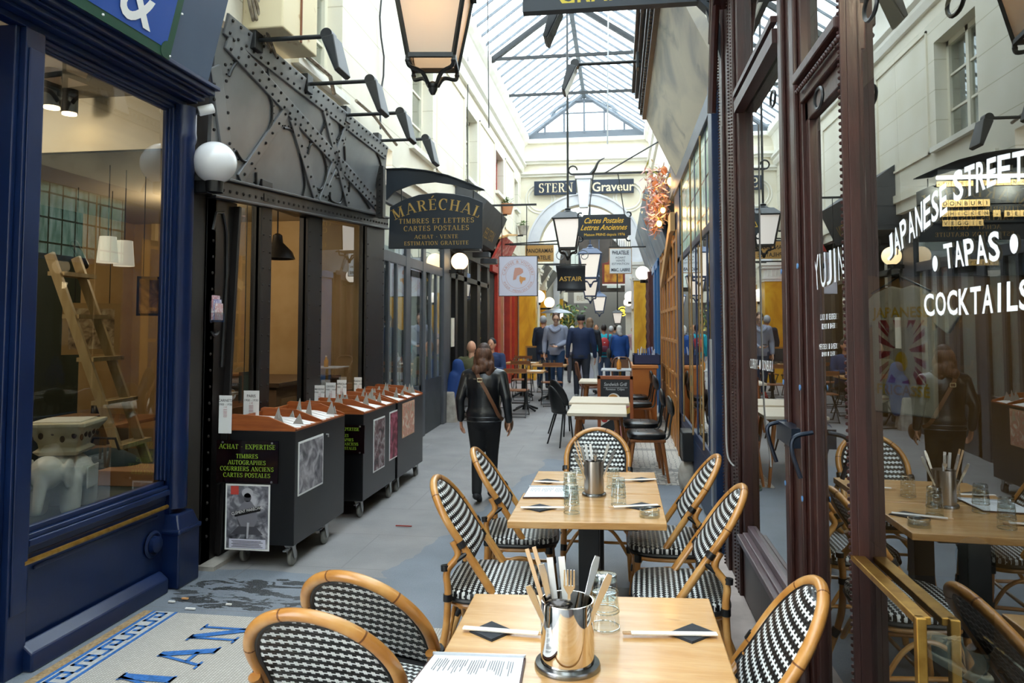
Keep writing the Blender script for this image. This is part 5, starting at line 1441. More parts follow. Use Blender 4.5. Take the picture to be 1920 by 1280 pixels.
# ================================================================== oak tables on black posts
g = NG('pale_oak_top', .26)
vec = g.mapping((1.2, 9, 9))
n_ = g.noise(2.4, 8, vec, dist=.5); n2_ = g.noise(14, 5, g.mapping((1, 14, 14)))
x_, y_, z_ = g.xyz()
pl = g.n('ShaderNodeTexWhiteNoise'); pl.noise_dimensions = '1D'
g.l(g.math('FLOOR', g.math('MULTIPLY', y_, 8.5)), pl.inputs['W'])
c = g.ramp(n_, (.28, '#c28f55'), (.5, '#d1a269'), (.75, '#dcb480'))
c = g.mix(g.math('MULTIPLY', pl.outputs['Value'], .35), c, lin('#d8a76c'))
c = g.mix(g.math('MULTIPLY', g.ramp(n2_, (.45, (0, 0, 0, 1)), (.7, (1, 1, 1, 1))), .28), c, lin('#a8713a'))
kn = g.noise(4.5, 2, g.mapping((1.4, 3.5, 1)))
c = g.mix(g.math('MULTIPLY', g.ramp(kn, (.70, (0, 0, 0, 1)), (.76, (1, 1, 1, 1))), .6), c, lin('#8a5a2a'))
g.color(c); g.b.inputs['Coat Weight'].default_value = .25; g.b.inputs['Coat Roughness'].default_value = .1
OAKT = g.m
def cafe_table(cx, y0, y1, w, label, shear=.085):
    cy = (y0 + y1) / 2
    t = thing('dining_table', label, 'table', (cx, cy, 0), group='oak tables on black posts')
    d = (y1 - y0) / 2; s_ = shear * w / 2
    MB().hexa([(-w / 2, -d - s_, .705), (w / 2, -d + s_, .705), (w / 2, d + s_, .705), (-w / 2, d - s_, .705)], [(-w / 2, -d - s_, .74), (w / 2, -d + s_, .74), (w / 2, d + s_, .74), (-w / 2, d - s_, .74)]).build('tabletop', OAKT, t, bevel=.004)
    MB().box(-.055, .055, -.055, .055, .03, .69).build('post', BLACK, t, bevel=.006)
    MB().box(-.25, .25, -.22, .22, .68, .705).build('top_plate', BLACK, t)
    MB().hexa([(-.24, -.24, 0), (.24, -.24, 0), (.24, .24, 0), (-.24, .24, 0)], [(-.22, -.22, .03), (.22, -.22, .03), (.22, .22, .03), (-.22, .22, .03)]).build('base_plate', BLACK, t)
    return t
cafe_table(-.163, 3.71, 4.345, .78, 'oak cafe table with a black post in the middle pair, the half nearer the viewer')
cafe_table(-.155, 4.355, 5.0, .765, 'oak cafe table with a black post in the middle pair, the half farther away')
cafe_table(-.105, 2.03, 2.715, .83, 'oak cafe table nearest the viewer at the bottom of the picture')
cafe_table(-.12, 1.33, 2.02, .83, 'oak cafe table below the near table, cut off by the bottom of the picture')

# ------------------------------------------------------------------ cutlery pots, glasses, chopsticks, napkins, menus
CHROME = mat('polished_chrome', '#e4dfd8', .05, metal=1.0)
BRUSH = mat('brushed_steel', '#a9a29a', .3, metal=1.0)
SILV = mat('cutlery_steel', '#c9c8c6', .16, metal=1.0)
PAPERB = mat('kraft_sleeve', '#d8b48c', .8); PAPERW = mat('white_sleeve', '#eeece8', .7)
def pot(p, r, h, mtl, label):
    t = thing('cutlery_pot', label, 'cutlery pot', p, group='cutlery pots')
    MB().lathe([(r * .98, .006), (r, .02), (r, h - .004), (r * .99, h), (r * .95, h), (r * .94, .02), (0, .02)], (0, 0, 0), 40).build('body', mtl, t)
    MB().lathe([(r * 1.22, 0), (r * 1.24, .006), (r * 1.2, .014), (r * 1.02, .017), (r * 1.0, .012), (0, .012)], (0, 0, 0), 40).build('foot_ring', mat('foot_ring_steel', '#8e9296', .25, metal=1.0), t)
    return t
def fork(p, d, label, L=.2, w=1):
    t = thing('fork', label, 'fork', p); d = V(d).normalized(); s_ = d.cross(V((0, 1, 0))).normalized() * w; n_ = s_.cross(d)
    m = MB(); m.slab([d * 0 - s_ * .005, d * 0 + s_ * .005, d * (L - .07) + s_ * .003, d * (L - .07) - s_ * .003], n_ * .002)
    m.slab([d * (L - .07) - s_ * .003, d * (L - .07) + s_ * .003, d * (L - .05) + s_ * .012, d * (L - .045) + s_ * .0125, d * (L - .045) - s_ * .0125, d * (L - .05) - s_ * .012], n_ * .002)
    m.build('handle', SILV, t)
    for k in (-1.5, -.5, .5, 1.5):
        MB().slab([d * (L - .046) + s_ * (k * .0068 - .002), d * (L - .046) + s_ * (k * .0068 + .002), d * L + s_ * (k * .0068 + .0013), d * L + s_ * (k * .0068 - .0013)], n_ * .002).build('tine', SILV, t)
    return t
def handle_end(kind, p, d, label, L=.2, mtl=None, w=1):
    d = V(d).normalized(); s_ = d.cross(V((0, 1, 0))).normalized() * w; n_ = s_.cross(d)
    m = MB(); m.slab([-s_ * .004, s_ * .004, d * L * .5 + s_ * .005, d * L * .9 + s_ * .0085, d * L + s_ * .006, d * L - s_ * .006, d * L * .9 - s_ * .0085, d * L * .5 - s_ * .005], n_ * .004)
    o = tag(m.build(kind, mtl or SILV, None, bevel=.0012), label, kind); o.location = p; return o
def pair(kind, p, d, label, mtl, w=.014, L=.2):
    t = thing(kind, label, 'chopsticks', p); d = V(d).normalized(); s_ = d.cross(V((0, 1, 0))).normalized(); n_ = s_.cross(d)
    for k in (-.5, .5): MB().slab([s_ * (k * w - w * .32), s_ * (k * w + w * .32), d * L + s_ * (k * w * 1.2 + w * .32), d * L + s_ * (k * w * 1.2 - w * .32)], n_ * .005).build('stick', mtl, t)
    return t
def fill(P, r, h, where, w=1.0):
    """cutlery standing in a pot at P"""
    P = V(P); z = .03
    fork(P + V((.005, -r * .4, z)), (.02, -.1, 1), 'steel fork tines up in the %s pot' % where, h + .055 * w, w)
    handle_end('knife', P + V((.01, .0, z)), (.28, .1, 1), 'steel knife handle leaning right in the %s pot, the upper one' % where, h + .075 * w, w=w)
    handle_end('spoon', P + V((.02, -r * .3, z)), (.42, -.05, 1), 'steel spoon handle leaning far right in the %s pot' % where, h + .06 * w, w=w)
    handle_end('knife', P + V((-.015, -r * .2, z)), (-.22, -.02, 1), 'steel knife handle leaning left in the %s pot' % where, h + .06 * w, w=w)
    handle_end('spoon', P + V((-.02, -r * .4, z)), (-.42, -.1, 1), 'steel spoon handle leaning far left in the %s pot' % where, h + .03 * w, w=w)
    pair('chopsticks', P + V((-.015, 0, z)), (-.33, .1, 1), 'wooden chopsticks leaning left in the %s pot' % where, PAPERB, .014 * w, h + .09 * w)
    pair('chopsticks', P + V((-.005, .01, z)), (-.12, .1, 1), 'white wrapped chopsticks standing in the %s pot' % where, PAPERW, .022 * w, h + .06 * w)
    t = thing('serving_spoon', 'dark spoon bowl resting on the rim of the %s pot' % where, 'spoon', P + V((-.02, -r * .55, h + .002)))
    m = MB(); m.ball((0, 0, 0), (.03 * w, .018 * w, .009 * w), 14, 8); m.build('bowl', mat('dark_steel', '#4c4846', .2, metal=1.0), t)
    MB().bar((.02, 0, 0), (.0, .03, -.1), .006, .003).build('handle', SILV, t)
P1 = atZ(1064, 1248, .74); P2 = atZ(1114, 928, .74)
r1 = .0755; pot(P1, r1, .185, CHROME, 'polished steel cutlery pot on the near table, mirroring the orange wood'); fill(P1, r1, .185, 'near', 1.3)
r2 = .056; pot(P2, r2, .195, BRUSH, 'brushed steel cutlery pot on the middle table'); fill(P2, r2, .195, 'middle')
TUMB = glass('tumbler_glass', '#f2f5f4', 1.5, 1.6, base=.05)
def tumbler_proto():
    t = thing('tumbler', 'glass tumbler', 'glass')
    n = 20; prof = [(.0405, 0), (.042, .004), (.0385, .045), (.0345, .088), (.033, .092)]
    vs = []; fs = []
    for (r_, z) in prof:
        for k in range(n * 2):
            a = PI * k / n; rr = r_ * (1 - (.035 if k % 2 and .01 < z < .07 else 0)); vs.append((rr * math.cos(a), rr * math.sin(a), z))
    N = n * 2
    for i in range(len(prof) - 1):
        for k in range(N): fs.append((i * N + k, i * N + (k + 1) % N, (i + 1) * N + (k + 1) % N, (i + 1) * N + k))
    MB().add(vs, fs, 0, False).build('wall', TUMB, t)
    MB().lathe([(.0345, .078), (.0345, .09), (.033, .0935), (.02, .094), (0, .094)], (0, 0, 0), 32).lathe([(.0, .079), (.0345, .078)], (0, 0, 0), 32).build('base', TUMB, t)
    MB().tube([(.0405 * math.cos(a), .0405 * math.sin(a), .0035) for a in [2 * PI * i / 32 for i in range(32)]], .0017, 6, closed=True).build('rim', glass('thick_glass_rim', '#dfe5e3', 1.6, 2.0, base=.22), t)
    MB().tube([(.0375 * math.cos(a), .0375 * math.sin(a), .052) for a in [2 * PI * i / 32 for i in range(32)]], .0011, 5, closed=True).build('band', MATS['thick_glass_rim'], t)
    return t
tp = tumbler_proto()
TB = [(1072, 962, 'upside down ribbed tumbler at the front left of the middle pot', 1), (1160, 947, 'upside down ribbed tumbler at the front right of the middle pot', 1), (1069, 935, 'ribbed tumbler behind the front left one on the middle table', 1),
      (1085, 917, 'ribbed tumbler nearest the far chair, left of the middle pot', 1), (1150, 914, 'ribbed tumbler nearest the far chair, right of the middle pot', 1), (1134, 1176, 'lone upside down ribbed tumbler right of the near pot', 1.15)]
for i, (u, v, lb, s_) in enumerate(TB):
    p = atZ(u, v, .74)
    o = tp if i == 0 else dup(tp, p)
    o.location = p; o['label'] = lb; o['group'] = 'ribbed tumblers'; o.scale = (s_, s_, s_ * (1.25 if i < 5 else 1.05))
    # a second glass stacked on top, as in the photograph
    if i in (0, 1, 5, 2):
        q = dup(tp, (p.x, p.y, p.z + .036 * s_ * 1.2), None, 'ribbed tumbler stacked on the ' + {0: 'front left tumbler of the middle table', 1: 'front right tumbler of the middle table', 5: 'lone tumbler of the near table', 2: 'second left tumbler of the middle table'}[i], 'ribbed tumblers')
        q.scale = (s_ * .985, s_ * .985, s_ * 1.1)
p = atZ(1218, 968, .74)
t = thing('ashtray', 'low round clear glass ashtray at the right corner of the middle table', 'ashtray', p)
MB().lathe([(.052, 0), (.054, .004), (.05, .034), (.046, .035), (.045, .012), (0, .01)], (0, 0, 0), 32).build('bowl', MATS['tumbler_glass'], t)
MB().tube([(.049 * math.cos(a), .049 * math.sin(a), .035) for a in [2 * PI * i / 32 for i in range(32)]], .002, 6, closed=True).build('rim', MATS['thick_glass_rim'], t)
NAPK = mat('charcoal_napkin', '#33363c', .85, col2='#2c2f35', scale=60, bump=.1, bscale=200)
STK = mat('chopstick_paper', '#f4efe8', .6)
def setting(c, s_, a, b, where, sh=(1, 1)):
    """folded napkin turned to a diamond with wrapped chopsticks across it"""
    C_ = atZ(c[0], c[1], .74)
    L = atZ(c[0] - s_[0], c[1], .74); T_ = atZ(c[0], c[1] - s_[1], .74); R_ = atZ(c[0] + s_[0], c[1], .74); B_ = atZ(c[0], c[1] + s_[1], .74)
    m = MB().slab([L, B_, R_, T_], (0, 0, .004)); m.slab([L + (C_ - L) * .05 + V((0, 0, .004)), B_ + (C_ - B_) * .04 + V((0, 0, .004)), R_ + (C_ - R_) * .05 + V((0, 0, .004)), T_ + (C_ - T_) * .06 + V((0, 0, .004))], (0, 0, .003))
    tag(m.build('napkin', NAPK), 'charcoal paper napkin laid as a diamond ' + where, 'napkin', 'charcoal napkins')
    A, D = atZ(a[0], a[1], .748), atZ(b[0], b[1], .748)
    t = thing('chopsticks', 'white paper wrapped chopsticks across the napkin ' + where, 'chopsticks', (A + D) / 2, group='wrapped chopsticks'); o = (A + D) / 2
    d = (D - A).normalized(); n_ = V((0, 0, 1)).cross(d)
    MB().slab([A - o - n_ * .012, D - o - n_ * .012, D - o + n_ * .012, A - o + n_ * .012], (0, 0, .006)).build('sleeve', STK, t, bevel=.002)
    for k in (-1, 1): MB().bar(A - o - d * .025 + n_ * (k * .005) + V((0, 0, .003)), A - o + n_ * (k * .005) + V((0, 0, .003)), .006, .005).build('stick', PAPERB, t)
setting((922, 1185), (42, 18), (1010, 1189), (868, 1178), 'on the left of the near table')
setting((1298, 1189), (46, 18), (1183, 1188), (1345, 1190), 'on the right of the near table')
setting((1012, 953), (32, 7), (1058, 952), (976, 952), 'at the front left of the middle table')
setting((1203, 950), (36, 7), (1150, 951), (1234, 947), 'at the front right of the middle table')
setting((1026, 903), (24, 4), (1058, 905), (1001, 903), 'at the back left of the middle table')
setting((1203, 900), (24, 4), (1160, 901), (1230, 899), 'at the back right of the middle table')
def menu(c4, label, nlines):
    P = [atZ(u, v, .742) for (u, v) in c4]                   # far left, far right, near right, near left
    o = sum(P, V()) / 4
    t = thing('menu', label, 'menu', o); Q = [p - o for p in P]
    MB().slab([Q[3], Q[2], Q[1], Q[0]], (0, 0, .005)).build('board', mat('menu_board_brown', '#4a2a24', .5), t)
    I = [q * .96 + V((0, 0, .007)) for q in Q]
    MB().slab([I[3], I[2], I[1], I[0]], (0, 0, .001)).build('page', mat('menu_page', '#eef0f4', .5), t)
    MB().slab([Q[0] * .99 + (Q[3] - Q[0]) * .03 + V((0, 0, .008)), Q[1] * .99 + (Q[2] - Q[1]) * .03 + V((0, 0, .008)), Q[1] + V((0, 0, .008)), Q[0] + V((0, 0, .008))], (0, 0, .006)).build('clip_bar', mat('menu_clip_steel', '#c9ccd2', .3, metal=.7), t)
    m = MB(); rng = random.Random(3)
    for k in range(nlines):
        s_ = .08 + .84 * k / nlines
        if k % 8 == 6: continue
        e0 = .12 + .06 * rng.random(); e1 = e0 + .22 + .25 * rng.random()
        f = lambda a, b: (I[0] * (1 - a) + I[1] * a) * (1 - b) + (I[3] * (1 - a) + I[2] * a) * b + V((0, 0, .0022))
        m.add([f(s_, e0), f(s_ + .008, e0), f(s_ + .008, e1), f(s_, e1)], [(0, 1, 2, 3)])
    m.build('small_print', mat('menu_print_grey', '#6a6d74', .7), t)
menu([(812, 1230), (986, 1236), (975, 1300), (762, 1294)], 'white printed menu on a brown board lying on the near table', 34)
menu([(992, 914), (1074, 914), (1066, 934), (980, 934)], 'white printed menu on a brown board lying on the middle table', 22)
# ================================================================== right side: oxblood restaurant front
rw = thing('oxblood_shopfront', 'dark oxblood wooden restaurant front with beaded posts and large mirrored panes', 'shopfront', (.78, 3.2, 0))
GX = .79
yr = lambda u, X=.72: atX(u, 640, X).y
def beads(mb, x, y, z0, z1, r=.012, st=.03, mi=0):
    z = z0
    while z < z1: mb.ball((x, y, z), r, 6, 4, mi); z += st
m = MB(); bd = MB()
yA0, yA1 = yr(1622, GX), yr(1586, .735)
yB0, yB1 = yr(1528, GX), yr(1462, .73)
yC0, yC1 = yr(1405, GX), yr(1350, .72)
for (a, b, xf) in ((yA0, yA1, .735), (yB0, yB1, .735), (yC0, yC1, .725)):
    m = MB().box(xf + .02, .80, a, b, 0, 4.4).box(xf, xf + .02, a + (b - a) * .1, a + (b - a) * .3, 0, 4.3).box(xf, xf + .02, b - (b - a) * .3, b - (b - a) * .1, 0, 4.3)
    part(m, 'post', BROWN, rw, bevel=.005)
for (x, y) in ((.736, yA0 + .02), (.72, yC0 + .22), (.724, yC0 + .12), (.72, yC1 - .1)): beads(bd, x, y, .02, 4.2, r=.007, st=.022)
part(bd, 'beading', BROWN, rw)
# door between the middle and near post
m = MB().box(.75, .82, yA1, yB0, 2.62, 2.78).box(.72, .75, yA1, yB0, 2.7, 2.74)
part(MB().box(.75, .82, yA1, yB0, 4.2, 4.4), 'head_rail', BROWN, rw)
yy_ = yA1
while yy_ < yB0: m.ball((.735, yy_, 2.665), .011, 6, 4); yy_ += .028
part(m, 'transom', BROWN, rw, bevel=.005)
dm = MB().box(.77, .81, yB0 - .05, yB0, 0, 2.62).box(.77, .81, yA1, yA1 + .03, 0, 2.62).box(.77, .81, yA1, yB0, 2.54, 2.62).box(.77, .81, yA1, yB0, 0, .25)
dr = part(dm, 'door', BROWN, rw, bevel=.005)
part(MB().box(.788, .794, yA1 + .02, yB0 - .04, .24, 2.55), 'door_pane', PANE_R, rw)
hm = MB().tube(smooth_path([(.76, yB0 - .06, 1.28), (.69, yB0 - .06, 1.26), (.68, yB0 - .06, 1.2), (.71, yB0 - .06, 1.1)]), .009, 8)
h_ = part(hm, 'door_handle', mat('blue_black_handle', '#1a2433', .3, metal=.5), rw)
hm = MB().tube(smooth_path([(.74, yB1 - .08, 1.28), (.66, yB1 - .08, 1.26), (.66, yB1 - .08, 1.2), (.69, yB1 - .08, 1.1)]), .009, 8).box(.70, .75, yB0 + .04, yB1 - .04, 1.2, 1.28)
part(hm, 'door_handle', MATS['blue_black_handle'], rw)
m = MB()
for z in (1.0, 1.45, 1.95):
    for y in (yB0 + .03, yB1 - .04): m.lathe([(.011, 0), (.012, .004), (0, .006)], (.737, y, z), 10, axis=(-1, 0, 0))
part(m, 'blue_screw_caps', mat('pale_blue_enamel', '#5f8fc4', .4), rw)
# fixed light between middle and far post with panel and sill
part(MB().box(.787, .793, yB1, yC0, .46, 3.1), 'window_pane', PANE_R, rw)
part(MB().box(.787, .793, yB1, yC0, 3.1, 4.3), 'window_pane', PANE_R, rw)
part(MB().box(.787, .793, yA1, yB0, 2.78, 4.2), 'window_pane', PANE_R, rw)
m = MB().box(.73, .84, yB1, yC0, .40, .46).box(.70, .74, yB1, yC0 + .02, .41, .445).box(.76, .8, yB1, yC0, .46, .5)
part(m, 'sill', mat('grey_plum_sill', '#6b5a5e', .35, col2='#574549', scale=6), rw, bevel=.006)
part(MB().box(.745, .8, yB1, yC0, .06, .40), 'stallriser', BROWN_P, rw)
m = MB()
part(MB().bar((.75, yB1, 3.06), (.75, yC0, 3.06), .06, .07).bar((.73, yB1, 3.14), (.73, yC0, 3.14), .03, .03), 'glazing_bar', BROWN, rw)
struct(MB().box(.56, .745, 1.0, 5.6, 0, .055).build('kerb', mat('pale_stone_kerb', '#c4b5ad', .8, col2='#b0a29a', scale=6, bump=.1)))
# the large pane nearest the viewer with brass sill and brass corner
part(MB().box(.787, .793, .3, yA0, 1.02, 4.2), 'window_pane', PANE_R, rw)
pS = atX(1718, 1132, .74); pE = atX(1612, 1052, .74)
part(MB().box(.735, .775, pS.y, yA0 + .02, pE.z - .02, pE.z), 'brass_sill', BRASS, rw, bevel=.003)
part(MB().box(.735, .76, pS.y - .012, pS.y + .012, 0, pE.z), 'brass_post', BRASS, rw, bevel=.003)
part(MB().box(.787, .793, .3, yA0, .06, 1.02), 'window_pane', PANE_R, rw)
part(MB().box(.775, .80, .3, yA0, 4.2, 4.4), 'head_rail', BROWN, rw)
part(MB().box(.765, .80, .3, yA0, 0, .06), 'bottom_rail', BROWN, rw)
# small iron rings
m = MB()
for (u, v, X) in ((1449, 185, .70), (1535, 184, .70), (1632, 12, .68)):
    p = atX(u, v, X); m.tube([p + V((0, .05 * math.cos(a), .035 * math.sin(a))) for a in [2 * PI * i / 16 for i in range(16)]], .006, 5, closed=True)
part(m, 'hooks', DKIRON, rw)
# clear hanging cable down the far post
o = MB().tube(smooth_path([(.67, yC0 + .2, 3.0), (.672, yC0 + .22, 2.0), (.67, yC0 + .18, 1.2), (.66, yC0 + .08, .92), (.68, yC0 - .05, .86)]), .006, 6).build('door_cable', mat('grey_cable', '#8c8a88', .5))
tag(o, 'thin grey cable looping down the beaded oxblood post', 'cable')
o = tag(MB().bar((.66, yC0 - .9, 4.28), (.70, yC0 + .4, 3.9), .1, .1).tube([(.62, 4.3, 4.5), (.66, 4.9, 4.1), (.67, 5.2, 3.7), (.66, 5.3, 3.2)], .03, 8).tube([(.6, 4.4, 4.6), (.64, 5.0, 4.0), (.66, 5.3, 3.7)], .018, 8).build('drain_pipe', BROWN), 'oxblood painted pipes bent over the top of the beaded post', 'pipe')

# window lettering in white
m = MB()
LX = GX - .006
def wtext(mb, s, A, B, h, **k):
    A, B = V(A), V(B); d = (B - A)
    return mb.text(s, A, d, V((0, 0, 1)) - d.normalized() * 0, h, **k)
def curve_word(mb, word, pts_b, pts_t, bold=.03):
    """each letter stands between a baseline and a top line given in photo pixels"""
    n = len(word)
    for i, ch in enumerate(word):
        if ch == ' ': continue
        t0, t1 = i / n, (i + .88) / n
        def at(P, t):
            f = t * (len(P) - 1); j = min(int(f), len(P) - 2); f -= j
            return atX(P[j][0] * (1 - f) + P[j + 1][0] * f, P[j][1] * (1 - f) + P[j + 1][1] * f, LX)
        vs, fs = glyphs(ch, 'sans', 'l', bold, 0, 1)
        if not vs: continue
        x0, x1 = min(v[0] for v in vs), max(v[0] for v in vs); y0, y1 = min(v[1] for v in vs), max(v[1] for v in vs)
        if ch == 'I': t0, t1 = t0 + .25 / n, t0 + .52 / n
        b0, b1, c0, c1 = at(pts_b, t0), at(pts_b, t1), at(pts_t, t0), at(pts_t, t1)
        out = []
        for (x, y) in vs:
            a, b = (x - x0) / (x1 - x0), (y - y0) / (y1 - y0)
            out.append((b0 * (1 - a) + b1 * a) * (1 - b) + (c0 * (1 - a) + c1 * a) * b)
        mb.add(out, fs)
curve_word(m, 'JAPANESE', [(1664, 490), (1700, 460), (1736, 428), (1778, 396)], [(1662, 448), (1694, 408), (1736, 370), (1776, 340)])
curve_word(m, 'STREET', [(1788, 380), (1830, 362), (1870, 344), (1926, 338)], [(1786, 322), (1830, 305), (1870, 292), (1926, 280)])
curve_word(m, 'TAPAS', [(1772, 504), (1820, 497), (1878, 488)], [(1768, 458), (1815, 447), (1876, 430)])
curve_word(m, 'COCKTAILS', [(1734, 593), (1830, 589), (1934, 580)], [(1731, 552), (1830, 537), (1934, 521)])
for (u, v) in ((1753, 494), (1901, 457)):
    p = atX(u, v, LX); m.add([p + V((0, -.016 * math.cos(a), .02 * math.sin(a))) for a in [2 * PI * k / 16 for k in range(16)]], [tuple(range(16))])
part(m, 'lettering', mat('white_vinyl', '#eef2f6', .5), rw)
m = MB()
curve_word(m, 'YUJIN', [(1528, 545), (1556, 533), (1584, 521)], [(1524, 480), (1554, 470), (1582, 458)], .0)
for (s_, b, t_) in (('LUNDI - VENDREDI', ((1538, 600), (1569, 598)), ((1538, 589), (1569, 587))), ('12H00 - 14H30', ((1541, 617), (1566, 615)), ((1541, 607), (1566, 605))), ('MERCREDI - SAMEDI', ((1536, 655), (1570, 653)), ((1536, 645), (1570, 643))), ('19H00 - 22H30', ((1541, 668), (1566, 666)), ((1541, 660), (1566, 658)))):
    curve_word(m, s_, list(b), list(t_), 0)
curve_word(m, 'CURRY \u00b7 DONBURI', [(1406, 690), (1450, 697)], [(1406, 672), (1450, 677)], 0)
part(m, 'lettering', MATS['white_vinyl'], rw)

# dark dining room behind the glass
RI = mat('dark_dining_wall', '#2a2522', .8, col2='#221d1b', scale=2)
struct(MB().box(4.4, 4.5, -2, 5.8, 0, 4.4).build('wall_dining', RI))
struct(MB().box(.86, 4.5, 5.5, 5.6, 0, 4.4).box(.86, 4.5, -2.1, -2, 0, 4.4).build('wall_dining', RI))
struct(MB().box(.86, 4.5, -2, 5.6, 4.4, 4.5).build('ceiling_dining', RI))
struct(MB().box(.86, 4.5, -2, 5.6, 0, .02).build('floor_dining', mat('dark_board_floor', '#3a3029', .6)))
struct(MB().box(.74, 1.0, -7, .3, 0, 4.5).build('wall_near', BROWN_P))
lamp_light('dining_fill', (2.0, 2.6, 3.6), 60, (1, .72, .42), .1)  # warm fill added to brighten the room, no fixture here
lamp_light('dining_fill', (1.05, 2.3, 3.0), 120, (1, .85, .65), .1)  # fill added to light the shirt front, no fixture here
# ochre lower wall, letter tiles on dark rails, tube lamp
DY = 5.42
struct(MB().box(.9, 4.4, DY + .03, 5.5, 0, atY(1800, 515, DY).z).build('wall_panel', mat('brown_ochre_wall', '#8a6a3c', .8, col2='#755730', scale=2)))
A, B_ = atY(1640, 350, DY), atY(1990, 515, DY)
tl_ = thing('menu_rail_board', 'black rail board of wooden letter tiles on the dining room wall', 'menu board', (A.x, DY, B_.z)); o = tl_.location
m = MB().box(0, B_.x - o.x, 0, .03, 0, A.z + .12 - o.z)
for k in range(5): m.box(0, B_.x - o.x, -.012, 0, .1 + k * .13, .115 + k * .13)
m.build('board', mat('black_rail_board', '#141416', .4), tl_)
m = MB(); tx = MB()
for (s_, u0, v0, u1, v1) in (('CURRY JAPONAIS', 1754, 336, 1950, 351), ('DONBURI', 1764, 374, 1854, 389), ('CHICKEN', 1764, 394, 1853, 407), ('-', 1860, 394, 1874, 407), ('BEEF', 1881, 394, 1940, 407), ('VEGGIE', 1765, 412, 1842, 425), ('YUJIN', 1812, 486, 1870, 498)):
    a, b = atY(u0, v1, DY), atY(u1, v0, DY); n = len(s_)
    for k, ch in enumerate(s_):
        if ch == ' ': continue
        x0, x1 = a.x + (b.x - a.x) * k / n, a.x + (b.x - a.x) * (k + .94) / n
        m.box(x0 - o.x, x1 - o.x, -.02, -.012, a.z - o.z, b.z - o.z)
        tx.text(ch, V(((x0 + x1) / 2 - o.x, -.02, a.z + (b.z - a.z) * .2 - o.z)), (1, 0, 0), (0, 0, 1), (b.z - a.z) * .6, lift=.002)
m.build('letter_tiles', mat('tile_wood', '#d9b478', .6), tl_); tx.build('lettering', BLACK, tl_)
A, B_ = atY(1756, 333, 5.3), atY(1960, 329, 5.3)
t = thing('tube_lamp', 'lit white tube lamp above the letter tiles in the dining room', 'lamp', (A.x, 5.3, A.z))
MB().tube([(0, 0, 0), (B_.x - A.x, 0, 0)], .014, 8).build('tube', mat('lit_tube', '#ffffff', .4, emit='#f6fbff', estr=5.0), t)
MB().box(0, B_.x - A.x, -.02, .12, .02, .05).build('fitting', BLACK, t)
for k in (.15, .6): lamp_light('tube_light', (A.x + k, 5.2, A.z - .03), 14, (1, .95, .85), .04)
# T-shirt hanging behind the glass
tp_ = atX(1690, 622, 1.35)
ts = thing('t_shirt', 'pale T-shirt with a red sunburst print hanging behind the large pane', 't-shirt', tp_)
sw = 175 * tp_.y / F_PX * .55
prof = [(-.16, .2), (-.06, .235), (0, .22), (.06, .235), (.16, .2), (.3, .08), (.24, -.01), (.175, .04), (.17, -.42), (-.17, -.42), (-.175, .04), (-.24, -.01), (-.3, .08)]
xd = V((.55, -.83, 0)).normalized(); nd = V((xd.y, -xd.x, 0)); nd = nd if nd.x < 0 else -nd
S_ = .95
m = MB(); m.slab([xd * (x * S_) + V((0, 0, z * S_)) for x, z in prof], nd * -.03)
m.build('cloth', mat('pale_grey_cotton', '#d5cdc6', .9, col2='#c5bdb6', scale=5, bump=.2, bscale=12), ts, bevel=.008)
q = lambda x, z, d=.002: xd * (x * S_) + V((0, 0, z * S_)) + nd * d
m = MB(); m.add([q(-.13, -.26), q(.13, -.26), q(.13, .06), q(-.13, .06)], [(0, 1, 2, 3)], 0)
for k in range(16):
    a0, a1 = 2 * PI * k / 16, 2 * PI * (k + .5) / 16
    f = lambda a: (max(-.13, min(.13, .22 * math.cos(a))), max(-.16, min(.16, .22 * math.sin(a))) - .1)
    m.add([q(0, -.1, .003), q(*f(a0), .003), q(*f(a1), .003)], [(0, 1, 2)], 1)
bl = lambda cx, cz, rx, rz, mi, d: m.add([q(cx + rx * math.cos(a), cz + rz * math.sin(a), d) for a in [2 * PI * k / 20 for k in range(20)]], [tuple(range(20))], mi)
bl(.0, -.16, .075, .09, 3, .004); bl(0, -.03, .075, .055, 3, .005); m.add([q(-.07, -.02, .005), q(-.03, .01, .005), q(-.06, .05, .005)], [(0, 1, 2)], 3); m.add([q(.07, -.02, .005), q(.06, .05, .005), q(.03, .01, .005)], [(0, 1, 2)], 3)
bl(.0, -.15, .035, .05, 2, .006)
m.build('print', [mat('print_cream', '#cdb9a8', .8), mat('print_red', '#8e1f26', .8), mat('print_yellow', '#c9a21f', .8), mat('print_grey', '#b9aea6', .8)], ts)
m = MB(); m.text('JAPANESE', q(0, .075, .0), xd, (0, 0, 1), .05, lift=.004, bold=.03).text('FRICASS\u00c9', q(0, -.32, .0), xd, (0, 0, 1), .05, lift=.004, bold=.03)
m.build('lettering', MATS['print_yellow'], ts)
t = tag(MB().tube(smooth_path([tp_ + V((0, 0, .24)), tp_ + V((.0, 0, .3)), tp_ + xd * .02 + V((0, 0, .35)), tp_ + V((0, 0, 1.6))]), .004, 6).tube([tp_ + xd * -.16 + V((0, 0, .19)), tp_ + V((0, 0, .27)), tp_ + xd * .16 + V((0, 0, .19))], .005, 6).build('clothes_hanger', DKIRON), 'thin wire hanger carrying the printed T-shirt', 'hanger')
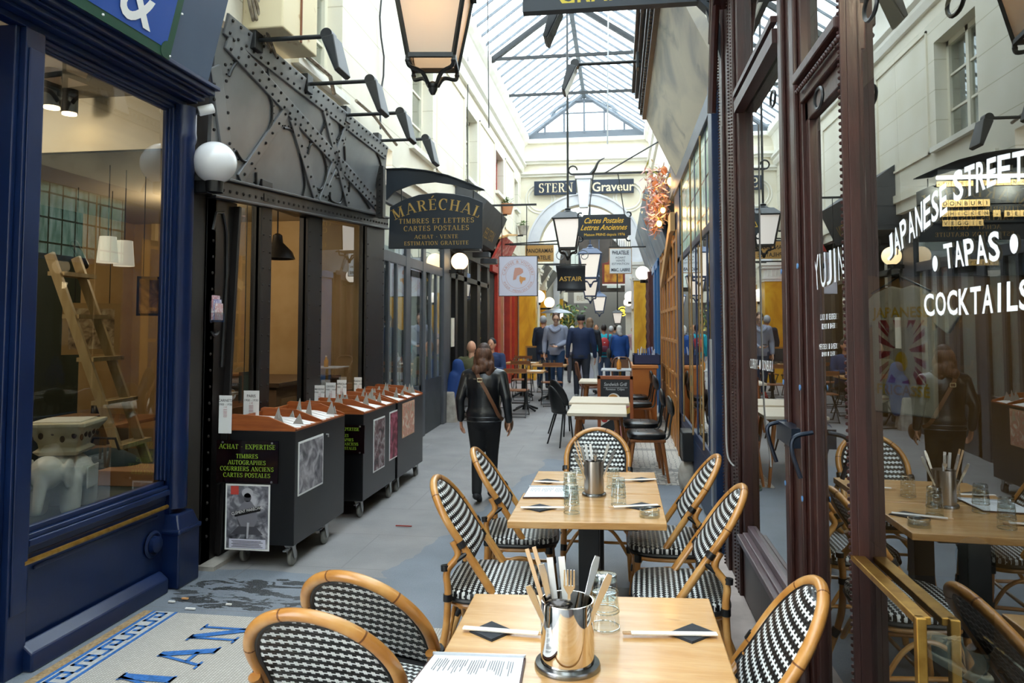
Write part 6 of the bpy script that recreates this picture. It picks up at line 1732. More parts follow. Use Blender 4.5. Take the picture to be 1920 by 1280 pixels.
# running shoe on the floor behind the low pane
p = atX(1792, 1235, 1.15)
sh_ = thing('running_shoe', 'grey and white running shoe resting behind the low pane', 'shoe', (p.x, p.y, max(p.z - .03, .02)), R(200))
m = MB(); m.ball((0, -.06, .05), (.042, .09, .04)); m.ball((0, .06, .065), (.04, .075, .055)); m.cap((0, .09, .07), (0, .1, .12), .04, .036)
voxel(m, 'upper', mat('grey_mesh_upper', '#aeb4b9', .7, col2='#d6dadd', scale=30), sh_, .008)
m = MB(); m.slab([(.045 * math.cos(a), .15 * math.sin(a) * 1.02, 0) for a in [2 * PI * k / 24 for k in range(24)]], (0, 0, .03)); m.build('sole', mat('white_foam_sole', '#e6e8ea', .6), sh_, bevel=.006)
m = MB()
for k in range(5): m.bar((-.03, -.03 + k * .022, .092 + k * .006), (.03, -.02 + k * .022, .092 + k * .006), .008, .006)
m.build('laces', WHITE, sh_)
MB().cap((0, .1, .13), (0.02, .12, .42), .045, .06).build('trouser_leg', mat('dark_trousers', '#16171a', .8), sh_)

# ================================================================== blue shop on the right with green leaded glass
b2 = thing('blue_glazed_shopfront', 'dark blue shopfront with green leaded panes and gilt rods on the right', 'shopfront', (.78, 7.5, 0))
X = .75; yb = lambda u: atX(u, 600, X).y
m = MB()
yL, yR_ = yb(1268), yb(1345)
m.box(X, X + .12, yb(1276), yL + .1, 0, 3.6); m.box(X - .03, X + .1, yR_ - .05, yR_ + .18, 0, 3.62)
m.box(X - .02, X + .12, yR_, yL, 3.42, 3.6); m.box(X, X + .1, yR_, yL, 2.5, 2.57)
for u in (1303, 1324): m.box(X + .01, X + .1, yb(u) - .035, yb(u) + .035, .6, 3.5)
m.box(X, X + .1, yR_, yL, .55, .64); m.box(X + .0, X + .1, yR_ + .1, yL - .2, .05, .55)
part(m, 'frame', BLUE_D, b2, bevel=.006)
m = MB()
for u in (1284, 1301, 1321): m.tube([(X - .02, yb(u), .62), (X - .02, yb(u), 3.4)], .009, 8)
part(m, 'gilt_rods', mat('dull_gilt', '#a8875a', .55, metal=.2), b2)
g = NG('green_leaded_glass', .2)
x_, y_, z_ = g.xyz()
br_ = g.n('ShaderNodeTexBrick'); br_.offset = .0
for k, v in (('Scale', 1.0), ('Brick Width', .22), ('Row Height', .3), ('Mortar Size', .012)): br_.inputs[k].default_value = v
cmb = g.n('ShaderNodeCombineXYZ'); g.l(y_, cmb.inputs[0]); g.l(z_, cmb.inputs[1]); g.l(cmb.outputs[0], br_.inputs['Vector'])
c = g.ramp(g.noise(5, 4, g.mapping((1, 3, .6))), (.3, '#7fb89f'), (.5, '#b4dac8'), (.7, '#e0f2ea'))
g.color(g.mix(br_.outputs['Fac'], c, lin('#23352f'))); GG = g.m
part(MB().box(X + .014, X + .022, yR_, yL, 2.57, 3.42), 'leaded_pane', GG, b2)
part(MB().box(X + .016, X + .022, yR_, yL, .64, 2.5), 'window_pane', PANE_R, b2)
part(MB().box(X - .04, X + .02, yR_ + .12, yR_ + .2, .3, 1.6), 'steel_hinge_plate', mat('satin_plate', '#b9bcbf', .35, metal=.8), b2)
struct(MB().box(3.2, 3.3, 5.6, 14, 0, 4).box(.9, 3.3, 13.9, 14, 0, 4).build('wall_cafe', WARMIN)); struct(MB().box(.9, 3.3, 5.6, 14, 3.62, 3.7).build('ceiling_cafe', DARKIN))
lamp_light('cafe_light', (2.2, 8.0, 2.6), 16, (1, .78, .5), .1)
# leaning fascia above, grey mottled, with dark crowning moulding
y0, y1 = 5.55, atX(1269, 349, .75).y
zl = atX(1344, 142, .75).z
tb_ = atY(1207, 214, y1); 
xt, zt_ = tb_.x, tb_.z
g = NG('weathered_zinc_paint', .6)
n_ = g.noise(1.3, 6, g.mapping((1, .5, 1.6), (.5, .2, .1)), dist=1.0)
c = g.ramp(n_, (.36, '#9d9d9b'), (.5, '#c9c3b4'), (.66, '#d8d0bd'))
st_ = g.ramp(g.noise(2.0, 7, g.mapping((2.0, .8, 1.2), (.9, .5, 0), (3, 1, 2)), dist=.6), (.62, (0, 0, 0, 1)), (.72, (1, 1, 1, 1)))
g.color(g.mix(g.math('MULTIPLY', st_, .55), c, lin('#6b7076')))
fa = thing('leaning_fascia', 'weathered grey leaning fascia with dark moulding over the right blue shop', 'fascia', (.6, 7.6, 3.6))
m = MB().slab([(.75, y0, zl), (.75, y1, zl), (xt, y1, zt_), (xt, y0, zt_)], (.08, 0, .05)); part(m, 'sheet', g.m, fa)
part(MB().slab([(.75, y1, zl), (xt, y1, zt_), (1.0, y1, zt_)], (0, -.03, 0)).box(.75, 1.0, y1 - .02, y1 + .04, zl - .2, zl + .3), 'end_board', mat('brown_end_board', '#8a5a3c', .6), fa)
m = MB()
for (d, za, zb) in ((.0, -.06, .08), (.05, .08, .14), (.02, .14, .22), (.09, .22, .3), (.13, .3, .42), (.09, .42, .6)): m.box(xt - d - .02, xt + .3, y0, y1 + .05, zt_ + za, zt_ + zb)
yy_ = y0
while yy_ < y1: m.box(xt - .05, xt, yy_, yy_ + .05, zt_ + .0, zt_ + .05); yy_ += .09
part(m, 'crown_moulding', mat('dark_umber_moulding', '#2b2624', .5, col2='#1f1b1a', scale=6), fa)
struct(MB().box(.85, 1.0, -7, 5.6, 4.5, 6.3).build('wall_right_upper', CREAM))
for (u, v, u2, lb) in ((1180, 107, 1078, 'black floodlight on a right hand arm below the glass roof, pointing down'),):
    Yq = 7.4
    p = atY(u + 30, v - 4, Yq); e = atY(u2, v + 14, Yq)
    sp = spot(V((xt - .1, Yq, e.z)), e.x - (xt - .1), lb, 'floodlights on the right')
Yq = 5.9; e = atY(1050, 12, Yq); spot(V((xt - .1, Yq, e.z)), e.x - (xt - .1), 'black floodlight hanging just under the cut off top signboard', 'floodlights on the right')
# cut-off projecting sign at the top of the picture
Yq = 5.3
A, B_ = atY(981, 24, Yq), atY(1332, 10, Yq)
sgn = thing('projecting_sign', 'dark projecting signboard with yellow letters cut off at the top', 'sign', ((A.x + B_.x) / 2, Yq, A.z)); o = sgn.location
MB().box(A.x - o.x, atY(1222, 12, Yq).x - o.x, -.03, .03, .02, .5).build('board', SIGNB, sgn)
MB().box(A.x - o.x, B_.x - o.x, -.04, .04, -.01, .035).build('frame_bar', SIGNB, sgn)
m = MB().bar((B_.x - o.x - .02, 0, .0), (B_.x - o.x + .1, 0, -.45), .05, .06).bar((B_.x - o.x - .1, 0, .03), (B_.x - o.x + .02, 0, -.1), .12, .03)
m.build('strut', SIGNB, sgn)
pp = atY(1140, 9, Yq)
MB().text('GRANDE', (pp.x - o.x, -.03, pp.z - o.z), (1, 0, 0), (0, 0, 1), .21, lift=.003, bold=.02, wide=.62).build('lettering', mat('yellow_sign_paint', '#c9b42e', .5), sgn)

# ================================================================== wooden lattice door, flowers, far right fronts
ylat0, ylat1 = 9.75, 13.5
lt = thing('lattice_screen', 'tall honey coloured wooden lattice screen door beside the blue shop', 'screen', (.74, 11.5, 0))
HON = mat('honey_wood', '#b97f3e', .45, col2='#a56c30', scale=5, stretch=(5, 5, .6))
X = .74
m = MB(); rows = [.75, 1.05, 1.5, 1.95, 2.4, 2.85]; n_c = 6
ys = [ylat0 + (ylat1 - ylat0) * k / n_c for k in range(n_c + 1)]
for k, y in enumerate(ys): w_ = .09 if k in (0, 3, 6) else .04; m.box(X, X + .06, y - w_, y + w_, 0, 2.95)
for z in rows: m.box(X + .005, X + .05, ylat0, ylat1, z - .025, z + .025)
m.box(X + .01, X + .05, ylat0, ylat1, 0, .75)
part(m, 'frame', HON, lt, bevel=.006)
m = MB()
posters = [mat('blue_poster', '#274a86', .3), mat('red_poster', '#8f4a3a', .3), mat('dark_poster', '#2a2523', .5)]
rng = random.Random(5)
for i in range(n_c):
    for j in range(5):
        k = [0, 1, 0, 2, 1, 0][i] if j < 4 else 2
        m.box(X + .025, X + .03, ys[i] + .03, ys[i + 1] - .03, rows[j] + .02, rows[j + 1] - .02, k)
part(m, 'painted_panes', posters, lt)
part(MB().box(X - .06, X + .0, ylat0 + .1, ylat0 + .5, 2.95, 3.2).bar((X - .04, 12.2, 2.4), (X - .02, 10.4, 3.05), .05, .16), 'loose_boards', mat('pale_pine', '#c9a06a', .6), lt)
# dried flower garland with bulbs
fg = thing('flower_garland', 'garland of dried orange and pink flowers hung over the lattice door', 'garland', (.5, 11.6, 3.6))
o = fg.location
cs = [('dried_pink', '#cfa39a'), ('dried_orange', '#c4774a'), ('dried_straw', '#c9b48c'), ('dried_mauve', '#a98590'), ('olive_leaf', '#8a8f3a')]
ms_ = [mat(a, b, .8) for a, b in cs]
m = MB(); rng = random.Random(11)
path = [atY(u, v, 11.2) - V(o) for (u, v) in ((1240, 318), (1233, 345), (1238, 372), (1230, 398), (1226, 425))]
for k in range(900):
    t_ = rng.random() ** .8 * (len(path) - 1); j = min(int(t_), len(path) - 2); c = path[j].lerp(path[j + 1], t_ - j)
    w_ = .26 - .04 * t_
    c = c + V((rng.gauss(0, .5) * w_, rng.gauss(0, .7) * .25, rng.gauss(0, .5) * .14))
    d = V((rng.gauss(0, 1), rng.gauss(0, 1), rng.gauss(.2, 1))).normalized() * (.04 + .05 * rng.random()); s_ = d.orthogonal().normalized() * (.008 + .012 * rng.random())
    mi = rng.choice([0, 0, 0, 0, 1, 2, 2, 3]) if t_ > .5 else rng.choice([1, 4, 0, 2, 0])
    m.add([c - d, c - s_, c + d, c + s_], [(0, 1, 2, 3)], mi)
m.build('dried_flowers', ms_, fg)
m = MB()
for k in range(3): m.ball(path[min(k, 4)] + V((rng.uniform(-.1, .1), -.15, rng.uniform(-.05, .05))), (.05, .05, .06), 10, 8)
m.build('pumpkin_flowers', MATS['dried_orange'], fg)
for i, (u, v, r_) in enumerate(((1258, 340, .075), (1243, 394, .05), (1236, 419, .055))):
    p = atY(u, v, 10.7)
    t = thing('bulb_lamp', 'glowing amber bulb in the dried flowers, %s' % ['topmost and largest', 'middle one', 'lowest one'][i], 'lamp', p, group='amber bulbs in the garland')
    MB().ball((0, 0, 0), (r_ * .7, r_ * .7, r_ * .85), 14, 10).build('bulb', BULB, t); MB().cyl((0, 0, r_ * .7), (0, 0, r_ * 1.5), r_ * .4, r_ * .35, 10).build('socket', BRASS, t)
    lamp_light('bulb_light', p + V((-.12, -.05, -.05)), 2.5, (1, .62, .25), .06)
# blue-grey service front beyond, red columns, waiter station
X = .74
fb = thing('blue_panel_facade', 'bright blue painted front panel beyond the lattice door', 'shopfront', (X, 14.6, 0))
part(MB().box(X, X + .1, 13.7, 16.2, 0, 2.9).box(X - .04, X, 13.7, 13.85, 0, 2.9).box(X - .04, X, 14.8, 14.9, 0, 2.9).box(X - .03, X, 13.7, 16.2, 2.8, 2.95), 'panel', mat('bright_blue_paint', '#2a6aa3', .4), fb, bevel=.005)
part(MB().box(X - .01, X - .004, 13.9, 14.8, 1.0, 2.7), 'pane', PANE, fb)
cl_ = thing('turned_columns', 'dark red turned wooden columns between the blue panel and the yellow pilaster', 'column', (X, 17.5, 0))
for y in (16.5, 17.2, 17.9):
    m = MB(); pr = [(.1, 0), (.1, .5)] + [(.085 if k % 2 else .11, .5 + .12 * k) for k in range(18)] + [(.11, 2.9)]
    m.lathe(pr, (0, y - 17.5, 0), 16); m.build('column', mat('dark_red_wood', '#4f2420', .45), cl_)
MB().box(-.02, .12, -1.1, 1.2, 2.8, 3.1).box(.02, .1, -1.2, 1.8, 0, 2.9).build('lintel', mat('dark_red_wood2', '#3d1d1b', .5), cl_)
struct(MB().box(.75, 1.0, 5.55, 21, 3.55, 4.0).box(.86, .95, 13.6, 21, 0, 3.6).build('wall_right_lower', mat('grey_blue_fascia_wall', '#59636e', .6)))
m = MB()
for i, (ya, yb_, c) in enumerate(((12.0, 14.2, 0), (14.4, 16.6, 1), (16.8, 18.6, 0))): m.slab([(.74, ya, 2.95), (.74, yb_, 2.95), (.42, yb_, 3.9), (.42, ya, 3.9)], (.05, 0, .02))
tag(m.build('sign_fascia', mat('pale_grey_blue_fascia', '#8e9aa6', .5, col2='#6f7d8b', scale=1.4)), 'leaning pale grey fascias beyond the dried flowers on the right', 'fascia')
# white globes along the right
for i, (u, v, Yq, r_) in enumerate(((1205, 512, 17.0, .16), (1181, 556, 24, .17), (1178, 567, 27, .17), (1181, 585, 30, .17))):
    p = atY(u, v, Yq)
    t = thing('globe_lamp', 'white globe lamp on the right, %s' % ['largest, above the yellow pilaster', 'first of the three small ones beyond the arch', 'second of the three small ones beyond the arch', 'third of the three small ones beyond the arch'][i], 'lamp', p, group='white globes on the right')
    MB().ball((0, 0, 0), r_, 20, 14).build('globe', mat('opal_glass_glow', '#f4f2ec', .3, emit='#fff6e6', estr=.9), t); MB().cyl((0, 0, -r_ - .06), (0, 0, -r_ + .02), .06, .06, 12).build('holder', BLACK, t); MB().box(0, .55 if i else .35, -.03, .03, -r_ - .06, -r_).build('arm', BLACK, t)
for i, (u, v, Yq, r_, on) in enumerate(((1010, 556, 21.2, .18, 0), (1030, 567, 24.0, .17, 1), (1048, 590, 30, .17, 0))):
    p = atY(u, v, Yq)
    t = thing('globe_lamp', 'globe lamp beyond the square white sign, %s' % ['white, at the first yellow pilaster', 'the warm lit middle one', 'smallest, above the hoodie man'][i], 'lamp', p, group='globes beyond the arch on the left')
    MB().ball((0, 0, 0), r_, 20, 14).build('globe', GLOBE_ON if on else MATS['opal_glass_glow'], t); MB().cyl((0, 0, -r_ - .06), (0, 0, -r_ + .02), .06, .06, 12).build('holder', BLACK, t); MB().box(-.48, 0, -.03, .03, -r_ - .06, -r_).build('arm', BLACK, t)
# ================================================================== helper: the passage floor climbs gently beyond seven metres
def floor_z(y): return 0.0 if y < 7 else .022 * (min(y, 17.0) - 7)
def atF(u, v):
    z = 0.0
    for _ in range(8):
        p = atZ(u, v, z); z = floor_z(p.y)
    return p
# ================================================================== black padded chairs, pale tables, chalk board on the right
WALN = mat('walnut_legs', '#9a5f30', .4, col2='#834d24', scale=6, stretch=(4, 4, .6))
LEATH = mat('black_leatherette', '#131416', .28, col2='#1a1b1d', scale=20, bump=.05)
def padded_proto():
    t = thing('padded_chair', 'black padded chair', 'chair')
    m = MB(); n = 28; rings = [(.9, .455), (1.0, .465), (1.02, .485), (1.0, .51), (.9, .525), (.5, .53)]
    def sq(a): c_, s_ = math.cos(a), math.sin(a); e = .6; return (.21 * math.copysign(abs(c_) ** e, c_), .205 * math.copysign(abs(s_) ** e, s_))
    P = [sq(2 * PI * k / n) for k in range(n)]
    vs = [(x * r_, y * r_, z) for r_, z in rings for x, y in P]
    fs = [(i * n + k, i * n + (k + 1) % n, i * n + n + (k + 1) % n, i * n + n + k) for i in range(len(rings) - 1) for k in range(n)] + [tuple(range(n - 1, -1, -1)), tuple((len(rings) - 1) * n + k for k in range(n))]
    m.add(vs, fs, 0, True); m.build('seat', LEATH, t)
    m = MB()
    for x in (-.1, 0, .1):
        for y in (-.1, 0, .1): m.ball((x, y, .53), (.012, .012, .005), 8, 5)
    m.build('tufts', LEATH, t)
    m = MB(); m.ball((0, -.265, .80), (.2, .035, .115), 24, 14, rot=Matrix.Rotation(R(-10), 3, 'X')); m.build('backrest', LEATH, t)
    for sx in (-1, 1):
        MB().tube(smooth_path([(sx * .15, -.05, .44), (sx * .15, -.21, .47), (sx * .135, -.245, .62), (sx * .12, -.275, .78)]), .011, 8).build('back_support', BLACK, t)
    MB().box(-.19, .19, -.19, .19, .425, .455).build('seat_frame', WALN, t, bevel=.006)
    for (a, b) in ((-1, -1), (1, -1), (-1, 1), (1, 1)): MB().cyl((a * .155, b * .155, .43), (a * .205, b * .215, 0), .024, .014, 10).build('leg', WALN, t)
    return t
pc = padded_proto()
def place_far(o, first, u, v, rz, label, group, dx=0.0):
    p = atF(u, v); p = V((p.x + dx, p.y, floor_z(p.y)))
    if first: o.location = p; o.rotation_euler = (0, 0, rz); o['label'] = label; o['group'] = group; return o
    return dup(o, p, rz, label, group)
for i, (x, y, lb) in enumerate(((.29, 8.35, 'black padded chair with walnut legs nearest on the right of the pale table'), (.25, 9.1, 'black padded chair tucked just behind the nearest one at the pale table'), (.26, 11.0, 'black padded chair in front of the orange waiter station, the nearer one'), (.24, 11.8, 'black padded chair in front of the orange waiter station, the farther one'))):
    o = pc if i == 0 else dup(pc, (0, 0, 0)); o.location = (x, y, floor_z(y)); o.rotation_euler = (0, 0, R(90 + (4, 0, 6, 2)[i])); o['label'] = lb; o['group'] = 'black padded chairs'
PALE = mat('pale_ash_top', '#dccfbb', .4, col2='#d2c3ac', scale=3, stretch=(1, 8, 1))
def pale_table(x0, x1, y0, y1, label, legs):
    cx, cy = (x0 + x1) / 2, (y0 + y1) / 2; z = floor_z(cy)
    t = thing('ash_table', label, 'table', (cx, cy, z), group='pale ash tables'); a, b = (x1 - x0) / 2, (y1 - y0) / 2
    MB().box(-a, a, -b, b, .705, .74).build('tabletop', PALE, t, bevel=.004)
    MB().box(-a + .08, a - .08, -b + .08, b - .08, .66, .705).build('apron', WALN, t)
    for (sx, sy) in legs: MB().cyl((sx * (a - .12), sy * (b - .12), .68), (sx * (a - .04), sy * (b - .05), 0), .026, .016, 10).build('leg', WALN, t)
    return t
pale_table(-.56, .08, 8.05, 8.95, 'pale ash table in front of the chalk board, the nearer of the pair', [(-1, 1), (1, 1), (1, -1)])
pale_table(-.60, .12, 8.97, 9.75, 'pale ash table in front of the chalk board, the farther of the pair', [(-1, 1), (1, 1), (-1, -1)])
pale_table(-.62, -.1, 11.6, 12.3, 'small pale ash table left behind the chalk board', [(-1, 1), (1, 1), (-1, -1), (1, -1)])
SHELL = mat('black_plastic_shell', '#16181a', .35)
sh0 = None
for i, (u, v, lb) in enumerate(((1080, 800, 'black shell chair left of the pale tables, the nearer one'), (1074, 778, 'black shell chair left of the pale tables, the farther one'))):
    p = atF(u, v)
    if i == 0:
        sh0 = thing('shell_chair', lb, 'chair', (-.72, 10.3, floor_z(10.3)), R(-60), 'black shell chairs')
        m = MB(); vs = []; fs = []; N = 14
        for j in range(8):
            s_ = j / 7
            for k in range(N + 1):
                a = R(200 + 140 * k / N); r_ = .21 + .02 * s_
                vs.append((r_ * math.cos(a), r_ * math.sin(a) * (1 - .1 * s_) - .05 * s_, .46 + .36 * s_ * (math.sin(PI * k / N) ** .6)))
        for j in range(7):
            for k in range(N): fs.append((j * (N + 1) + k, j * (N + 1) + k + 1, (j + 1) * (N + 1) + k + 1, (j + 1) * (N + 1) + k))
        m.add(vs, fs, 0, True); o = m.build('backrest', SHELL, sh0); sd = o.modifiers.new('solid', 'SOLIDIFY'); sd.thickness = .012
        MB().lathe([(.19, .44), (.21, .455), (.2, .47), (0, .465)], (0, 0, 0), 24).build('seat', SHELL, sh0)
        for (a, b) in ((-1, -1), (1, -1), (-1, 1), (1, 1)): MB().cyl((a * .1, b * .1, .45), (a * .2, b * .2, 0), .014, .011, 8).build('leg', SHELL, sh0)
    else:
        dup(sh0, (-.78, 11.2, floor_z(11.2)), R(-50), lb)
# chalk board
yb_ = 10.5; A = atY(1120, 704, yb_); B_ = atY(1188, 840, yb_); zb = floor_z(yb_)
cb = thing('chalkboard', 'wooden framed black chalk board with sandwich pictures between the pale tables and the orange station', 'chalkboard', ((A.x + B_.x) / 2, yb_, zb))
w_, h = (B_.x - A.x) / 2, A.z - zb
FRW = mat('reddish_board_frame', '#9c5530', .45)
m = MB().box(-w_, w_, -.015, .015, h - .05, h).box(-w_, w_, -.015, .015, .03, .08).box(-w_, -w_ + .045, -.015, .015, 0, h).box(w_ - .045, w_, -.015, .015, 0, h)
m.build('frame', FRW, cb, bevel=.004)
SLATE = mat('slate_black', '#22252a', .6, col2='#2a2e33', scale=4)
MB().box(-w_ + .04, w_ - .04, -.008, .008, .06, h - .04).build('slate', SLATE, cb)
for sx in (-1, 1): MB().bar((sx * (w_ - .03), .02, h - .06), (sx * (w_ - .03), .4, .015), .03, .03).build('rear_leg', FRW, cb)
CHALK = mat('chalk_white', '#cfd3d6', .9)
m = MB()
m.text('Sandwich Grill', (0, -.008, h - .14), (1, 0, 0), (0, 0, 1), .05, lift=.003, shear=.2, wide=.78).text('Panneaux  Cr\u00eapes', (0, -.008, h - .2), (1, 0, 0), (0, 0, 1), .032, lift=.003, shear=.1, wide=.8)
m.box(-.16, .17, -.012, -.009, h - .165, h - .161)
for k in range(3): m.box(-.2 + .02 * k, -.02, -.012, -.009, .44 - k * .035, .447 - k * .035)
for k in range(3): m.box(-.17, -.05 + .03 * (k % 2), -.012, -.009, .16 - k * .03, .167 - k * .03)
m.build('lettering', CHALK, cb)
m = MB()
def disc(mb, cx, cz, rx, rz, mi, d=.011, n=20): mb.add([(cx + rx * math.cos(2 * PI * k / n), -d, cz + rz * math.sin(2 * PI * k / n)) for k in range(n)], [tuple(range(n))], mi)
disc(m, -.02, h - .33, .09, .09, 0); disc(m, -.03, h - .31, .07, .055, 1, .012); disc(m, .04, h - .385, .04, .035, 2, .013)
disc(m, .11, .5, .13, .1, 3); disc(m, .1, .53, .1, .05, 2, .012); disc(m, .04, .5, .04, .03, 4, .013); disc(m, .15, .53, .05, .03, 5, .013)
m.add([(-.2, -.011, .24), (-.02, -.011, .36), (-.1, -.011, .39), (-.2, -.011, .36)], [(0, 1, 2, 3)], 0); disc(m, -.15, .33, .045, .04, 2, .012)
disc(m, .07, .16, .09, .09, 5)
m.build('food_pictures', [mat('paper_white_cut', '#e8e6e0', .7), mat('bun_tan', '#c98f4a', .7), mat('tomato_red', '#b23a36', .7), mat('wrap_yellow', '#d9b15a', .7), mat('salad_green', '#7d9a3e', .7), mat('ham_pink', '#d68f94', .7)], cb)
# orange waiter station with blue cloth and straws
y0, y1 = 12.0, 13.3; A = atY(1186, 690, y0); B_ = atY(1231, 690, y0); zf = floor_z(12.6)
ws = thing('waiter_station', 'orange wooden waiter station with a navy top beside the lattice screen', 'cabinet', ((A.x + B_.x) / 2, (y0 + y1) / 2, zf))
w_ = (B_.x - A.x) / 2; h = A.z - zf
MB().box(-w_, w_, -.65, .65, .05, h).build('body', mat('orange_ply', '#b56a2c', .4, col2='#a85f25', scale=3), ws, bevel=.005)
MB().box(-w_ - .01, w_ + .03, -.67, .67, h, h + .04).build('top', mat('ply_edge', '#c57c3b', .4), ws)
zt_ = floor_z(12.6) + h + .04
nb = thing('serving_crate', 'navy blue crate on top of the orange waiter station', 'crate', (ws.location.x + .05, 12.7, zt_))
m = MB().box(-.22, .22, -.4, .4, 0, .015).box(-.22, .22, -.4, -.385, 0, .16).box(-.22, .22, .385, .4, 0, .16).box(-.22, -.205, -.4, .4, 0, .16).box(.205, .22, -.4, .4, 0, .16)
m.build('box', mat('navy_crate', '#1b2a52', .5), nb)
rng = random.Random(2)
for k in range(14):
    c = V((ws.location.x - .1 + .3 * rng.random(), 12.4 + .6 * rng.random(), zt_ + .02)); d = V((rng.uniform(-.05, .05), rng.uniform(-.05, .05), .2 + .06 * rng.random()))
    tag(MB().tube([c, c + d], .008, 6).build('paper_straw', mat('straw_%s' % ('white' if k % 2 else 'blue'), '#f0f1f3' if k % 2 else '#4a6fb5', .6)), ('white' if k % 2 else 'blue') + ' paper straw standing in the navy crate', 'straw', 'paper straws in the navy crate')
# slatted garden table with a bottle, and bentwood chairs beyond
st_ = thing('slatted_table', 'pale slatted round table beyond the chalk board', 'table', (.02, 14.2, floor_z(14.2)))
for k in range(7): MB().box(-.35, .35, -.34 + k * .1, -.26 + k * .1, .72, .74).build('slat', mat('grey_slat', '#b9bcc0', .4), st_)
MB().cyl((0, 0, .02), (0, 0, .72), .03, .03, 10).lathe([(.22, 0), (.2, .02), (.04, .04)], (0, 0, 0), 16).build('pedestal', BRASS, st_)
bt = thing('juice_bottle', 'orange juice bottle standing on the slatted table', 'bottle', (.0, 14.1, floor_z(14.2) + .74))
MB().lathe([(.04, 0), (.045, .01), (.045, .12), (.02, .17), (.018, .2), (0, .2)], (0, 0, 0), 16).build('juice', mat('orange_juice', '#d98a2c', .25, coat=.5), bt); MB().lathe([(.02, .2), (.02, .225), (0, .225)], (0, 0, 0), 12).build('cap', WHITE, bt)
for i, (x, y, rz, lb) in enumerate(((.05, 15.0, 180, 'brown bentwood chair behind the slatted table facing the viewer'), (-.5, 13.7, -80, 'brown wooden chair left of the slatted table by the capped man'))):
    t = thing('wooden_chair', lb, 'chair', (x, y, floor_z(y)), R(rz))
    BW = mat('bentwood_brown', '#6a4128', .4)
    MB().lathe([(.19, .44), (.2, .455), (.19, .47), (0, .47)], (0, 0, 0), 20).build('seat', BW, t)
    MB().tube(smooth_path([(-.18, -.17, .45), (-.19, -.24, .7), (-.14, -.27, .87), (0, -.28, .9), (.14, -.27, .87), (.19, -.24, .7), (.18, -.17, .45)]), .016, 8).build('back_hoop', BW, t)
    MB().slab([(-.15, -.26, .66), (.15, -.26, .66), (.14, -.285, .86), (-.14, -.285, .86)], (0, -.012, 0)).build('back_splat', BW, t)
    for (a, b) in ((-1, -1), (1, -1), (-1, 1), (1, 1)): MB().cyl((a * .15, b * .15, .45), (a * .18, b * .18, 0), .016, .012, 8).build('leg', BW, t)

# ================================================================== slatted terrace chairs and pedestal tables on the left
SLW = mat('warm_slat_wood', '#8a5430', .45, col2='#74441f', scale=5, stretch=(1, 8, 8))
def slat_chair():
    t = thing('terrace_chair', 'slatted chair', 'chair')
    for k in range(4): MB().box(-.2, .2, -.19 + k * .1, -.105 + k * .1, .445, .46).build('slat', SLW, t)
    for z in (.84,): MB().box(-.2, .2, -.235, -.215, z - .07, z).build('back_slat', SLW, t)
    m = MB()
    for sx in (-1, 1):
        x = sx * .195
        m.bar((x, -.225, .86), (x, -.2, .42), .012, .02); m.bar((x, -.2, .44), (x, .21, .44), .012, .02)
        m.bar((x, -.2, .44), (x, .2, 0), .012, .02); m.bar((x * .93, .19, .44), (x * .93, -.25, 0), .012, .02)
    for y, z in ((.2, .01), (-.25, .01), (.0, .22)): m.bar((-.19, y, z), (.19, y, z), .012, .012)
    m.build('folding_frame', BLACK, t)
    return t
tc = slat_chair()
TC = [((-1.78, 13.0), 0, 'slatted folding chair nearest the walking woman, seen from behind'), ((-1.30, 14.5), 10, 'slatted folding chair with its seat sticking out towards the hoodie man'), ((-1.95, 15.0), 0, 'slatted folding chair behind the first pedestal table'),
      ((-2.5, 15.1), 0, 'slatted folding chair at the second pedestal table, seen from behind'), ((-2.1, 16.6), 0, 'slatted folding chair in the back row nearest the red shop'), ((-1.62, 16.9), 175, 'slatted folding chair at the far side of the back table')]
for i, ((x, y), a, lb) in enumerate(TC):
    o = tc if i == 0 else dup(tc, (0, 0, 0)); o.location = (x, y, floor_z(y)); o.rotation_euler = (0, 0, R(a)); o['label'] = lb; o['group'] = 'slatted terrace chairs'
def pedestal_proto():
    t = thing('pedestal_table', 'table', 'table')
    MB().box(-.36, .36, -.3, .3, .70, .735).build('tabletop', mat('honey_table_top', '#c08f56', .4, col2='#ae7e47', scale=4, stretch=(1, 6, 1)), t, bevel=.004)
    MB().cyl((0, 0, .08), (0, 0, .7), .03, .028, 12).lathe([(.07, .02), (.05, .1), (.03, .16)], (0, 0, 0), 14).build('column', DKIRON, t)
    for k in range(4):
        a = PI / 4 + k * PI / 2; c_, s_ = math.cos(a), math.sin(a)
        MB().tube(smooth_path([(.03 * c_, .03 * s_, .1), (.15 * c_, .15 * s_, .06), (.28 * c_, .28 * s_, .015)]), .02, 8).build('foot', DKIRON, t)
    return t
pt = pedestal_proto()
for i, (x, y, lb) in enumerate(((-1.72, 13.75, 'honey topped pedestal table nearest the walking woman'), (-1.42, 15.3, 'honey topped pedestal table beside the hoodie man'), (-2.05, 15.9, 'honey topped pedestal table farthest back by the red shop'), (-2.42, 13.15, 'honey topped pedestal table between the two seated men'))):
    o = pt if i == 0 else dup(pt, (0, 0, 0)); o.location = (x, y, floor_z(y)); o['label'] = lb; o['group'] = 'pedestal tables'
    z = floor_z(y) + .735
    if i < 3:
        rng = random.Random(i)
        tag(MB().box(x + .1, x + .3, y - .22, y - .02, z, z + .006).build('place_mat', CARD), 'white paper place mat on the %s pedestal table' % ['nearest', 'second', 'farthest'][i], 'place mat')
        for k in range(4): tag(MB().lathe([(.025, 0), (.033, .09), (.03, .09), (.022, .01), (0, .01)], (x - .2 + .1 * k, y + .1, z), 14).build('wine_glass', MATS['tumbler_glass']), 'small clear glass on the pedestal tables', 'glass', 'small glasses on the pedestal tables')
p = atF(998, 690); 
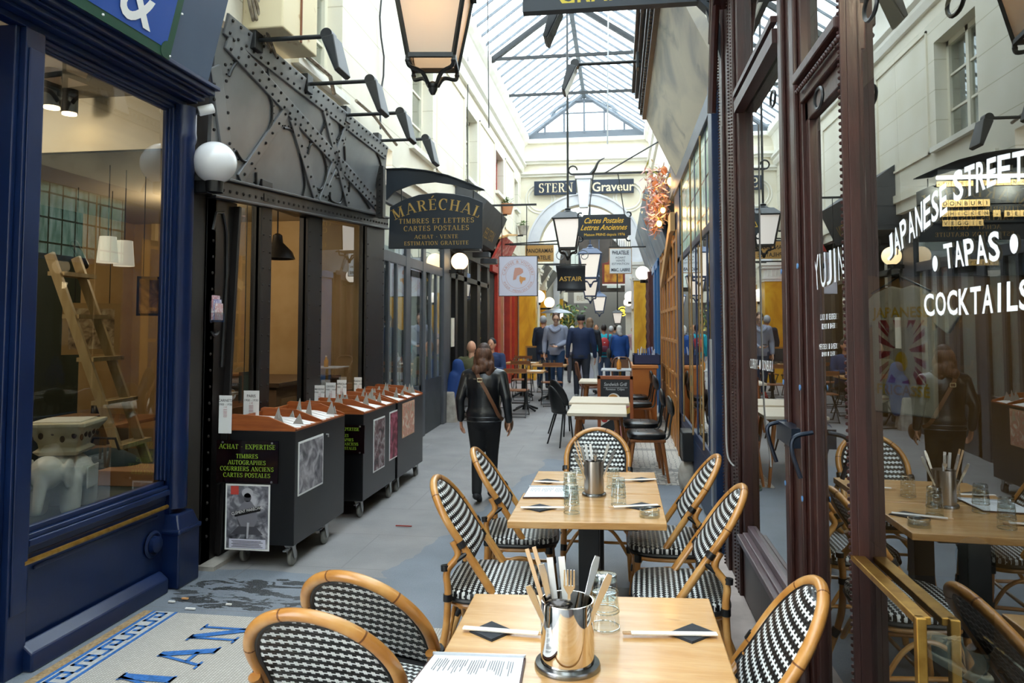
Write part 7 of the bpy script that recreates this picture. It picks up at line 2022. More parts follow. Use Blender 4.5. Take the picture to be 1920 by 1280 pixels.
mbd = thing('chalkboard', 'low wooden framed black menu board standing behind the slatted chairs', 'chalkboard', (-1.9, 17.6, floor_z(17.6)))
MB().box(-.3, .3, -.02, .02, .55, 1.02).build('frame', HON, mbd); MB().box(-.26, .26, -.024, -.018, .6, .98).build('slate', SLATE, mbd)
for sx in (-1, 1): MB().box(sx * .28 - .02, sx * .28 + .02, -.02, .02, 0, .56).build('leg', HON, mbd)

# ================================================================== hanging signs in the depth of the passage
def hung_sign(name, label, box, y, base, th=.03):
    (u0, v0, u1, v1) = box; A, B_ = atY(u0, v0, y), atY(u1, v1, y)
    t = thing(name, label, 'sign', ((A.x + B_.x) / 2, y, (A.z + B_.z) / 2))
    return t, (B_.x - A.x) / 2, (A.z - B_.z) / 2
def rods(t, xs, z0, z1): 
    m = MB()
    for x in xs: m.tube([(x, 0, z0), (x, 0, z1)], .008, 6)
    m.build('hanging_rod', DKIRON, t)
t, a, b = hung_sign('square_sign', 'square white hanging sign with a pink ring emblem and black rim', (935, 480, 1008, 555), 13.5, None)
MB().box(-a, a, 0, .05, -b, b).build('frame', BLACK, t)
MB().box(-a + .012, a - .012, -.004, .0, -b + .012, b - .012).build('face', mat('pale_lilac_face', '#d5d6e6', .5), t)
PK = mat('pale_pink_print', '#cc9a8c', .6)
m = MB()
def ring(mb, r0, r1, n=48, d=.006): 
    for k in range(n):
        a0, a1 = 2 * PI * k / n, 2 * PI * (k + 1) / n
        mb.add([(r0 * math.cos(a0), -d, r0 * math.sin(a0)), (r1 * math.cos(a0), -d, r1 * math.sin(a0)), (r1 * math.cos(a1), -d, r1 * math.sin(a1)), (r0 * math.cos(a1), -d, r0 * math.sin(a1))], [(0, 1, 2, 3)])
rr = a * .86; ring(m, rr, rr * .985); ring(m, rr * .72, rr * .735)
def ringtext(mb, s_, r_, top=True, size=.06):
    def wp(x, y):
        an = x / r_
        return ((r_ + y) * math.sin(an), (r_ + y) * math.cos(an)) if top else ((r_ - y) * math.sin(an), -(r_ - y) * math.cos(an))
    mb.text(s_, (0, -.004, 0), (1, 0, 0), (0, 0, 1), size, lift=.003, warp=wp, wide=1.1, space=1.1)
ringtext(m, 'CARINE & VIGNERI', rr * .78, True, rr * .17); ringtext(m, 'PIZZA \u00b7 MENU DU SOIR', rr * .95, False, rr * .13)
m.build('emblem_ring', PK, t)
m = MB(); q = lambda pts: m.add([(x * rr, -.006, z * rr) for x, z in pts], [tuple(range(len(pts)))])
q([(-.3, -.25), (-.12, -.2), (-.05, .02), (.2, .12), (.32, .22), (.28, .4), (.1, .5), (-.18, .48), (-.24, .25)])
m.build('emblem_head', PK, t)
m = MB(); m.add([(x * rr, -.007, z * rr) for x, z in ((.12, .02), (.22, -.06), (.46, -.1), (.44, -.26), (.3, -.28), (.2, -.5), (.1, -.3), (.08, -.12))], [tuple(range(8))]); m.build('emblem_wing', mat('print_orange', '#d99a5e', .6), t)
zc = t.location.z; rods(t, (-a + .06, a - .2), b, atY(960, 385, 13.5).z - zc)
m = MB().bar((-1.0, .02, atY(960, 384, 13.5).z - zc), (a - .02, .02, atY(960, 384, 13.5).z - zc), .03, .035); m.build('support_arm', DKIRON, t)

t, a, b = hung_sign('script_sign', 'black scroll cornered sign with golden script for old postcards and letters', (1084, 403, 1183, 447), 12.0, None)
m = MB(); prof = []
for (sx, sz, rev) in ((-1, 1, 0), (1, 1, 0), (1, -1, 0), (-1, -1, 0)):
    c = V((sx * (a - .06), 0, sz * (b - .03)))
    pts_ = [V((c.x - sx * .03, 0, sz * b)), V((c.x, 0, sz * (b - .045))), V((sx * a, 0, sz * (b - .06)))]
    prof += pts_ if (sx, sz) in ((1, 1), (-1, -1)) else pts_[::-1]
m.slab([tuple(p) for p in prof][::-1], (0, .03, 0)); m.build('board', SIGNB, t)
m = MB()
for sx in (-1, 1):
    for sz in (-1, 1): m.tube([(sx * (a - .035) + .04 * math.cos(q_), .015, sz * (b - .005) + .04 * math.sin(q_)) for q_ in [R(-90 * sz) + sx * R(20 + 25 * k) for k in range(9)]], .014, 6)
m.build('scroll', SIGNB, t)
m = MB(); m.text('Cartes Postales', (-.02, 0, b * .3), (1, 0, 0), (0, 0, 1), b * .46, lift=.004, shear=.5, wide=.8, bold=.008).text('Lettres Anciennes', (-.02, 0, -b * .26), (1, 0, 0), (0, 0, 1), b * .46, lift=.004, shear=.5, wide=.8, bold=.008).text('Maison PRINS depuis 1976', (0, 0, -b * .74), (1, 0, 0), (0, 0, 1), b * .22, lift=.004)
m.build('lettering', mat('bright_gilt', '#e3b83c', .4, metal=.2), t)
zc = t.location; zz = atY(1100, 326, 12).z - zc.z; xa = atY(1074, 326, 12).x - zc.x
m = MB().bar((xa, .015, zz), (1.1, .015, zz), .025, .03); m.tube([(xa + .07 * math.sin(q_), .015, zz + .07 - .07 * math.cos(q_)) for q_ in [-R(30 * k) for k in range(10)]], .014, 6)
m.tube([(xa + .5, .015, zz), (1.1, .015, zz + .62)], .012, 6)
Pq = smooth_path([(xa + .3, .015, zz), (xa + .36, .015, zz + .08), (xa + .42, .015, zz + .2), (xa + .52, .015, zz + .26)]); m.tube(Pq, [.035 * (1 - k / len(Pq)) + .004 for k in range(len(Pq))], 6)
m.build('bracket', DKIRON, t)
m = MB(); m.tube([(-a + .17, .015, b), (-a + .25, .015, zz)], .009, 6).tube([(a - .1, .015, b), (a - .2, .015, zz)], .009, 6); m.build('hanging_rod', DKIRON, t)

t, a, b = hung_sign('banner', 'dark hanging banner lettered ASTAIR in gold', (1042, 498, 1098, 545), 17.0, None)
m = MB(); N = 8; vs = []
for j in range(N + 1):
    s_ = j / N; off = .06 * math.sin(s_ * PI)
    for x in (-a * (1 - .06 * math.sin(s_ * PI / 1.2)), a * (1 - .06 * math.sin(s_ * PI / 1.2)) + .0): vs.append((x + .02 * s_, off, b - 2 * b * s_))
m.add(vs, [(2 * j, 2 * j + 1, 2 * j + 3, 2 * j + 2) for j in range(N)], 0, True); o = m.build('cloth', mat('charcoal_banner', '#26282c', .6), t); sd = o.modifiers.new('s', 'SOLIDIFY'); sd.thickness = .008
MB().text('ASTAIR', (0, -.0, -b * .22), (1, 0, 0), (0, 0, 1), b * .36, lift=.02, wide=1.1, bold=.01).build('lettering', GOLD, t)
MB().bar((-a - .25, 0, b + .02), (a + .02, 0, b + .02), .03, .03).bar((-1.7, 0, b + .5), (a + .15, 0, b + .62), .025, .03).tube([(0, 0, b), (0, 0, b + .6)], .01, 6).build('bracket', DKIRON, t)
m = MB()
for cx, sg in ((-.22, 1), (.3, -1)):
    m.tube([(cx + sg * (.16 - .012 * k) * math.cos(R(40 * k)), 0, b + .22 + (.16 - .012 * k) * math.sin(R(40 * k))) for k in range(13)], .012, 6)
m.build('scrollwork', IRON_R, t)

t, a, b = hung_sign('framed_sign', 'white framed sign for stamps lettered PHILATELIE', (1142, 465, 1185, 513), 16.0, None)
MB().box(-a, a, 0, .04, -b, b).build('frame', mat('tan_frame', '#b9926a', .5), t); MB().box(-a + .015, a - .015, -.004, 0, -b + .015, b - .015).build('face', mat('pale_enamel', '#e3e5e6', .4), t)
m = MB(); m.text('PHILATELIE', (0, -.004, b * .5), (1, 0, 0), (0, 0, 1), b * .3, lift=.003, wide=.62, bold=.03).text('M&C. LABRE', (0, -.004, -b * .8), (1, 0, 0), (0, 0, 1), b * .24, lift=.003, wide=.8, bold=.03)
for k, s_ in enumerate(('ACHAT', 'VENTE', 'ESTIMATION')): m.text(s_, (0, -.004, b * (.18 - k * .24)), (1, 0, 0), (0, 0, 1), b * .16, lift=.003, wide=1.05)
m.build('lettering', NAVY, t)
m = MB()
for k in range(12): m.box(-a + .03 + k * (2 * a - .06) / 11 - .006, -a + .03 + k * (2 * a - .06) / 11 + .006, 0, .02, b + .02, b + .17)
m.box(-a, a, 0, .02, b, b + .03).bar((a, .02, b + .02), (a + .5, .02, b + .02), .03, .03); m.build('crest_bars', DKIRON, t)

t, a, b = hung_sign('plate_sign', 'ochre hanging plate lettered PANORAMAS PHILATELIE', (985, 460, 1038, 490), 17.6, None)
MB().box(-a, a, 0, .04, -b, b).build('plate', mat('ochre_plate', '#b58a4a', .5), t)
MB().text('PANORAMAS', (0, 0, b * .1), (1, 0, 0), (0, 0, 1), b * .5, lift=.004, wide=.8, bold=.02).text('PHILATELIE', (0, 0, -b * .75), (1, 0, 0), (0, 0, 1), b * .5, lift=.004, wide=.8, bold=.02).build('lettering', BLACK, t)
MB().bar((-.95, .02, b + .02), (a + .4, .02, b + .02), .03, .03).bar((-.4, .02, -b - .06), (a + .3, .02, -b - .06), .03, .03).build('support_arm', DKIRON, t)

t, a, b = hung_sign('panel_sign', 'tall red and gold arched panel sign hanging far back behind the white sign', (1129, 484, 1172, 532), 26.0, None)
m = MB(); m.slab([(-a, 0, -b), (a, 0, -b), (a, 0, b * .6), (a * .5, 0, b * .7), (a * .3, 0, b * 1.05), (-a * .3, 0, b * 1.05), (-a * .5, 0, b * .7), (-a, 0, b * .6)], (0, .08, 0)); m.build('panel', mat('deep_red_panel', '#6d2a22', .5), t)
m = MB(); m.slab([(-a * .8, -.01, -b * .85), (a * .8, -.01, -b * .85), (a * .8, -.01, b * .5), (-a * .8, -.01, b * .5)], (0, .005, 0)); m.build('gold_field', mat('mottled_gold', '#c9952f', .4, col2='#8a4a1f', scale=4), t)
MB().box(-a, a, -.03, .02, -b - .05, -b).build('shelf', WHITE, t); rods(t, (0,), b, 7.08 - t.location.z)
t, a, b = hung_sign('lit_sign', 'small round yellow neon emblem sign at the far right', (1158, 574, 1176, 593), 28, None)
MB().lathe([(a, 0), (a, .06), (0, .06)], (0, 0, 0), 24, axis=(0, 1, 0)).build('disc', BLACK, t)
m = MB(); m.tube([(a * .92 * math.cos(q_), -.01, a * .92 * math.sin(q_)) for q_ in [2 * PI * k / 24 for k in range(24)]], .02, 6, closed=True); m.slab([(-a * .6, -.01, -a * .1), (a * .6, -.01, -a * .1), (a * .35, -.01, a * .5), (-a * .35, -.01, a * .5)], (0, .01, 0)); m.slab([(-a * .5, -.01, -a * .5), (a * .5, -.01, -a * .5), (a * .5, -.01, -a * .25), (-a * .5, -.01, -a * .25)], (0, .01, 0))
m.build('neon', mat('yellow_neon', '#f2e06a', .4, emit='#f4dc3c', estr=1.6), t)
MB().box(0, 1.2, .02, .05, -.03, .03).build('support_arm', BLACK, t)
t, a, b = hung_sign('banner', 'large pale lettered banner hanging far back behind the dark one', (1076, 548, 1108, 568), 28.0, None)
MB().box(-a, a, 0, .02, -b, b).build('cloth', mat('pale_banner', '#d9d6cf', .7), t); MB().text('BEH', (0, 0, -b * .5), (1, 0, 0), (0, 0, 1), b * .9, lift=.004, bold=.02).build('lettering', mat('faint_tan_print', '#b3a896', .7), t); rods(t, (-a * .8, a * .8), b, 7.08 - t.location.z)

# ================================================================== lanterns
LGLASS = mat('milky_lantern_glass', '#f0e2cc', .3, emit='#ffd9a0', estr=.22, coat=.3)
def lantern(p, s_, label, lit, rod, bracket=True, metal=None, glassm=None, group='lanterns'):
    """four sided tapering street lantern, p is the middle of its bottom rim, s_ its width at the bottom"""
    t = thing('lantern', label, 'lantern', p, group=group)
    me = metal or DKIRON; k = s_; top = 1.62 * k; h = 1.75 * k
    fr = MB(); gl = MB()
    C0 = [V((sx * k / 2, sy * k / 2, 0)) for sx, sy in ((-1, -1), (1, -1), (1, 1), (-1, 1))]
    C1 = [V((sx * top / 2, sy * top / 2, h)) for sx, sy in ((-1, -1), (1, -1), (1, 1), (-1, 1))]
    r_ = .035 * k
    for i in range(4):
        fr.bar(C0[i], C1[i], 2.2 * r_, 2.2 * r_); fr.bar(C0[i], C0[(i + 1) % 4], 2.4 * r_, 2.8 * r_); fr.bar(C1[i], C1[(i + 1) % 4], 3 * r_, 3 * r_)
        a, b, c, d = C0[i], C0[(i + 1) % 4], C1[(i + 1) % 4], C1[i]
    fr.build('frame', me, t)
    for i in range(4):
        a, b, c, d = C0[i], C0[(i + 1) % 4], C1[(i + 1) % 4], C1[i]; ctr = (a + b + c + d) / 4; inn = V((-ctr.x, -ctr.y, 0)).normalized() * r_ * .3
        MB().slab([a + inn, b + inn, c + inn, d + inn], inn * .5).build('pane', glassm or LGLASS, t)
    m = MB(); e = 1.16
    m.hexa([v * 1.0 + V((v.x * (e - 1), v.y * (e - 1), .02 * k)) for v in C1], [V((v.x * .62, v.y * .62, h + .42 * k)) for v in C1]); m.build('roof', me, t, bevel=.01 * k)
    MB().lathe([(.36 * k, h + .42 * k), (.42 * k, h + .46 * k), (.3 * k, h + .5 * k), (.16 * k, h + .62 * k), (.2 * k, h + .68 * k), (.08 * k, h + .74 * k), (0, h + .76 * k)], (0, 0, 0), 16).build('cap', me, t)
    m = MB()
    for v in C0: m.tube(smooth_path([v + V((0, 0, 0)), V((v.x * .95, v.y * .95, -.22 * k)), V((v.x * .45, v.y * .45, -.28 * k)), V((v.x * .2, v.y * .2, -.5 * k))]), .05 * k, 6); m.ball(v + V((0, 0, -.12 * k)), .06 * k, 8, 6)
    m.ball((0, 0, -.52 * k), (.13 * k, .13 * k, .1 * k), 10, 8); m.lathe([(.05 * k, -.72 * k), (.1 * k, -.62 * k), (.1 * k, -.56 * k)], (0, 0, 0), 10)
    m.build('bottom_scrolls', me, t)
    if rod: MB().tube([(0, 0, h + .7 * k), (0, 0, rod - p[2])], .02, 8).build('hanging_rod', me, t)
    if lit:
        MB().ball((0, 0, h * .75), .16 * k, 12, 8).build('bulb', mat('lantern_bulb', '#ffd9a0', .3, emit='#ffc070', estr=9.0), t)
    return t
HGL = glass('warm_milk_pane', '#dcc6ae', 1.45, 1.2, rough=.25, base=.12)
# big lantern with frosted panes around a warm bulb
def frosted():
    m = bpy.data.materials.new('frosted_pane'); m.use_nodes = True; nt = m.node_tree; b = nt.nodes['Principled BSDF']
    b.inputs['Base Color'].default_value = lin('#f4e9dc'); b.inputs['Roughness'].default_value = .35; b.inputs['Transmission Weight'].default_value = .0
    tl = nt.nodes.new('ShaderNodeBsdfTranslucent'); tl.inputs[0].default_value = lin('#fbf0e2'); mx = nt.nodes.new('ShaderNodeMixShader'); mx.inputs[0].default_value = .55
    nt.links.new(b.outputs[0], mx.inputs[1]); nt.links.new(tl.outputs[0], mx.inputs[2]); nt.links.new(mx.outputs[0], nt.nodes['Material Output'].inputs[0])
    MATS['frosted_pane'] = m; return m
FRO = frosted()
pb_ = atY(812, 118, 5.5)
BL_ = lantern(pb_, .345, 'big black iron street lantern with frosted glass glowing warm at the top of the picture', True, 7.1, glassm=FRO)
BL_.rotation_euler = (0, 0, R(8))
lamp_light('lantern_light', pb_ + V((0, 0, .42)), 4, (1, .72, .38), .05)
for i, (u, v, y, wpx, lb, blue) in enumerate(((1065, 466, 13.0, 31, 'black hanging lantern on a long rod left of the script sign', 0), (1107, 521, 22.5, 25, 'blue topped lantern hanging under the script sign, the upper one', 1), (1107, 555, 24.0, 20, 'blue topped lantern hanging under the script sign, the lower one', 1), (1124, 583, 29.0, 15, 'small blue topped lantern hanging farther back over the crowd', 1), (1158, 606, 25.5, 11, 'smallest black lantern hanging low over the teal jacket', 0))):
    p = atY(u, v, y)
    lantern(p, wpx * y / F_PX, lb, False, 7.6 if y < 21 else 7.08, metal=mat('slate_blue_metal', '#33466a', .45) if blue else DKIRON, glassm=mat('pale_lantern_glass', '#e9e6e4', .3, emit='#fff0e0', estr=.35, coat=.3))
# thin hanging wires from the glass roof
for i, (u0, v0, u1, v1, y) in enumerate(((1141, 20, 1139, 270, 12.5),)):
    a, b = atY(u0, v0, y), atY(u1, v1, y); tag(MB().tube([V((a.x, y, 7.5)), V((b.x, y, b.z))], .014, 6).build('wire', mat('pale_wire', '#a9adb2', .5)), 'thin pale wire hanging from the glass roof ridge', 'wire')
a, b = atY(917, 70, 11.2), atY(915, 240, 11.2); tag(MB().tube([V((-2.0, 11.2, 7.3)), V((a.x, 11.2, b.z))], .008, 6).build('wire', DKIRON), 'thin dark wire hanging by the left cornice', 'wire')

# ================================================================== people
SKIN = mat('skin', '#d39f80', .5, col2='#c98f70', scale=10); SKIN2 = mat('skin_pale', '#dcae92', .5)
def rotz(a, c=(0, 0, 0)): return Matrix.Translation(V(c)) @ Matrix.Rotation(a, 4, 'Z') @ Matrix.Translation(-V(c))
def hand(m, wrist, d, palm_n, thumb, curl=.35, s=1.0):
    """palm, four unequal bent fingers and a thumb; d points along the fingers"""
    w = V(wrist); d = V(d).normalized(); n_ = V(palm_n); n_ = (n_ - d * n_.dot(d)).normalized(); sd = d.cross(n_) * (1 if thumb > 0 else -1)
    k1 = w + d * .085 * s
    for o_ in (-.028, -.01, .01, .028): m.cap(w + sd * o_ * .7, k1 + sd * o_ * s, .016 * s, .0125 * s, n=8)
    for o_, L_ in ((.03, .068), (.0105, .078), (-.0095, .073), (-.028, .056)):
        a = k1 + sd * o_ * s; d1 = (d + n_ * curl).normalized(); d2 = (d + n_ * curl * 2.6).normalized()
        b = a + d1 * L_ * .5 * s; c = b + d2 * L_ * .5 * s
        m.cap(a, b, .0105 * s, .0095 * s, n=8); m.cap(b, c, .0095 * s, .008 * s, n=8)
    a = w + sd * .024 * s + d * .02 * s; b = a + (sd * .8 + d * .7 + n_ * .3).normalized() * .042 * s; c = b + (sd * .2 + d * .9 + n_ * .5).normalized() * .034 * s
    m.cap(a, b, .014 * s, .011 * s, n=8); m.cap(b, c, .011 * s, .0085 * s, n=8)
STAND = dict(legs=(((-.09, 0, .92), (-.1, .02, .5), (-.105, -.02, .09), (-.12, .12, .035)), ((.09, 0, .92), (.1, .02, .5), (.105, -.02, .09), (.12, .12, .035))),
             arms=(((-.185, 0, 1.42), (-.235, -.03, 1.14), (-.235, .04, .88)), ((.185, 0, 1.42), (.235, -.03, 1.14), (.235, .04, .88))))
WALK = dict(legs=(((-.085, 0, .92), (-.09, .16, .52), (-.085, .12, .10), (-.09, .26, .05)), ((.085, 0, .92), (.085, -.04, .5), (.08, -.26, .14), (.09, -.18, .05))), arms=STAND['arms'])
def person(label, loc, face, H, top, bottom, hair, shoes='#22201f', pose=STAND, hat=None, head_yaw=0, dz=0.0, skin=SKIN, bulk=1.0, hem=.88, sleeve=1.0, vox=.010, glasses=False, hairlen=0, group=None, handcurl=.35, lean=0.0, topmat=None, head_tilt=0.0):
    s_ = H / 1.75
    t = thing('person', label, 'person', loc, R(face - 90), group); t.scale = (s_, s_, s_)
    L_ = pose['legs']; A_ = pose['arms']
    U = Matrix.Translation((0, 0, dz)) @ Matrix.Translation((0, 0, .93)) @ Matrix.Rotation(-lean, 4, 'X') @ Matrix.Translation((0, 0, -.93))
    HT = U @ Matrix.Translation((0, .0, 1.5)) @ Matrix.Rotation(R(head_yaw), 4, 'Z') @ Matrix.Rotation(-R(head_tilt), 4, 'X') @ Matrix.Translation((0, 0, -1.5))
    def torso(m, g, z0=.88):
        m.T = U
        m.loft([(z, (rx + g) * bulk, (ry + g) * bulk, 0) for z, rx, ry in ((z0, .16, .112), (z0 + .1, .166, .115), (1.05, .15, .104), (1.16, .15, .105), (1.28, .168, .116), (1.37, .176, .11), (1.43, .15, .09), (1.46, .1, .07))])
        for sx in (-1, 1): m.cap((sx * .06, -.01, 1.42), (sx * .175, -.005, 1.405), .07 + g, .06 + g)
        m.T = None
    def limbs(m, pts, rs):
        m.chain([V(p) for p in pts], rs, n=12)
    def arm_pts(a): return [U @ V(p) for p in a]
    m = MB(); torso(m, -.004)
    for (h_, k_, a_, f_) in L_: limbs(m, (h_, k_, a_), (.082, .052, .036)); m.cap(a_, f_, .035, .028)
    ends = []
    for i, a in enumerate(A_):
        P = arm_pts(a); limbs(m, P, (.046, .037, .025)); d = (P[2] - P[1]).normalized()
        hd = pose.get('hand_dir', (None, None))[i]; d2 = V(hd) if hd else (d + V((0, .15, 0)))
        hand(m, P[2] + d * .02, d2, (V((1 if i == 0 else -1, .0, 0)) if hd is None else pose.get('hand_n', (V((0, 0, 1)), V((0, 0, 1))))[i]), 1 if i == 0 else -1, handcurl); ends.append((P[2], d))
    m.T = HT
    m.cap((0, -.01, 1.42), (0, .005, 1.56), .056, .05); m.ball((0, .0, 1.655), (.074, .093, .108), 18, 14); m.ball((0, .03, 1.59), (.052, .06, .06), 14, 10)
    m.cap((0, .088, 1.66), (0, .108, 1.628), .010, .015, n=8); m.ball((0, .06, 1.685), (.055, .035, .014)); m.ball((0, .078, 1.585), (.028, .018, .012))
    for sx in (-1, 1): m.ball((sx * .076, -.005, 1.64), (.012, .022, .033), 10, 8)
    m.T = None
    voxel(m, 'body', skin, t, .0085, 3)
    # clothing grown a little outside the body
    m = MB(); torso(m, .016, hem)
    if hem < .86: m.ball(U @ V((0, 0, hem + .06)), (.175 * bulk, .13 * bulk, .08), 16, 10)
    for i, a in enumerate(A_):
        P = arm_pts(a); e = P[1].lerp(P[2], .92 * sleeve); limbs(m, (P[0], P[1], e), (.068 * bulk, .056, .044))
    tm = topmat or mat('cloth_' + top[1:], top, .85, bump=.15, bscale=14)
    voxel(m, 'top', tm, t, .011, 4)
    m = MB()
    for (h_, k_, a_, f_) in L_: 
        a2 = V(k_).lerp(V(a_), .95); limbs(m, (h_, V(k_), a2), (.105 * bulk, .073, .056))
    m.ball(U @ V((0, 0, .93)), (.172 * bulk, .125 * bulk, .12), 18, 12); m.ball(U @ V((0, -.03, .9)), (.15, .12, .1), 16, 10)
    voxel(m, 'trousers', mat('trousers_' + bottom[1:], bottom, .85, bump=.12, bscale=18), t, .011, 4)
    for (h_, k_, a_, f_) in L_:
        m = MB(); a, f = V(a_), V(f_); m.cap(a + V((0, -.02, -.02)), a + (f - a) * .5 + V((0, 0, .005)), .045, .044); m.cap(a + (f - a) * .5, f + (f - a).normalized() * .06, .044, .034)
        voxel(m, 'shoe', mat('shoe_' + shoes[1:], shoes, .6), t, .011, 3)
    if hair:
        m = MB(); m.T = HT
        m.ball((0, -.016, 1.672), (.083, .094, .104), 18, 14)
        if hairlen: 
            m.ball((0, -.06, 1.6), (.085, .055, .1)); 
            for k in range(int(hairlen)): m.ball((.03 * math.sin(k * 2.1), -.075 - .004 * k, 1.55 - .035 * k), (.06 - .003 * k, .045, .05))
        m.T = None
        o = voxel(m, 'hair', mat('hair_' + hair[1:], hair, .6, bump=.5, bscale=45), t, .010, 2)
    if hat:
        m = MB(); m.T = HT; m.ball((0, -.008, 1.69), (.09, .104, .088), 20, 14); m.T = None
        c = voxel(m, 'cap', mat('cap_' + hat[1:], hat, .8), t, .010, 3)
        m = MB(); m.T = HT; m.slab([(-.07, .07, 1.69), (.07, .07, 1.69), (.05, .16, 1.675), (-.05, .16, 1.675)], (0, 0, .008)); m.T = None; m.build('cap_peak', mat('cap_' + hat[1:], hat, .8), t, bevel=.003)
    m = MB(); m.T = HT
    for sx in (-1, 1): m.ball((sx * .03, .083, 1.652), (.011, .008, .006), 8, 6)
    m.T = None; m.build('eyes', mat('eye_dark', '#2a1d18', .3), t)
    m = MB(); m.T = HT; m.ball((0, .086, 1.592), (.022, .006, .004), 8, 6); m.T = None; m.build('mouth', mat('lips', '#a8614f', .5), t)
    if glasses:
        m = MB(); m.T = HT
        for sx in (-1, 1): m.tube([(sx * .034 + .026 * math.cos(q_), .1, 1.652 + .018 * math.sin(q_)) for q_ in [2 * PI * k / 14 for k in range(14)]], .003, 5, closed=True); m.tube([(sx * .06, .1, 1.655), (sx * .078, 0, 1.655)], .003, 5)
        m.tube([(-.01, .102, 1.655), (.01, .102, 1.655)], .003, 5); m.T = None; m.build('glasses', BLACK, t)
    return t, U, HT, ends
def stand_at(u, v): p = atF(u, v); return V((p.x, p.y, floor_z(p.y)))
def at_depth(u, y, v_top):
    p = atY(u, v_top, y); return V((p.x, y, floor_z(y))), p.z - floor_z(y)
# the woman walking away in a leather jacket
loc, H = at_depth(908, 7.15, 646)
WP = dict(legs=(((-.085, 0, .92), (-.075, .02, .5), (-.06, -.12, .12), (-.06, 0, .05)), ((.085, 0, .92), (.07, .12, .52), (.05, .2, .09), (.06, .33, .04))),
          arms=(((-.19, 0, 1.40), (-.265, -.05, 1.14), (-.275, .05, .90)), ((.19, 0, 1.40), (.265, -.08, 1.16), (.285, -.02, .90))))
LJ = mat('black_leather', '#121418', .3, col2='#1b1e22', scale=6, bump=.35, bscale=11, coat=.2)
wm, U, HT, ends = person('woman in a black leather jacket walking away with a tan bag strap across her back', loc, 90, H / 1.0, '#101114', '#0e0f13', '#3b251b', '#15151a', WP, hairlen=0, bulk=1.12, hem=.9, topmat=LJ)
m = MB(); m.T = HT
m.ball((0, -.045, 1.64), (.1, .085, .1)); m.ball((0, -.1, 1.555), (.065, .05, .055)); m.ball((0, -.11, 1.5), (.05, .04, .05))
for k in range(9):
    a = R(150 + k * 30); m.ball((.095 * math.sin(k * 1.9), -.06 - .03 * (k % 3), 1.52 - .025 * (k % 4)), (.04, .035, .055))
for sx in (-1, 1): m.ball((sx * .09, -.03, 1.56), (.03, .045, .09)); m.ball((sx * .1, -.05, 1.47), (.035, .035, .06))
m.T = None
voxel(m, 'hair_bun', mat('auburn_hair', '#4a2f22', .5, col2='#6b4630', scale=14, stretch=(3, 3, .6), bump=.6, bscale=30), wm, .009, 2)
m = MB()
for (z, w_) in ((.905, .19), (.95, .185)): m.tube([((w_ + .01) * math.cos(q_), (.135 + .008) * math.sin(q_), z) for q_ in [2 * PI * k / 28 for k in range(28)]], .008, 5, closed=True)
m.tube(smooth_path([(-.13, -.02, 1.475), (-.07, -.085, 1.49), (0, -.1, 1.5), (.07, -.085, 1.49), (.13, -.02, 1.475)]), .024, 8)
m.build('jacket_trim', LJ, wm)
wb = thing('crossbody_bag', 'brown crossbody bag strap with a metal buckle on the leather jacket', 'bag', loc, 0); wb.scale = wm.scale
TANL = mat('brown_strap_leather', '#6b4326', .45)
P = smooth_path([(-.10, .06, 1.49), (-.075, -.06, 1.49), (-.05, -.135, 1.42), (.04, -.165, 1.27), (.13, -.155, 1.1), (.185, -.10, .97), (.22, .0, .92)])
m = MB()
for i in range(len(P) - 1):
    d = (P[i + 1] - P[i]).normalized(); n_ = V((P[i].x * .5, -1, .2)).normalized(); sd = d.cross(n_).normalized() * .019
    m.add([P[i] - sd, P[i] + sd, P[i + 1] + sd, P[i + 1] - sd, P[i] - sd + n_ * .006, P[i] + sd + n_ * .006, P[i + 1] + sd + n_ * .006, P[i + 1] - sd + n_ * .006], [(4, 5, 6, 7), (0, 1, 5, 4), (1, 2, 6, 5), (2, 3, 7, 6), (3, 0, 4, 7)])
m.build('strap', TANL, wb)
c = V((-.02, -.165, 1.365)); m = MB()
for (a, b) in (((-.026, -.018), (.026, -.018)), ((-.026, .018), (.026, .018)), ((-.026, -.018), (-.026, .018)), ((.026, -.018), (.026, .018))): m.tube([c + V((a[0], 0, a[1])), c + V((b[0], 0, b[1]))], .004, 6)
m.build('buckle', mat('pale_brass_buckle', '#d9c9a0', .3, metal=.6), wb)
m = MB(); m.ball((.27, .07, .86), (.05, .12, .09), 14, 10); m.build('pouch', TANL, wb)

# the man in a grey hoodie reading his phone
loc = stand_at(1043, 741); _, H = at_depth(1043, loc.y, 587)
HP = dict(legs=(((-.09, 0, .92), (-.1, .1, .5), (-.1, .12, .09), (-.11, .26, .04)), ((.09, 0, .92), (.1, -.02, .5), (.1, -.16, .12), (.12, -.04, .04))),
          arms=(((-.19, 0, 1.42), (-.25, -.02, 1.14), (-.06, .22, 1.05)), ((.19, 0, 1.42), (.26, -.03, 1.14), (.25, .04, .9))), hand_dir=((.9, .45, -.05), None), hand_n=(V((0, .3, 1)), None))
hm_, U, HT, ends = person('man in a grey hoodie and jeans walking towards the viewer, looking down at his phone', loc, -95, H, '#8f94a6', '#27405f', '#4e3122', '#a8322c', HP, glasses=True, head_yaw=10, head_tilt=22, skin=SKIN2, hem=.86, bulk=1.03)
m = MB(); m.T = U; m.tube(smooth_path([(-.1, .09, 1.42), (-.12, -.03, 1.47), (-.07, -.12, 1.47), (0, -.14, 1.46), (.07, -.12, 1.47), (.12, -.03, 1.47), (.1, .09, 1.42), (0, .14, 1.36), (-.1, .09, 1.42)]), .035, 8); m.T = None
m.build('hood', MATS['cloth_8f94a6'], hm_)
ph = thing('phone', 'dark phone in the right hand of the hoodie man', 'phone', loc, hm_.rotation_euler[2]); ph.scale = hm_.scale
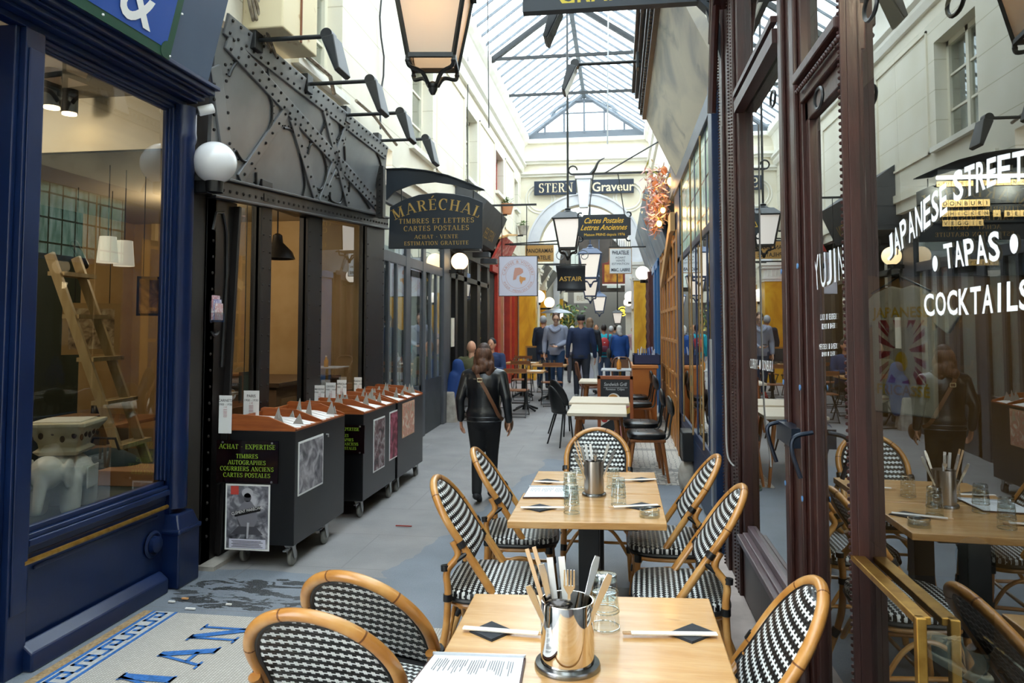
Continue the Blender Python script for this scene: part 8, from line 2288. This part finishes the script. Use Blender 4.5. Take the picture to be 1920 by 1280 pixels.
MB().slab([(.02, .24, 1.08), (.09, .28, 1.08), (.02, .4, 1.1), (-.05, .36, 1.1)], (0, .0, .009)).build('case', BLACK, ph)
# the man in a dark cap walking away
loc = stand_at(1090, 748); _, H = at_depth(1090, loc.y, 591)
CP = dict(legs=(((-.09, 0, .92), (-.1, .14, .52), (-.1, .1, .09), (-.1, .24, .04)), ((.09, 0, .92), (.1, -.02, .5), (.1, -.16, .13), (.11, -.05, .05))), arms=(((-.2, 0, 1.42), (-.27, -.02, 1.14), (-.29, .05, .87)), ((.2, 0, 1.42), (.27, -.02, 1.14), (.29, .05, .87))))
person('man in a navy sweater and black cap walking away down the passage', loc, 92, H, '#1b2a4a', '#2a2d36', None, '#8a8b8c', CP, hat='#17181d', hem=.84, bulk=1.1)
# plastic bag he carries
loc2 = loc + V((-.0, .35, 0))
bgp = thing('carrier_bag', 'white plastic carrier bag hanging beyond the legs of the capped man', 'bag', (loc.x + .02, loc.y + .75, floor_z(loc.y)))
m = MB(); m.add([(-.2, -.06, .15), (.2, -.06, .15), (.2, .06, .15), (-.2, .06, .15), (-.22, -.09, .5), (.22, -.09, .5), (.22, .09, .5), (-.22, .09, .5), (-.1, -.02, .82), (.1, -.02, .82), (.1, .02, .82), (-.1, .02, .82)], [(3, 2, 1, 0), (0, 1, 5, 4), (1, 2, 6, 5), (2, 3, 7, 6), (3, 0, 4, 7), (4, 5, 9, 8), (5, 6, 10, 9), (6, 7, 11, 10), (7, 4, 8, 11), (8, 9, 10, 11)], 0, True); m.build('sack', mat('white_polythene', '#e3e1ea', .5), bgp)
# the crowd beyond
CROWD = [('grey haired man in a navy quilted jacket standing behind the hoodie man', 1019, 17.6, 593, 75, '#1c2536', '#20304a', '#a3a4a6', STAND, 0, 1.15, '#242424'),
         ('person with short light brown hair and a dark jacket just beyond the capped man', 1106, 16.6, 597, 85, '#1d1f26', '#e3dfd8', '#7d5f44', STAND, 1, 1.05, '#3a3a3a'),
         ('person in a teal hooded jacket with a red backpack walking away', 1132, 18.6, 609, 95, '#1fa3b3', '#46566f', '#2b2420', STAND, 0, 1.18, '#444444'),
         ('white haired woman in a royal blue cardigan with a black bag, walking away', 1161, 18.0, 611, 100, '#1f4a8c', '#1d2430', '#c9c5bd', STAND, 2, 1.22, '#333333'),
         ('grey haired person half hidden between the teal jacket and the blue cardigan', 1146, 20.4, 612, 90, '#5a6a80', '#3a3f48', '#b9b9b9', STAND, 0, 1.0, '#333333'),
         ('white haired person in a pale top behind the capped man, at his left', 1073, 19.6, 612, 80, '#d6cfc4', '#5a5a60', '#d9d6d0', STAND, 1, 1.0, '#555555'),
         ('person with a reddish face far back above the teal jacket', 1118, 23.0, 609, -90, '#4a4e58', '#30343c', '#5a4636', STAND, 0, 1.0, '#333333'),
         ('person in a patterned pink shirt at the edge of the crowd by the red columns', 1187, 25.0, 614, -100, '#a98990', '#e3e0dd', '#8a6a52', STAND, 0, 1.0, '#444444'),
         ('dark haired person in a grey coat farthest back in the crowd', 1152, 25.0, 611, 90, '#5f6570', '#33363c', '#33281f', STAND, 0, 1.0, '#333333')]
where = {}
for i, (lb, u, y, v, fc, tp, bt_, hr, ps, hl, bk, sh) in enumerate(CROWD):
    loc, H = at_depth(u, y, v)
    o, U, HT, ends = person(lb, loc, fc, H, tp, bt_, hr, sh, ps, hairlen=hl, bulk=bk * .92, hem=.84); where[i] = o
o = where[2]; bk_ = thing('backpack', 'red and maroon backpack worn on the teal jacket', 'backpack', o.location, o.rotation_euler[2]); bk_.scale = o.scale
m = MB(); m.ball((0, -.2, 1.2), (.15, .09, .2), 18, 14); m.ball((0, -.21, 1.08), (.15, .1, .1), 16, 12); voxel(m, 'sack', mat('red_pack', '#b03034', .7), bk_, .012, 4)
m = MB(); m.ball((0, -.275, 1.08), (.12, .05, .09), 14, 10); m.build('pocket', mat('maroon_pack', '#5c2038', .7), bk_)
MB().tube([(-.02, -.29, 1.25), (.02, -.29, 1.25)], .008, 5).build('emblem', WHITE, bk_)
m = MB()
for sx in (-1, 1): m.tube(smooth_path([(sx * .1, -.17, 1.36), (sx * .12, -.05, 1.5), (sx * .12, .1, 1.42), (sx * .13, .15, 1.25), (sx * .16, .05, 1.05)]), .02, 6)
m.build('straps', MATS['maroon_pack'], bk_)
o = where[3]; hb = thing('shoulder_bag', 'black shoulder bag on the left side of the royal blue cardigan', 'bag', o.location, o.rotation_euler[2]); hb.scale = o.scale
m = MB(); m.ball((-.3, -.04, .98), (.07, .16, .15), 16, 12); voxel(m, 'body', mat('black_bag_leather', '#17181a', .5), hb, .012, 3)
MB().tube(smooth_path([(-.3, .1, 1.05), (-.24, .06, 1.4), (-.19, 0, 1.5), (-.24, -.12, 1.4), (-.3, -.16, 1.05)]), .011, 6).build('strap', MATS['black_bag_leather'], hb)

# two men at the pedestal table by the black restaurant
def seat_pose(reach=.25):
    return dict(legs=(((-.09, 0, .5), (-.12, .4, .5), (-.12, .42, .09), (-.13, .55, .04)), ((.09, 0, .5), (.12, .4, .5), (.12, .4, .09), (.13, .53, .04))),
                arms=(((-.19, 0, 1.42), (-.25, .08, 1.17), (-.13, .32, 1.2)), ((.19, 0, 1.42), (.25, .08, 1.17), (.13, .32, 1.2))))
y = 12.55; p = atY(884, 632, y)
person('bald man in an olive jacket seated with his back turned by the black restaurant', (p.x, y, floor_z(y)), 78, 1.75, '#57563a', '#c9bda4', None, '#55483a', seat_pose(), dz=-.43, hem=.9, bulk=1.1)
y = 13.75; p = atY(922, 626, y)
person('dark haired man in a navy shirt seated facing the viewer by the black restaurant', (p.x, y, floor_z(y)), -95, 1.75, '#24365c', '#2b2f3a', '#1d1512', '#222222', seat_pose(), dz=-.43, hem=.9, head_yaw=-8, bulk=1.1)
for i, (u, yy, a, lb) in enumerate(((884, 12.5, 78, 'slatted folding chair under the bald man in olive'), (922, 13.8, -95, 'slatted folding chair under the dark haired man in navy'))):
    p = atY(u, 640, yy); dup(tc, (p.x, yy, floor_z(yy)), R(a - 90), lb, 'slatted terrace chairs')
p = atY(851, 700, 12.3)
bj = thing('blue_jacket', 'bright blue jacket draped over the chair of the bald man', 'jacket', (p.x + .08, 12.25, floor_z(12.2)))
m = MB(); m.cap((0, 0, .95), (.02, .05, .62), .1, .15, flat=.6); m.cap((-.06, -.02, .75), (-.13, -.04, .35), .1, .1, flat=.6); m.cap((.06, 0, .7), (.0, 0, .3), .09, .1, flat=.6)
voxel(m, 'cloth', mat('royal_blue_fabric', '#1d3f7c', .7, bump=.3, bscale=10), bj, .015, 3)
# potted plant and parasol heater beyond the hoodie man
p = atY(1068, 592, 25.2)
pl_ = thing('potted_shrub', 'leafy shrub with yellow tips in the passage beyond the arch', 'plant', (p.x, 25.2, floor_z(24)))
MB().lathe([(.2, 0), (.26, .4), (.24, .4), (.2, .35), (0, .35)], (0, 0, 0), 18).build('pot', BLACK, pl_)
m = MB(); rng = random.Random(4)
for k in range(380):
    c = V((rng.gauss(0, .25), rng.gauss(0, .25), rng.uniform(.6, 2.2))); d = V((rng.gauss(0, 1), rng.gauss(0, 1), rng.gauss(0, 1))).normalized() * .1; s2 = d.orthogonal().normalized() * .035
    m.add([c - d, c - s2, c + d, c + s2], [(0, 1, 2, 3)], 1 if rng.random() < .25 else 0)
m.tube([(0, 0, .3), (.02, 0, 2.0)], .03, 6); m.build('foliage', [mat('dark_leaf', '#4d6b3c', .6), mat('yellow_leaf', '#c9b24a', .6)], pl_)
p = atY(1043, 582, 23.0)
ht = thing('patio_heater', 'grey domed patio heater beyond the arch above the hoodie man', 'heater', (p.x, 23.0, floor_z(23)))
zt_ = p.z - floor_z(23)
MB().lathe([(.5, zt_ - .08), (.35, zt_), (.1, zt_ + .06), (0, zt_ + .07)], (0, 0, 0), 24).build('hood', mat('grey_steel_hood', '#7d838c', .35, metal=.5), ht); MB().cyl((0, 0, 0), (0, 0, zt_ - .25), .03, .03, 10).lathe([(.22, 0), (.22, .5), (.05, .55)], (0, 0, 0), 18).build('post', GREYFR, ht); MB().cyl((0, 0, zt_ - .3), (0, 0, zt_ - .05), .1, .12, 14).build('burner', DKIRON, ht)
# far shop fascias beyond the arch, left
fs_ = MB()
for i, (ya, yb_) in enumerate(((22.4, 24.3), (24.9, 26.9), (28.1, 29.9), (30.5, 32.1))): fs_.slab([(-2.6, ya, 2.95), (-2.6, yb_, 2.95), (-2.15, yb_, 3.6), (-2.15, ya, 3.6)], (-.06, 0, .02))
tag(fs_.build('shop_fascias', mat('grey_far_fascia', '#7c7d7c', .5, col2='#5c5d5e', scale=2)), 'row of leaning grey shop fascias beyond the arch on the left', 'fascia')
for i, yy in enumerate((23.2, 26.2, 28.9, 31.4)):
    tag(MB().box(-2.68, -2.66, yy - .8, yy + .8, .2, 2.8).build('display_window', mat('dim_shop_glass', '#2d2a28', .1, coat=.6)), ['first', 'second', 'third', 'fourth'][i] + ' dim display window beyond the arch on the left', 'window')
# steel planter rim, cloth, meter box at the right wall foot
p = atZ(1268, 865, 0)
mb_ = thing('meter_box', 'black sticker covered box at the foot of the blue post', 'box', (.72, 8.0, 0))
MB().box(-.08, .05, -.16, .16, .32, .62).build('box', BLACK, mb_, bevel=.01); MB().box(-.084, -.08, -.13, .13, .42, .58).text('abus', (-.084, 0, .47), (0, -1, 0), (0, 0, 1), .09, lift=.002).build('sticker', mat('sticker_grey', '#5c5e60', .5), mb_)
m = MB(); m.ball((-.02, 0, .14), (.1, .17, .19), 14, 10); voxel(m, 'stone', STONE, mb_, .02, 2)
tag(MB().lathe([(.07, 0), (.075, .02), (.06, .05), (.055, .05), (.06, .02), (0, .01)], (.2, 8.0, .022), 20).build('glass_bowl', glass('green_glass', '#cfe6d6', 1.5, 1.5, base=.06)), 'small greenish glass bowl on the floor by the chair legs', 'bowl')
